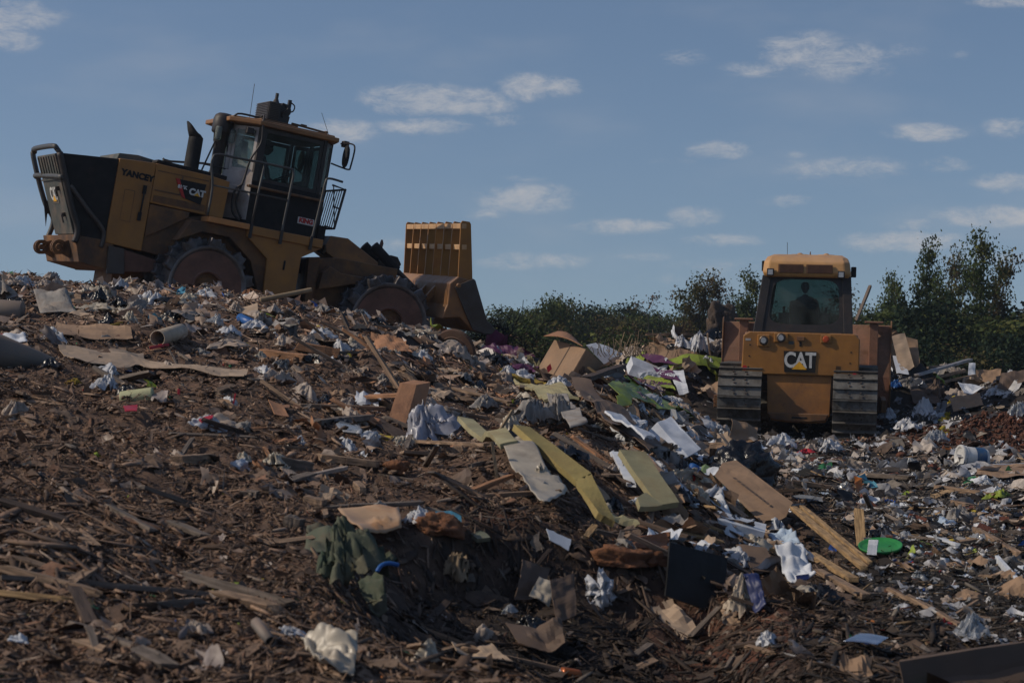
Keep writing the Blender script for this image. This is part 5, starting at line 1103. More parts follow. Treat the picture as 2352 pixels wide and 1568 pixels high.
bag('dusty_bag', 'grey dusty plastic bundle in the middle of the upper slope', 'bag', 520, 802, 110, 30, PLD, rough=.35); bag('dusty_bag', 'dusty white bundle right of the grey one in the upper slope', 'bag', 655, 790, 52, 32, PLD, rough=.4); bag('dusty_bag', 'pinkish dusty bag at the right end of the upper slope bundles', 'bag', 708, 792, 42, 40, PLD)
beam('timber', 'orange brown split timber lying across the middle of the upper slope', 'timber', (603, 818), (700, 832), .16, .10, WORG); beam('timber', 'second orange brown timber touching the right end of the first', 'timber', (690, 812), (776, 828), .16, .10, WORG, lift=.08)
sheet('cardboard_piece', 'large torn orange brown cardboard below the front drum', 'cardboard', [(852, 772), (925, 782), (946, 812), (868, 822)], CARDO, dd=(.3, .3, -.1, -.1), fold=.06, ragged=.03)
tubeo('pale_tube', 'pale yellow green tube lying on the brown slope', 'tube', (278, 926), (352, 916), .065, mat('pale_yellow_tube', (.46, .46, .26), .6, dirt=.3, dirtcol=(.2, .14, .1)), lift=.03, hollow=False)
sheet('red_scrap', 'bright red scrap in the brown litter left of centre', 'plastic', [(284, 962), (316, 960), (314, 974), (288, 975)], RED, fold=.02, n=6, lift=.05); sheet('red_scrap', 'twisted red strip right of the red scrap', 'plastic', [(456, 992), (490, 984), (488, 990), (462, 1001)], RED, fold=.02, n=6, lift=.05)
beam('red_rod', 'red rod lying flat above the dusty cardboard strip', 'rod', (344, 810), (386, 802), .03, .03, RED, lift=.05); beam('red_rod', 'short red stub standing in the litter', 'rod', (410, 918), (411, 902), .02, .02, RED, dd=(0, 0)); beam('red_rod', 'thin red stick standing left of the torn white scrap', 'rod', (536, 936), (541, 912), .012, .012, RED, dd=(0, 0))
bag('yellow_fluff', 'tuft of yellow fibre on the left slope', 'fibre', 172, 882, 40, 18, FIB, rough=.6)
sheet('tan_sheet', 'flat reddish sheet standing on edge in the slope centre', 'sheet', [(616, 938), (650, 940), (664, 972), (630, 975)], CARDO, dd=(.3, .3, 0, 0), fold=.02, n=6)
beam('plank', 'grey plank lying level left of the brown box, its end meeting a darker broken plank', 'plank', (722, 985), (848, 970), .12, .05, WGREY, lift=.05); beam('plank', 'dark broken plank slanting down from the level grey plank', 'plank', (845, 972), (925, 1022), .17, .06, WDK, lift=.05)
hexa('brown_carton', 'tall narrow brown carton leaning left above the blue grey plastic bundle', 'carton', [(920, 880), (956, 884), (930, 978), (888, 972)], (.12, .30, .02), CARDO, dd=(.2, .2, -.1, -.1), open_=4)
bag('plastic_bundle', 'big blue grey bundle of plastic bags with a navy trim beside the brown carton', 'bag', 985, 1000, 130, 96, mat('bluish_plastic', (.33, .34, .40), .35, dirt=.3, dirtcol=(.2, .15, .12), spec=.6), rough=.5); bag('plastic_bundle', 'pinkish crumpled bag above the blue grey bundle', 'bag', 975, 945, 90, 50, PLD, rough=.45)
sheet('clear_sheet', 'shiny clear plastic flap under the level grey plank', 'plastic', [(772, 992), (820, 988), (828, 1016), (786, 1010)], CLR, fold=.03, crease=.05)
# --- lower left slope
beam('timber_block', 'squared grey timber offcut in the middle of the lower slope', 'timber', (624, 1076), (706, 1092), .115, .10, WGREY, lift=.05); beam('plank', 'pale plank with a split end right of the squared timber', 'plank', (732, 1068), (866, 1084), .08, .05, WTAN, lift=.06); beam('trim_strip', 'white painted trim strip below the pale plank', 'strip', (716, 1114), (794, 1096), .045, .025, PLD, lift=.07)
beam('timber_block', 'reddish timber offcut left of the squared grey one', 'timber', (408, 1072), (484, 1066), .09, .07, WTAN, lift=.04); beam('plank', 'buried plank running down from the squared timber towards the lower left', 'plank', (570, 1150), (718, 1102), .12, .04, WGREY, lift=.04)
beam('wood_block', 'small wooden block on end under the white trim strip', 'block', (698, 1162), (748, 1176), .09, .07, WTAN, lift=.04); beam('wood_block', 'second wooden block to the lower left of the small one', 'block', (652, 1206), (688, 1216), .10, .08, WGREY, lift=.03); beam('wood_block', 'pale cube of wood right of the buried plank', 'block', (818, 1128), (834, 1144), .05, .05, WTAN, lift=.05)
bag('rock', 'rounded brown lump right of the pale plank', 'rock', 912, 1076, 64, 44, CLAY, rough=.15, ears=False); bag('rock', 'grey stone below the white trim strip', 'rock', 872, 1172, 40, 42, RAG, rough=.15, ears=False)
bag('green_cloth', 'large dirty green cloth bundle at the lower middle', 'cloth', 800, 1315, 170, 190, GRC, depth=.6, rough=.42); sheet('green_cloth', 'grey green flap of cloth hanging off the top of the big green bundle', 'cloth', [(705, 1215), (800, 1225), (850, 1300), (700, 1290)], mat('dusty_green_cloth', (.10, .115, .08), .9, dirt=.5), dd=(.5, .5, -.15, -.15), fold=.06, crease=.12); sheet('green_cloth', 'dark green torn strip trailing right below the green bundle', 'cloth', [(820, 1340), (880, 1330), (892, 1425), (850, 1440)], GRC, dd=(.2, .2, -.2, -.2), fold=.05, crease=.1)
o = MB().smoothtube([P3(866, 1312, 10.6), P3(876, 1298, 10.62), P3(893, 1293, 10.65), P3(915, 1297, 10.68)], .012, 8).build('blue_hose', BLU, None, smooth=True); tag(o, 'curved blue hose end right of the green cloth bundle', 'hose')
sheet('wrapper', 'cream and orange crumpled wrapper above the green cloth', 'wrapper', [(775, 1208), (915, 1205), (922, 1252), (830, 1262)], mat('orange_wrapper', (.50, .33, .2), .45, dirt=.35, dirtcol=(.4, .16, .04), scale=4, thin=.1), fold=.05, crease=.12, lift=.06)
bag('plastic_bag', 'white plastic bag in the shade above the red earth', 'bag', 962, 1196, 74, 44, PLW, rough=.5)
bag('red_earth', 'dark red clump of earth right of the white bag in the shade', 'earth', 1010, 1225, 140, 66, CLAY, rough=.22, ears=False)
beam('slate', 'green grey painted board leaning in the dark hollow', 'board', (1050, 1200), (1112, 1250), .10, .03, mat('grey_green_paint', (.16, .17, .12), .7, dirt=.4), dd=(.3, -.1))
for a in [((425, 1345), (662, 1408), .09, .05, WGREY, 'long grey split log across the lower left'), ((515, 1392), (640, 1425), .06, .05, WTAN, 'pale rail lying under the long grey split log'), ((-20, 1322), (232, 1388), .09, .04, WTAN, 'long tan plank from the left edge to the dark upright stake'), ((20, 1332), (228, 1350), .05, .03, WGREY, 'thin grey lath above the long tan plank'), ((0, 1350), (480, 1390), .06, .03, WGREY, 'thin grey board reaching right past the dark upright stake'), ((-20, 1385), (215, 1408), .05, .03, WYEL, 'thin yellowish lath below the long tan plank at the left edge'),
          ((345, 1416), (462, 1404), .08, .04, WGREY, 'short level grey board below the split log'), ((170, 1462), (372, 1538), .07, .04, WGREY, 'dark grey pole running to the bottom left'), ((310, 1520), (400, 1568), .075, .05, WGREY, 'squared stick leaving the bottom edge left of centre'), ((245, 1180), (355, 1240), .06, .03, WGREY, 'curved lath half way down the left slope'), ((0, 1170), (150, 1215), .06, .03, WDK, 'dark lath near the left edge half way down'), ((-10, 1290), (95, 1235), .07, .03, WGREY, 'fan of split grey wood at the left edge'),
          ((120, 1232), (200, 1262), .09, .03, WTAN, 'short wide tan board left of the dark hole'), ((180, 1500), (235, 1520), .05, .03, WTAN, 'tan lath end above the white paper at the bottom left'), ((210, 1330), (150, 1370), .07, .02, WTAN, 'tan splintered board crossing the lath at the lower left'), ((380, 1215), (470, 1250), .06, .03, WGREY, 'short grey lath in the bare earth patch')]:
    beam('plank', a[5], 'plank', a[0], a[1], a[2], a[3], a[4], lift=.05, roll=hrng.normal(0, .3), taper=.15, jag=.8)
beam('stake', 'dark upright stake in front of the long tan plank', 'stake', (172, 1366), (212, 1448), .06, .02, WDK, dd=(.25, -.1)); beam('stake', 'small dark stake by the middle of the split log', 'stake', (388, 1372), (398, 1412), .04, .03, WDK, dd=(0, 0)); beam('stake', 'thin leaning splinter at the lower left edge of the white crumpled film', 'stake', (205, 1455), (222, 1510), .03, .02, WGREY, dd=(.1, -.05))
tubeo('grey_pipe', 'short bent grey pipe above the cream plastic sheet', 'pipe', (588, 1455), (622, 1500), .025, GRP, dd=(.1, -.1))
sheet('cream_sheet', 'cream plastic sheet with sharp folds at the bottom, left of centre', 'plastic', [(690, 1478), (822, 1482), (812, 1566), (735, 1556)], PLC, dd=(.25, .2, -.15, -.15), fold=.05, crease=.09, n=44)
bag('white_film', 'white crumpled film just above the cream plastic sheet', 'plastic', 655, 1462, 80, 36, PLW, rough=.5); bag('white_film', 'white crumpled film under the short grey pipe', 'plastic', 450, 1455, 60, 44, PLD, rough=.6)
sheet('paper_cup', 'white curled paper at the bottom left corner', 'paper', [(22, 1478), (60, 1474), (66, 1512), (20, 1508)], PAP, dd=(.05, .05, 0, 0), fold=.04, crease=.04); bag('clear_bottle', 'crushed clear bottle right of the curled paper at the bottom left', 'bottle', 118, 1530, 60, 28, CLR); bag('blue_scrap', 'light blue plastic scrap at the bottom left', 'plastic', 276, 1532, 22, 22, CYAN); bag('dusty_bag', 'pale pink plastic half buried below the bare earth patch', 'bag', 440, 1328, 90, 34, PLD, rough=.25)
bag('foam_lump', 'grubby white foam lump at the bottom centre', 'foam', 1110, 1462, 46, 60, PLD, rough=.2, ears=False); sheet('cardboard_piece', 'flat pale cardboard at the bottom centre', 'cardboard', [(1036, 1500), (1130, 1494), (1178, 1530), (1052, 1546)], CARDL, dd=(.25, .25, 0, 0), fold=.03); bag('plastic_bag', 'translucent cream bag left of the flat cardboard at the bottom', 'bag', 985, 1510, 60, 70, PLC, rough=.3)
tubeo('drink_can', 'orange red drinks can with a silver end at the bottom edge', 'can', (1290, 1556), (1330, 1562), .033, mat('orange_can', (.45, .12, .03), .35, metal=.3), dd=(0, .05), hollow=False, lift=.03); tubeo('can_end', 'silver rim of the drinks can at the bottom edge', 'can end', (1284, 1555), (1291, 1556), .031, SILV, dd=(0, 0), hollow=False, lift=.03)
sheet('carton_flap', 'tall grey brown carton flap standing in the dark hollow', 'cardboard', [(1205, 1292), (1262, 1318), (1235, 1400), (1180, 1388)], CARDD, dd=(.1, .2, 0, -.1), fold=.03); sheet('carton_flap', 'cream inside of a carton flap with a sunlit edge in the hollow', 'cardboard', [(1238, 1335), (1272, 1350), (1262, 1402), (1216, 1376)], PLC, dd=(.02, .02, -.15, -.15), fold=.03); sheet('carton_flap', 'brown folded carton side right of the cream flap', 'cardboard', [(1262, 1345), (1318, 1328), (1325, 1420), (1280, 1440)], CARDD, dd=(0, .1, -.1, -.2), fold=.03); sheet('paper_scrap', 'white and blue printed paper on top of the carton flaps', 'paper', [(1254, 1310), (1312, 1318), (1305, 1334), (1262, 1328)], PAP, dd=(.15, .15, .1, .1), fold=.03, n=8)
sheet('curved_cardboard', 'dark curved carton bottom below the flaps in the hollow', 'cardboard', [(1160, 1450), (1290, 1440), (1300, 1500), (1190, 1510)], CARDD, dd=(.2, .2, -.1, -.1), fold=.08); bag('bottle', 'clear bottle end beside the carton flaps', 'bottle', 1170, 1402, 38, 40, CLR, rough=.1); bag('black_film', 'shiny dark green film between the bottle and the carton flaps', 'plastic', 1215, 1440, 80, 44, PLB, rough=.5)
bag('root', 'tangle of dry roots and stems in the dark hollow', 'roots', 1045, 1335, 70, 60, STK, rough=.9)
# --- dark panel and clay slab
sheet('black_board', 'large matt black panel standing upright at the lower centre right', 'panel', [(1538, 1255), (1668, 1292), (1662, 1425), (1528, 1378)], PLBM, dd=(0, .15, 0, -.1), fold=.015, n=10, thick=.02, conform=False)
sheet('black_sheet', 'thin black sheet roofing the orange slab left of the black panel', 'sheet', [(1375, 1232), (1600, 1240), (1560, 1256), (1400, 1248)], PLBM, dd=(.5, .6, -.1, -.1), fold=.03, n=10, thick=.012, conform=False)
sheet('orange_slab', 'orange brown slab of clay covered board under the black sheet', 'slab', [(1318, 1252), (1535, 1242), (1532, 1282), (1420, 1268)], CLAY, dd=(.2, .3, 0, -.1), fold=.05, n=16, thick=.05, conform=False, ragged=.015)
bag('clay_lump', 'orange clay lump under the slab left of the black panel', 'earth', 1500, 1300, 80, 50, CLAY, rough=.2, ears=False); bag('clay_lump', 'wide bank of loose orange clay below the slab', 'earth', 1430, 1318, 150, 60, CLAY, rough=.2, ears=False); bag('brown_bag', 'crumpled tan bag right of the black panel', 'bag', 1705, 1395, 90, 110, BGP, rough=.4); sheet('drink_carton', 'red and navy printed wrapper right of the black panel', 'wrapper', [(1708, 1335), (1742, 1330), (1760, 1400), (1735, 1420)], NAVY, dd=(.1, .1, -.1, -.1), fold=.04, crease=.05); sheet('red_label', 'red patch at the top of the navy wrapper', 'wrapper', [(1712, 1336), (1735, 1334), (1738, 1352), (1716, 1356)], RED, dd=(-.02, -.02, -.08, -.08), fold=.01, n=5, conform=False)
sheet('brown_board', 'dusty brown board behind the black panel beside the white crumpled carton', 'board', [(1690, 1260), (1760, 1270), (1790, 1310), (1730, 1350)], CARDD, dd=(.4, .3, 0, -.1), fold=.03)
# --- centre: broken stick, foam boards, rags
beam('stick', 'upper half of the snapped pale stick standing in the centre', 'stick', (1177, 942), (1129, 1018), .030, .022, STK, dd=(.1, 0), lift=.0, jag=.2); beam('stick', 'lower half of the snapped pale stick, planted in the waste', 'stick', (1130, 1014), (1143, 1106), .030, .022, STK, dd=(0, 0), lift=0, jag=.2)
sheet('foam_board', 'long bent yellow foam board running down the middle', 'foam board', [(1178, 1012), (1215, 1018), (1358, 1125), (1322, 1142)], FOY, dd=(.5, .6, -.2, -.3), fold=.006, n=10, thick=.05, conform=False, lift=.10); sheet('foam_board', 'lower bent half of the long yellow foam board', 'foam board', [(1322, 1140), (1358, 1124), (1410, 1236), (1372, 1215)], FOY, dd=(-.15, -.1, -.5, -.5), fold=.01, n=8, thick=.05, ragged=.012, conform=False, lift=.09)
sheet('foam_board', 'pale yellow board behind the snapped stick', 'foam board', [(1050, 985), (1085, 992), (1190, 1062), (1150, 1070)], FOP, fold=.02, thick=.04, lift=.08); sheet('foam_board', 'yellow white foam board at the foot of the slope above the fibre lump', 'foam board', [(1420, 1070), (1480, 1074), (1558, 1190), (1510, 1196)], FOP, dd=(.4, .5, -.1, -.2), fold=.008, thick=.05, conform=False, lift=.10); sheet('foam_board', 'short pale yellow offcut below the yellow white foam board', 'foam board', [(1462, 1182), (1512, 1176), (1520, 1198), (1468, 1204)], FOP, fold=.01, thick=.04, lift=.06); beam('white_edge_strip', 'white strip along the left edge of the yellow white foam board', 'strip', (1414, 1074), (1450, 1150), .07, .03, PAP, lift=.12)
sheet('fibre_mat', 'ragged edge of yellow fibre insulation high in the centre', 'insulation', [(1148, 862), (1210, 868), (1262, 900), (1180, 888)], FIB, dd=(.3, .3, 0, 0), fold=.06, thick=.05, ragged=.04); sheet('foam_board', 'pale yellow long board under the fibre insulation', 'foam board', [(1180, 892), (1270, 900), (1330, 940), (1250, 945)], FOP, fold=.03, thick=.03, lift=.06); bag('fibre_lump', 'lump of yellow fibre at the foot of the slope', 'insulation', 1545, 1172, 62, 40, FIB, rough=.6)
for px, py, w, h, lb in ((1225, 965, 110, 70, 'large pale rag spilling down the slope right of the snapped stick'), (1285, 960, 90, 80, 'pale cloth with frayed hem right of the large pale rag'), (1170, 985, 60, 50, 'small pale cloth behind the top of the snapped stick'), (1120, 935, 70, 40, 'cream rag above the snapped stick'), (1240, 1110, 80, 60, 'cream padding under the long yellow foam board')): bag('rag', lb, 'rag', px, py, w, h, RAG if 'rag' in lb else PLC, rough=.5)
sheet('rag_sheet', 'long torn pale cloth below the snapped stick', 'cloth', [(1150, 1060), (1200, 1040), (1300, 1180), (1250, 1200)], PLC, fold=.06, crease=.14, lift=.08, n=22); sheet('rag_sheet', 'grey cloth strip hanging from the pale cloth with frayed hem', 'cloth', [(1255, 925), (1300, 930), (1350, 1015), (1310, 1030)], RAG, fold=.06, crease=.12, lift=.1, n=20)
sheet('cardboard_sheet', 'long grey brown cardboard sliding down from the heap top', 'cardboard', [(1312, 905), (1358, 915), (1462, 1020), (1405, 1025)], CARDD, fold=.04, lift=.12); sheet('cardboard_sheet', 'grey brown cardboard continuing to the lower right', 'cardboard', [(1395, 1005), (1440, 1000), (1530, 1062), (1490, 1072)], CARDD, fold=.04, lift=.08); sheet('white_board', 'white board slanting down beside the long grey cardboard', 'board', [(1388, 1000), (1425, 1008), (1505, 1062), (1480, 1070)], PAP, fold=.02, lift=.14, thick=.02)
for a in [((1040, 912), (1170, 945), 'thin tan lath high on the slope left of the pale rag'), ((955, 1040), (1120, 1052), 'long thin brown lath under the blue grey bundle'), ((1120, 985), (1000, 955), 'brown lath behind the blue grey bundle'), ((1480, 1085), (1530, 1120), 'tan slat near the mint green box'), ((1640, 1160), (1712, 1215), 'tan board edge under the long brown carton'), ((1480, 1075), (1580, 1180), 'long thin pale slat right of the yellow white foam board')]: beam('lath', a[2], 'lath', a[0], a[1], .07, .025, WTAN, lift=.1)
# --- heap of cartons in the middle distance
def big_box():
    d0 = Gd(1320, 876)-.1; A, B, C_ = P3(1274, 781, d0+.55), P3(1347, 801, d0), P3(1389, 840, d0+.45); a_, b_, e_ = P3(1235, 848, d0+.50), P3(1306, 872, d0-.12), P3(1342, 884, d0+.30)
    D = A+C_-B; d_ = a_+e_-b_; c = (A+B+C_+a_+b_+e_)/6
    def grid(q, n=9):
        return [q[0]*(1-s)*(1-t)+q[1]*s*(1-t)+q[2]*s*t+q[3]*(1-s)*t-c for t in np.linspace(0, 1, n) for s in np.linspace(0, 1, n)], [(i*n+j, i*n+j+1, (i+1)*n+j+1, (i+1)*n+j) for i in range(n-1) for j in range(n-1)]
    mb = MB()
    for q in ((A, B, b_, a_), (B, C_, e_, b_), (C_, D, d_, e_), (D, A, a_, d_), (a_, b_, e_, d_)): mb.add(*grid(q))
    o = mb.build('cardboard_box', CARD, None, 0, False, .012); o.location = c; tag(o, 'big open cardboard box on top of the heap with its flap thrown back', 'carton')
    f = MB(); n = 9; P0, P1 = P3(1249, 772, d0+.35), P3(1338, 795, d0-.02); Q0, Q1 = P3(1281, 761, d0+.75), P3(1330, 788, d0+.6); vs = []
    for t in np.linspace(0, 1, n):
        for s_ in np.linspace(0, 1, n): vs.append(P0*(1-s_)*(1-t)+P1*s_*(1-t)+Q1*s_*t+Q0*(1-s_)*t+Vector((0, 0, .05*math.sin(3.14*s_)))-c)
    f.add(vs, [(i*n+j, i*n+j+1, (i+1)*n+j+1, (i+1)*n+j) for i in range(n-1) for j in range(n-1)]); f.build('flap', CARDO, o, 0, False, .01)
    l_ = MB(); x_ = (b_-B); u_ = (B-A).normalized(); n_ = u_.cross(x_).normalized(); n_ = n_ if n_.y < 0 else -n_
    l_.add([B*.55+A*.45+n_*.012-c, B*.53+A*.47+n_*.012-c, b_*.53+a_*.47+n_*.012-c, b_*.55+a_*.45+n_*.012-c], [(0, 1, 2, 3)]); l_.build('seam', CARDD, o)
    write_on(o, [B, C_, e_, b_], c, .50, .72, 'EMS', .16, CARDD, True, .022, bold=.004, ang=-.55)
    t_ = P3(1261, 858, d0+.25)-c; MB().add([t_+n_*.02, t_+n_*.02+Vector((.05, 0, .05)), t_+n_*.02+Vector((.03, 0, .12)), t_+n_*.02+Vector((-.02, 0, .07))], [(0, 1, 2, 3)]).build('sticker', RED, o)
big_box()
o, F, Bk, c = hexa('white_box', 'white printed box lying behind the big open cardboard box', 'carton', [(1345, 792), (1372, 800), (1412, 820), (1388, 838)], (.25, .4, .05), PAP); 
o, F, Bk, c = hexa('white_box', 'long white box slanting down right of the big cardboard box', 'carton', [(1454, 836), (1522, 863), (1508, 882), (1442, 860)], (-.02, .34, .17), PAP, dd=(0, 0, -.1, -.1))
sheet('white_sheet', 'white panel with an orange edge running down right of the long white box', 'panel', [(1540, 875), (1570, 872), (1582, 925), (1560, 930)], PAP, fold=.02, lift=.12)
def lime(c4, lb, txt=None, flip=False, dd=None, lift=.1):
    o = sheet('lime_sheet', lb, 'printed sheet', c4, LIME, dd=dd, fold=.03, lift=lift, n=12)
    if txt:
        d0 = Gd((c4[2][0]+c4[3][0])/2, (c4[2][1]+c4[3][1])/2); F = [P3(px, py, min(max(Gd(px, py), d0*.84), d0*1.16)) for px, py in c4]; F = [f+Vector((0, 0, lift+.05)) for f in F]; write_on(o, F, None, .45, .5, txt, .17, PURP, flip, .03, bold=.006)
    return o
lime([(1530, 845), (1662, 842), (1660, 862), (1545, 868)], 'lime green printed sheet left of the bulldozer track', None); lime([(1398, 918), (1470, 912), (1565, 968), (1440, 962)], 'bright lime green sheet with upside down capitals in the heap', 'SMARTCORE', True); lime([(1470, 880), (1540, 892), (1552, 915), (1478, 905)], 'small dark lime sheet with purple letters under the long white box', 'SMARTCORE', True); lime([(1415, 945), (1450, 938), (1450, 965), (1420, 968)], 'yellow lime corner below the bright lime sheet')
for c4, lb, tx in (([(1468, 838), (1520, 842), (1560, 862), (1500, 858)], 'purple sheet with white capitals above the lime sheet left of the track', 'WIDER'), ([(1500, 868), (1545, 878), (1565, 902), (1520, 892)], 'purple strip with white capitals beside the white panel', 'LONGER'), ([(1440, 900), (1500, 905), (1530, 925), (1470, 925)], 'plain purple sheet under the small dark lime sheet', None)):
    o = sheet('purple_sheet', lb, 'printed sheet', c4, PURP, fold=.02, lift=.14, n=10)
    if tx: d0 = Gd((c4[2][0]+c4[3][0])/2, (c4[2][1]+c4[3][1])/2); F = [P3(px, py, min(max(Gd(px, py), d0*.84), d0*1.16))+Vector((0, 0, .22)) for px, py in c4]; write_on(o, F, None, .5, .5, tx, .15, PAP, False, .02, bold=.004)
for px, py, w, h, m_, lb in ((1195, 868, 62, 30, PLW, 'white bag with red print left of the big cardboard box'), (1278, 888, 52, 40, PLW, 'bright white knotted bag under the big cardboard box'), (1165, 858, 40, 30, PLW, 'white crumpled bag on the shoulder of the mound'), (1375, 868, 44, 20, FOAM, 'white foam piece below the big cardboard box'), (1400, 892, 60, 18, FOAM, 'flat white foam piece under the brown slat of the heap'), (1545, 930, 60, 28, PLW, 'bluish white bag below the white panel'), (1440, 960, 30, 30, PLW, 'round white bag by the bright lime sheet'), (1478, 1020, 60, 40, PLW, 'red and blue printed white bag left of the printed white box'), (1605, 805, 44, 60, PLW, 'tall torn white film in the heap left of the bulldozer blade'), (1590, 790, 24, 20, FOAM, 'white foam chunk beside the tall torn white film'), (1625, 835, 34, 30, PLW, 'hanging white film below the tall torn film'), (1240, 850, 40, 26, PLB, 'black bag left of the big cardboard box')): bag('bag' if m_ is not FOAM else 'foam_piece', lb, 'bag' if m_ is not FOAM else 'foam', px, py, w, h, m_, rough=.45)
beam('plank', 'level plank lying on the heap left of the bulldozer blade', 'plank', (1482, 768), (1592, 768), .22, .05, WTAN, dd=(0, 0), lift=.0); beam('plank', 'brown slat crossing the white foam in the heap', 'plank', (1345, 895), (1428, 862), .12, .06, WDK, lift=.12); beam('plank', 'upright tan slat behind the tall torn white film', 'plank', (1625, 770), (1632, 830), .10, .03, WTAN, dd=(0, 0)); beam('leaning_bar', 'dark bar leaning right of the bulldozer cab', 'bar', (1999, 656), (1966, 738), .07, .05, STEELD, dd=(.3, -.2), lift=0)
bag('dark_boulder', 'big dark brown lump of waste pushed up at the left end of the blade', 'waste lump', 1658, 742, 84, 92, mat('dark_waste', (.075, .06, .052), .95, dirt=.5, bump=1, bscale=20), rough=.3, ears=False)
for c4, lb in (([(1490, 790), (1560, 788), (1565, 835), (1500, 838)], 'brown carton crushed under the level plank on the heap'), ([(1560, 800), (1612, 820), (1600, 845), (1560, 846)], 'small tan carton in the heap left of the bulldozer'), ([(1620, 900), (1660, 870), (1665, 910), (1640, 935)], 'brown torn carton touching the left bulldozer track')): sheet('carton_piece', lb, 'cardboard', c4, CARD, dd=(.5, .5, 0, 0), fold=.05)
# --- foot of the slope
o, F, Bk, c = hexa('white_box', 'white printed box with black oval holes in front of the white bucket', 'carton', [(1484, 996), (1510, 970), (1580, 1048), (1540, 1066)], (.16, .28, .06), PAP, dd=(.3, .4, -.1, -.2)); write_on(o, F, c, .62, .66, 'Via', .12, BLKM, False, .025, bold=.004, ang=-1.15)
F2 = [F[0], F[1], F[2], F[3]]; 
for s_, t_ in ((.35, .55), (.6, .95)):
    p_ = F2[0]*(1-s_)*(1-t_)+F2[1]*s_*(1-t_)+F2[2]*s_*t_+F2[3]*(1-s_)*t_; z_ = (F2[1]-F2[0]).cross(F2[0]-F2[3]).normalized(); z_ = z_ if z_.y < 0 else -z_
    h_ = MB().lathe([(.001, 0), (.05, 0), (.05, .004), (.001, .004)], (0, 0, 0), 'z', 16).build('hand_hole', BLKM, o); h_.matrix_local = Matrix.Translation(p_-c+z_*.022) @ z_.to_track_quat('Z', 'Y').to_matrix().to_4x4(); h_.scale = (1.2, .6, 1)
t_ = tubeo('white_bucket', 'white bucket lying on its side with a grey lid, behind the printed white box', 'bucket', (1558, 1002), (1602, 1010), .15, BUCK, dd=(.35, 0), lift=.02, hollow=False); MB().lathe([(.001, .0), (.135, 0), (.16, -.01), (.165, -.03), (.15, -.04)], (0, 0, 0), 'x', 28).build('lid', GRP, t_).location = (t_.dimensions.x/2+.01, 0, 0)
bag('black_bag', 'large glossy black garbage bag at the foot of the slope', 'bag', 1700, 1092, 185, 150, mat('glossy_black_film', (.010, .010, .012), .3, spec=.6, bump=.8, bscale=9), depth=.75, rough=.3, sub=5, ears=False); bag('black_bag', 'smaller black bag behind the mint green tin', 'bag', 1570, 1078, 60, 34, PLB, rough=.4)
o, F, Bk, c = hexa('brown_carton', 'long closed brown carton lying in front of the black garbage bag', 'carton', [(1640, 1092), (1675, 1086), (1806, 1186), (1762, 1212)], (.10, .30, .10), CARD, dd=(.5, .6, -.2, -.35))
x_ = (F[2]-F[1]).normalized(); n_ = (F[1]-F[0]).cross(F[0]-F[3]).normalized(); n_ = n_ if n_.y < 0 else -n_
pk = MB()
for k in range(9): q_ = F[1]*.62+F[0]*.38+(F[2]-F[1])*(.15+.07*k)-c+n_*.03; pk.add([q_, q_+x_*.05, q_+x_*.05+n_.cross(x_)*.03, q_+n_.cross(x_)*.03], [(0, 1, 2, 3)])
pk.build('printed_marks', CARDD, o)
hexa('mint_tin', 'mint green box tilted left of the long brown carton', 'box', [(1592, 1095), (1612, 1082), (1662, 1118), (1645, 1135)], (.05, .14, .06), MINT, dd=(.1, .1, 0, 0)); tubeo('striped_tin', 'red white and blue tin standing by the mint green box', 'tin', (1583, 1112), (1596, 1082), .05, BLU, dd=(0, .05), hollow=False); tubeo('tin_band', 'red band round the striped tin', 'tin', (1583, 1113), (1587, 1104), .052, RED, dd=(0, .01), hollow=False)
o, F, Bk, c = hexa('flat_carton', 'flat white carton with a navy printed edge below the long brown carton', 'carton', [(1648, 1192), (1758, 1222), (1752, 1238), (1650, 1212)], (.05, .30, .04), PAP, dd=(0, 0, 0, 0)); sheet('navy_edge', 'navy printed strip on the flat white carton', 'printed strip', [(1646, 1188), (1760, 1218), (1758, 1226), (1647, 1198)], NAVY, dd=(-.03, -.03, -.03, -.03), fold=0, n=4, conform=False, lift=0)
sheet('white_paper', 'curved white paper sheet above the flat white carton', 'paper', [(1606, 1150), (1655, 1140), (1680, 1185), (1640, 1192)], PAP, dd=(.2, .2, 0, 0), fold=.10, crease=.04); sheet('white_paper', 'folded white paper between the bucket and the black bag', 'paper', [(1580, 1025), (1640, 1015), (1650, 1048), (1600, 1050)], PAP, dd=(.2, .2, 0, 0), fold=.05, crease=.07); sheet('white_paper', 'white torn carton near the yellow white foam board', 'paper', [(1440, 1072), (1490, 1060), (1530, 1110), (1470, 1120)], PAP, fold=.08, crease=.06)
o = sheet('white_carton', 'upper crumpled part of the pale blue and white printed carton', 'carton', [(1762, 1232), (1818, 1226), (1842, 1262), (1790, 1272)], SKYB, dd=(.3, .3, 0, 0), fold=.05, crease=.06, thick=.012); o = sheet('white_carton', 'large crumpled white carton with navy print below the pale blue part', 'carton', [(1778, 1268), (1842, 1262), (1872, 1330), (1815, 1368)], PAP, dd=(.1, .15, -.2, -.2), fold=.06, crease=.07, thick=.012, n=20)
sheet('navy_print', 'navy printed band across the large crumpled white carton', 'printed strip', [(1790, 1282), (1852, 1290), (1856, 1302), (1800, 1300)], NAVY, dd=(-.02, 0, -.12, -.10), fold=.02, n=8, lift=.05, conform=False); sheet('navy_print', 'navy oval stamp low on the large crumpled white carton', 'printed strip', [(1828, 1338), (1858, 1334), (1858, 1346), (1830, 1350)], NAVY, dd=(-.25, -.22, -.26, -.28), fold=.0, n=6, lift=.05, conform=False)
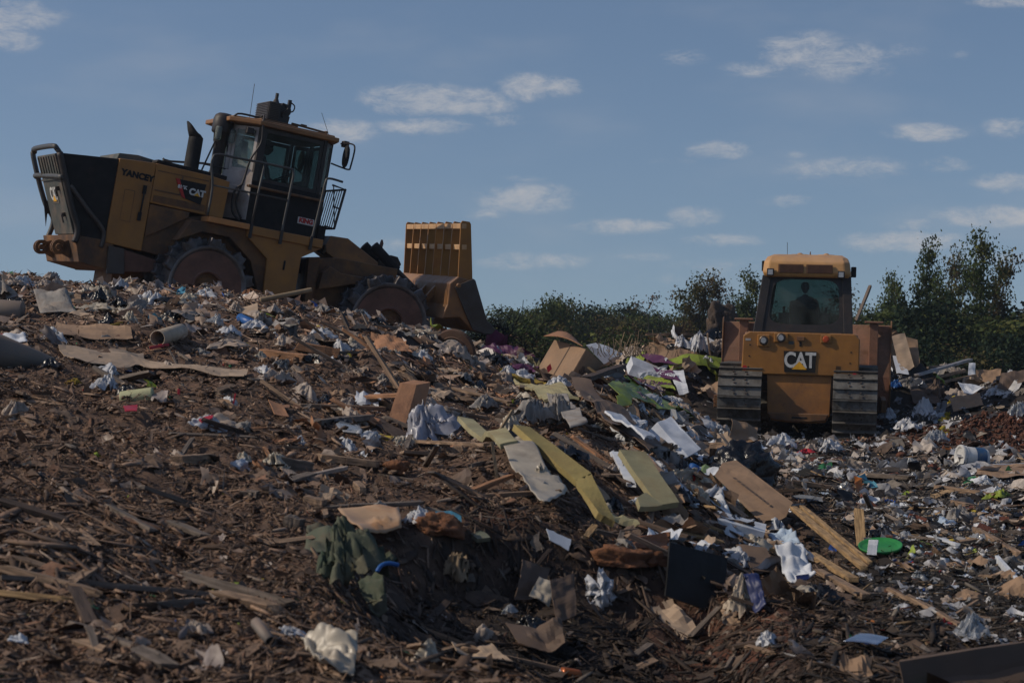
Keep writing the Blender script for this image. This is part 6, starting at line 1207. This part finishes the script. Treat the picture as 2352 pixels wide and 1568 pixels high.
# --- flat field on the right
for a, b, w_, lb in (((1822, 1182), (1985, 1322), .06, 'long pine batten with notched nail strip, upper one of the pair'), ((1842, 1180), (1998, 1312), .04, 'second long pine batten lying against the notched one'), ((1862, 1290), (1960, 1350), .07, 'grey batten below the notched pine batten'), ((1880, 1330), (1990, 1390), .06, 'muddy batten right of the crumpled white carton')): beam('batten', lb, 'batten', a, b, w_, .035, WYEL if 'pine' in lb else WTAN, lift=.06, jag=.2)
beam('plank', 'short upright pine plank between the battens and the bricks', 'plank', (1973, 1182), (1978, 1258), .08, .03, WYEL, dd=(.2, -.1)); hexa('white_block', 'white block resting on the bright green lid', 'block', [(1994, 1264), (2016, 1265), (2014, 1290), (1990, 1288)], (.02, .08, .03), FOAM, dd=(-.1, -.1, -.15, -.15), lift=.05)
p = G(2022, 1276, .07); o = MB().lathe([(.001, .0), (.13, .0), (.155, .004), (.17, .02), (.178, .018), (.17, -.005), (.001, -.012)], (0, 0, 0), 'z', 40).build('round_tray', GRN, None, smooth=True); o.location = p; o.rotation_euler = (R(14), R(-4), 0); tag(o, 'bright green round plastic lid lying flat in the litter field', 'plastic disc')
pb = G(2205, 1080, .02); bk = empty('paint_bucket', pb+Vector((.18, 0, .15))); bk.rotation_euler = (0, R(5), R(12)); tag(bk, 'white five gallon bucket with a blue label lying on its side on the right', 'bucket')
MB().lathe([(.001, -.19), (.135, -.19), (.14, -.17), (.152, .12), (.160, .125), (.160, .145), (.155, .15), (.163, .155), (.163, .175), (.152, .18)], (0, 0, 0), 'x', 36).build('tub', BUCK, bk, smooth=False).rotation_euler = (0, 0, math.pi); MB().lathe([(.001, -.19), (.12, -.19), (.14, -.205), (.168, -.205), (.172, -.19), (.168, -.165), (.150, -.165)], (0, 0, 0), 'x', 36).build('lid', BUCK, bk)
MB().lathe([(.1505, .0), (.1475, .15)], (0, 0, 0), 'x', 36).build('label', BLU if False else mat('blue_label', (.03, .09, .2), .5, dirt=.2, dirtcol=(.3, .25, .1)), bk); MB().smoothtube([(-.15, -.16, .0), (-.2, -.19, -.1), (-.16, -.15, -.16)], .003, 5).build('handle', ZINC, bk)
tubeo('white_tube', 'white tube sticking out behind the white paint bucket', 'tube', (2272, 1048), (2328, 1040), .03, BUCK, lift=.06); bag('foam_lump', 'white foam lumps right of the paint bucket', 'foam', 2262, 1106, 50, 26, FOAM, rough=.3); bag('foam_lump', 'long white foam lump below the paint bucket', 'foam', 2300, 1115, 60, 20, FOAM, rough=.3); sheet('white_edge_board', 'brown board with a white edge right of the paint bucket', 'board', [(2250, 1085), (2360, 1082), (2360, 1110), (2240, 1108)], CARD, fold=.02, lift=.05); beam('white_strip', 'white strip along the board right of the paint bucket', 'strip', (2252, 1083), (2360, 1080), .05, .02, PAP, lift=.09)
for px, py, w, h, m_, lb in ((2120, 955, 60, 60, PLW, 'tall white film heap right of the bulldozer track'), (2085, 985, 80, 40, PLW, 'wide white film at the foot of the tall film heap'), (2148, 1012, 60, 44, CLR, 'translucent sheet right of the wide white film'), (2040, 960, 50, 34, PLW, 'crumpled white bag close to the right track'), (2290, 905, 60, 30, PLW, 'white bag with orange print near the right edge'), (2335, 950, 50, 44, CLR, 'clear plastic cut by the right edge'), (1795, 1022, 70, 40, PLW, 'white and purple printed bag in front of the bulldozer'), (1905, 1032, 60, 40, PLW, 'white film in front of the right track'), (1862, 1035, 34, 24, PLD, 'small tan bag between two white films'), (2230, 1455, 80, 70, CLR, 'clear film heap near the lower right corner'), (2060, 888, 44, 24, BLU, 'bright blue tarpaulin bundle right of the right track'), (2150, 905, 60, 50, CARDD, 'grey brown bag below the raised blade'), (1850, 1042, 60, 16, RED, 'red plastic scrap in front of the bulldozer'), (2080, 1400, 60, 24, PLW, 'white film strip in the lower right field'), (1762, 1480, 56, 44, PLW, 'white striped rolled bag at the lower right centre'), (2300, 1140, 60, 30, LIME, 'lime green scrap right side of the field'), (1800, 1085, 10, 10, GRN, 'tiny green scrap beside the black bag'), (2180, 860, 60, 40, RAG, 'grey bundle on the far right heap'), (2290, 1135, 40, 26, FOAM, 'white foam lump above the lime green scrap'), (2110, 1330, 50, 30, CLR, 'clear crushed bottle near the green lid'), (2030, 1225, 60, 26, CLR, 'clear film above the green lid')): bag('bag' if m_ not in (FOAM,) else 'foam_lump', lb, 'bag' if m_ is not FOAM else 'foam', px, py, w, h, m_, rough=.45)
sheet('foil', 'shiny silver foil sheet near the bottom right', 'foil', [(1975, 1483), (2042, 1488), (2015, 1525), (1938, 1515)], SILV, fold=.04, crease=.05, lift=.06, dd=(.2, .2, 0, 0)); sheet('carton_piece', 'brown carton corner standing in front of the left bulldozer track', 'cardboard', [(1680, 965), (1742, 985), (1745, 1030), (1678, 1020)], CARD, dd=(.1, .4, 0, -.1), fold=.07)
o, F, Bk, c = hexa('brown_box', 'large dark brown box at the bottom right corner', 'carton', [(2062, 1520), (2120, 1508), (2180, 1600), (2080, 1600)], (1.1, .35, .10), CARDD, dd=(0, .1, 0, 0), open_=0)
for a, b, w_, m_, lb in (((2105, 868), (2228, 832), .12, ZINC, 'pale metal channel on the far right heap'), ((2110, 882), (2215, 858), .10, WTAN, 'tan beam under the pale metal channel'), ((2120, 893), (2240, 868), .07, WTAN, 'thin beam lowest on the far right heap'), ((2130, 850), (2200, 845), .06, WGREY, 'short grey lath on top of the far right heap'), ((2150, 1130), (2290, 1150), .09, WTAN, 'muddy pale board right of the litter field centre'), ((2190, 1165), (2320, 1200), .06, WTAN, 'muddy pale lath below the muddy pale board'), ((2240, 1230), (2340, 1290), .05, WTAN, 'thin tan lath near the right edge'), ((2290, 1300), (2350, 1370), .03, PAP, 'thin white strip near the right edge'), ((1985, 1100), (2095, 1108), .14, WGREY, 'dark muddy board lying level in the field'), ((1820, 1118), (1900, 1130), .13, WTAN, 'short tan board right of the black bag'), ((2200, 1270), (2130, 1250), .04, PAP, 'white slat right of the green lid')): beam('board', lb, 'board', a, b, w_, .05, m_, lift=.06)
for c4, m_, lb in (([(2048, 775), (2078, 768), (2100, 845), (2070, 868)], CARDL, 'tall pale cardboard curling out of the right end of the blade'), ([(2072, 775), (2108, 782), (2112, 838), (2088, 865)], CARD, 'brown cardboard behind the tall pale one at the blade end'), ([(2050, 830), (2075, 835), (2088, 872), (2060, 862)], PAP, 'white card at the foot of the tall pale cardboard'), ([(2242, 852), (2300, 850), (2295, 882), (2240, 898)], CARD, 'brown carton on the far right heap'), ([(2300, 862), (2360, 850), (2360, 905), (2290, 895)], CARDD, 'dark brown carton cut by the right edge on the heap'), ([(2225, 838), (2240, 838), (2240, 880), (2222, 878)], PAP, 'white panel with a slot standing at the end of the beams'), ([(2180, 915), (2250, 905), (2260, 940), (2190, 950)], CARD, 'brown carton side lying on the red earth'), ([(2200, 880), (2250, 890), (2262, 915), (2215, 905)], PAP, 'white and red printed carton on the right heap'), ([(2090, 900), (2150, 890), (2160, 930), (2100, 940)], CARDD, 'flat grey cardboard right of the right track')): sheet('cardboard_piece' if m_ is not PAP else 'white_card', lb, 'cardboard' if m_ is not PAP else 'card', c4, m_, dd=(.4, .4, 0, 0), fold=.05)
# --- reel, wire and twigs at the shoulder of the mound
p = P3(1042, 800, Gd(1042, 812)+.30)-Vector((0, 0, .05)); rl = MB().lathe([(.001, -.03), (.22, -.03), (.235, -.05), (.25, -.03), (.34, -.02), (.36, .03), (.34, .06), (.24, .04), (.001, .03)], (0, 0, 0), 'y', 40).build('drum_lid', RUST, None); rl.location = p; rl.scale = (.85, .85, .85); rl.rotation_euler = (R(12), 0, R(-25)); tag(rl, 'rusty round wheel disc leaning at the shoulder of the mound under the blade', 'wheel disc'); f_ = MB().lathe([(.001, -.055), (.20, -.055), (.21, -.04)], (0, 0, 0), 'y', 36).build('disc_face', ZINC, rl)
w_ = MB(); r2 = np.random.default_rng(3)
for k in range(150):
    px, py = r2.normal(1135, 38), 800-abs(r2.normal(0, 26)); d = 33+r2.normal(0, .5); p0 = P3(px, py, d); v = Vector(r2.normal(0, 1, 3)).normalized(); u_ = Vector(r2.normal(0, 1, 3)).normalized(); w_.smoothtube([p0, p0+v*.15, p0+v*.28+u_*.12, p0+v*.3+u_*.32], .006, 3, 3)
w_.smoothtube([P3(1118, 748, 33), P3(1150, 752, 33), P3(1162, 780, 33), P3(1160, 815, 33)], .02, 6)
c_ = P3(1135, 790, 33); w_.v = [Vector(v)-c_ for v in w_.v]; o = w_.build('wire_tangle', BLKM, None); o.location = c_; tag(o, 'dark tangle of wire and twigs hanging at the right end of the mound crest', 'wire')
w_ = MB()
for k in range(60):
    px = r2.normal(1440, 45); d = 39+r2.normal(0, .5); p0 = P3(px, 822-abs(r2.normal(0, 8)), d); v = Vector((r2.normal(0, .4), r2.normal(0, .3), 1)).normalized(); w_.smoothtube([p0, p0+v*.14, p0+v*.26+Vector(r2.normal(0, .1, 3))], .008, 3, 2)
c_ = P3(1440, 822, 39); w_.v = [Vector(v)-c_ for v in w_.v]; o = w_.build('dry_weeds', STK, None); o.location = c_; tag(o, 'dry brown weeds standing behind the long white box', 'weeds')

# ------------------------------------------------------------------ middling pieces: countable, told apart only as kinds
def meshes(k, f): return [f(i) for i in range(k)]
def strew(name, label, cat, group, protos, n, dlo, dhi, alpha, cond, mats, tilt=.2, sc=(.7, 1.3), lift=.03):
    x, d = where(n, dlo, dhi, alpha, cond, .30); e = .30
    for i in range(n):
        me = protos[i % len(protos)]; mt = mats[int(hrng.integers(len(mats)))]
        o = bpy.data.objects.new(name, me); COL.objects.link(o)
        if not me.materials: me.materials.append(mt)
        o.material_slots[0].link = 'OBJECT'; o.material_slots[0].material = mt
        z = float(H(x[i], d[i])); gx = (float(H(x[i]+e, d[i]))-z)/e; gy = (float(H(x[i], d[i]+e))-z)/e
        nrm = Vector((-gx, -gy, 1)).normalized(); q = nrm.to_track_quat('Z', 'Y').to_matrix().to_4x4()
        s = (sc[0]+(sc[1]-sc[0])*hrng.random())*min(1, .25+d[i]/26)
        o.matrix_world = Matrix.Translation((x[i], d[i], z+lift)) @ q @ Euler((hrng.normal(0, tilt), hrng.normal(0, tilt), hrng.random()*6.283)).to_matrix().to_4x4() @ Matrix.Scale(s, 4)
        tag(o, label, cat, group)
def pm(L, w, t, jag=.8, taper=.15):
    o = beam_mesh(L, w, t, jag, taper); me = bpy.data.meshes.new('plank'); me.from_pydata([tuple(v) for v in o.v], [], o.f); me.update(); return me
PLK = [pm(.25+.09*i, .035+.01*(i % 4), .015+.008*(i % 3)) for i in range(9)]
def crd(i):
    n = 8; L, w = .22+.05*(i % 4), .16+.04*(i % 3); vs = []
    for a in range(n):
        for b in range(n):
            s, t = a/(n-1)-.5, b/(n-1)-.5
            if a in (0, n-1) or b in (0, n-1): s += hrng.normal(0, .03); t += hrng.normal(0, .03)
            vs.append((s*L, t*w, .06*mn.noise(Vector((s*2.5+i, t*2.5, i*1.7)))+.02*abs(mn.noise(Vector((s*6, t*6+i, 0))))+(.25*(s-.2)*L if s > .2 and i % 2 else 0)))
    me = bpy.data.meshes.new('scrap'); me.from_pydata(vs, [], [(a*n+b, (a+1)*n+b, (a+1)*n+b+1, a*n+b+1) for a in range(n-1) for b in range(n-1)]); me.update(); return me
CRD = meshes(8, crd); BGS = [bag_mesh(.13+.02*(i % 3), .10, .06+.012*(i % 4), 3.3*i+1, .5, 2) for i in range(8)]
for m_ in BGS: m_.polygons.foreach_set('use_smooth', [True]*len(m_.polygons))
def blk(dx, dy, dz):
    me = bpy.data.meshes.new('block'); b = MB().box((0, 0, 0), (dx, dy, dz)); b.v = [tuple(Vector(v)+Vector(hrng.normal(0, .004, 3))) for v in b.v]; me.from_pydata([tuple(v) for v in b.v], [], b.f); me.update(); return me
mound = lambda x, d: (fieldf(x, d) < .2) & (H(x, d) > -.2) & (d < 27.6); field = lambda x, d: (fieldf(x, d) > .8) & (CLAYF(x, d) < .35) & (H(x, d) > -.3) & (x < .34*d+1)
heap = lambda x, d: (d > 24) & (d < 34) & (x > -1.2) & (fieldf(x, d) < .5)
strew('broken_plank', 'weathered piece of broken wood lying among the chips of the brown mound', 'wood scrap', 'broken wood strewn over the mound', PLK, 210, 7.5, 27.5, 1.1, mound, [WGREY, WGREY, WTAN, WDK, WTAN], .12, (.6, 1.5))
strew('muddy_plank', 'muddy piece of broken wood lying in the dark litter field on the right', 'wood scrap', 'broken wood in the litter field', PLK, 90, 12, 38, 1.2, field, [WTAN, WYEL, WGREY, WDK], .12, (.7, 1.6))
strew('cardboard_scrap', 'torn brown cardboard scrap lying on the mound', 'cardboard scrap', 'cardboard scraps on the mound', CRD, 90, 9, 27.5, .9, mound, [CARD, CARDD, CARDL, CARDD], .22, (.5, 1.3))
strew('cardboard_scrap', 'torn cardboard scrap lying in the litter field on the right', 'cardboard scrap', 'cardboard scraps in the litter field', CRD, 50, 13, 40, .9, field, [CARD, CARDD, CARDL], .3, (.6, 1.5))
strew('dusty_film', 'dusty crumpled plastic film caught in the brown mound', 'plastic scrap', 'crumpled plastic on the mound', BGS, 90, 12, 27.5, .3, lambda x, d: mound(x, d) & (rng.random(len(x)) < ss(9, 24, d)+.12), [PLD, PLD, PLC, PLB, PLW, RAG], .2, (.5, 1.35), 0)
strew('white_film', 'crumpled white or grey plastic film in the litter field on the right', 'plastic scrap', 'crumpled plastic in the litter field', BGS, 110, 13, 40, .9, field, [PLW, CLR, PAP, CLR, PLD, PLB, RAG], .25, (.4, 1.3), 0)
strew('paper_scrap', 'creased white paper or card in the litter field on the right', 'paper', 'white paper scraps in the litter field', CRD, 80, 12, 40, 1.0, field, [PAP, PAP, PLW, SKYB], .35, (.3, .9))
strew('brick', 'dark red brick fragment in the litter field', 'brick', 'brick fragments in the litter field', [blk(.19, .09, .06), blk(.1, .09, .06), blk(.13, .09, .06)], 40, 15, 30, 1, lambda x, d: field(x, d) & (vnoise(x*.7, d*.5, 8) > .02), [BRK], .3, (.8, 1.1), .03)
strew('heap_scrap', 'torn sheet of board or card on the shoulder of the mound below the carton heap', 'board scrap', 'torn sheets below the carton heap', CRD, 70, 20, 34, .2, heap, [CARDL, CARD, PAP, CARDD, LIME, PURP, FOP], .35, (.8, 2.2), .06)
casc = lambda x, d: (np.abs(x-np.interp(d, [12, 14, 17.7, 24, 30, 36], [1.2, 1.3, 1.7, 2.0, 2.2, 2.4])) < .75) & (d > 12.5) & (fieldf(x, d) < .9)
shoulder = lambda x, d: (x > -2.4) & (x < np.interp(d, [12, 14, 17.7, 24, 30], [.9, 1.0, 1.4, 1.7, 1.9])) & (d > 13.5) & (d < 27.5)
strew('slope_film', 'dusty film or cloth scrap on the slope between the compactor and yellow boards', 'plastic scrap', 'film scraps on the upper slope', BGS, 90, 13.5, 27.5, .2, shoulder, [PLD, PLC, RAG, PLW, PLB, PLD], .25, (.5, 1.3), 0)
strew('slope_card', 'torn card or board scrap on the slope between compactor and yellow boards', 'board scrap', 'board scraps on the upper slope', CRD, 100, 13.5, 27.5, .2, shoulder, [CARDL, CARD, CARDD, WTAN, CARDO, PAP, WTAN], .35, (.5, 1.4), .03)
strew('slope_wood', 'piece of broken wood on the slope between compactor and yellow boards', 'wood scrap', 'broken wood on the upper slope', PLK, 110, 13.5, 27.5, .2, shoulder, [WTAN, WGREY, WORG, WDK, WTAN], .22, (.6, 1.5), .04)
strew('cascade_board', 'torn board or stiff sheet sliding down the right flank of the mound', 'board scrap', 'boards sliding down the right flank of the mound', CRD, 130, 12.5, 36, .5, casc, [CARDL, CARD, PAP, CARDD, CARDD, FOP, RAG, PAP, WTAN], .4, (.6, 1.9), .05)
strew('cascade_film', 'crumpled film or cloth sliding down the right flank of the mound', 'plastic scrap', 'film and cloth on the right flank of the mound', BGS, 90, 12.5, 36, .5, casc, [PLW, PLD, PLB, PLC, RAG, PAP], .3, (.6, 1.6), .02)
strew('loose_lath', 'slat or lath sliding down the right flank of the mound', 'wood scrap', 'slats on the right flank of the mound', PLK, 80, 12.5, 36, .5, casc, [WTAN, WGREY, WYEL, WDK], .15, (.8, 1.7), .05)
strew('heap_bag', 'crumpled plastic bag on the shoulder of the mound below the carton heap', 'bag', 'plastic bags below the carton heap', BGS, 60, 20, 34, .2, heap, [PLW, PLD, PLB, PLC, RAG], .3, (.7, 1.7), .02)
strew('crest_film', 'pale dusty film or padding lying along the crest in front of the compactor', 'plastic scrap', 'pale film along the crest', BGS, 70, 22.5, 27.8, .2, lambda x, d: (x < -1) & (d > 22), [PLD, PLC, PLD, PLW, RAG, PLB], .25, (.6, 1.5), 0)
win = lambda x, d: (d > 39.5) & (d < 45) & (H(x, d) > .5) & (x > 1)
strew('pushed_card', 'torn carton or board in the bank of waste pushed up ahead of the bulldozer', 'cardboard scrap', 'cartons pushed up ahead of the bulldozer', CRD, 90, 39, 45, .1, win, [CARD, CARDD, CARDL, PAP, LIME], .45, (1, 2.8), .08)
strew('pushed_bag', 'plastic bag in the bank of waste pushed up ahead of the bulldozer', 'bag', 'bags pushed up ahead of the bulldozer', BGS, 60, 39, 45, .1, win, [PLW, PLB, PLD, RAG], .3, (1, 2.4), .04)

# ------------------------------------------------------------------ the air: a faint even haze from the camera to the trees
hz = MB().b2((-260, -30, -12), (260, 260, 16)); me_ = bpy.data.meshes.new('haze'); me_.from_pydata([tuple(v) for v in hz.v], [], hz.f); hm = bpy.data.materials.new('haze'); hm.use_nodes = True
nt = hm.node_tree; nt.nodes.clear(); ho = nt.nodes.new('ShaderNodeOutputMaterial'); pv = nt.nodes.new('ShaderNodeVolumePrincipled'); pv.inputs['Color'].default_value = (.62, .72, .86, 1); pv.inputs['Density'].default_value = .0004; pv.inputs['Anisotropy'].default_value = .2
nt.links.new(pv.outputs[0], ho.inputs['Volume']); me_.materials.append(hm); hb = bpy.data.objects.new('haze', me_); COL.objects.link(hb); tag(hb, kind='stuff'); S.cycles.volume_bounces = 0
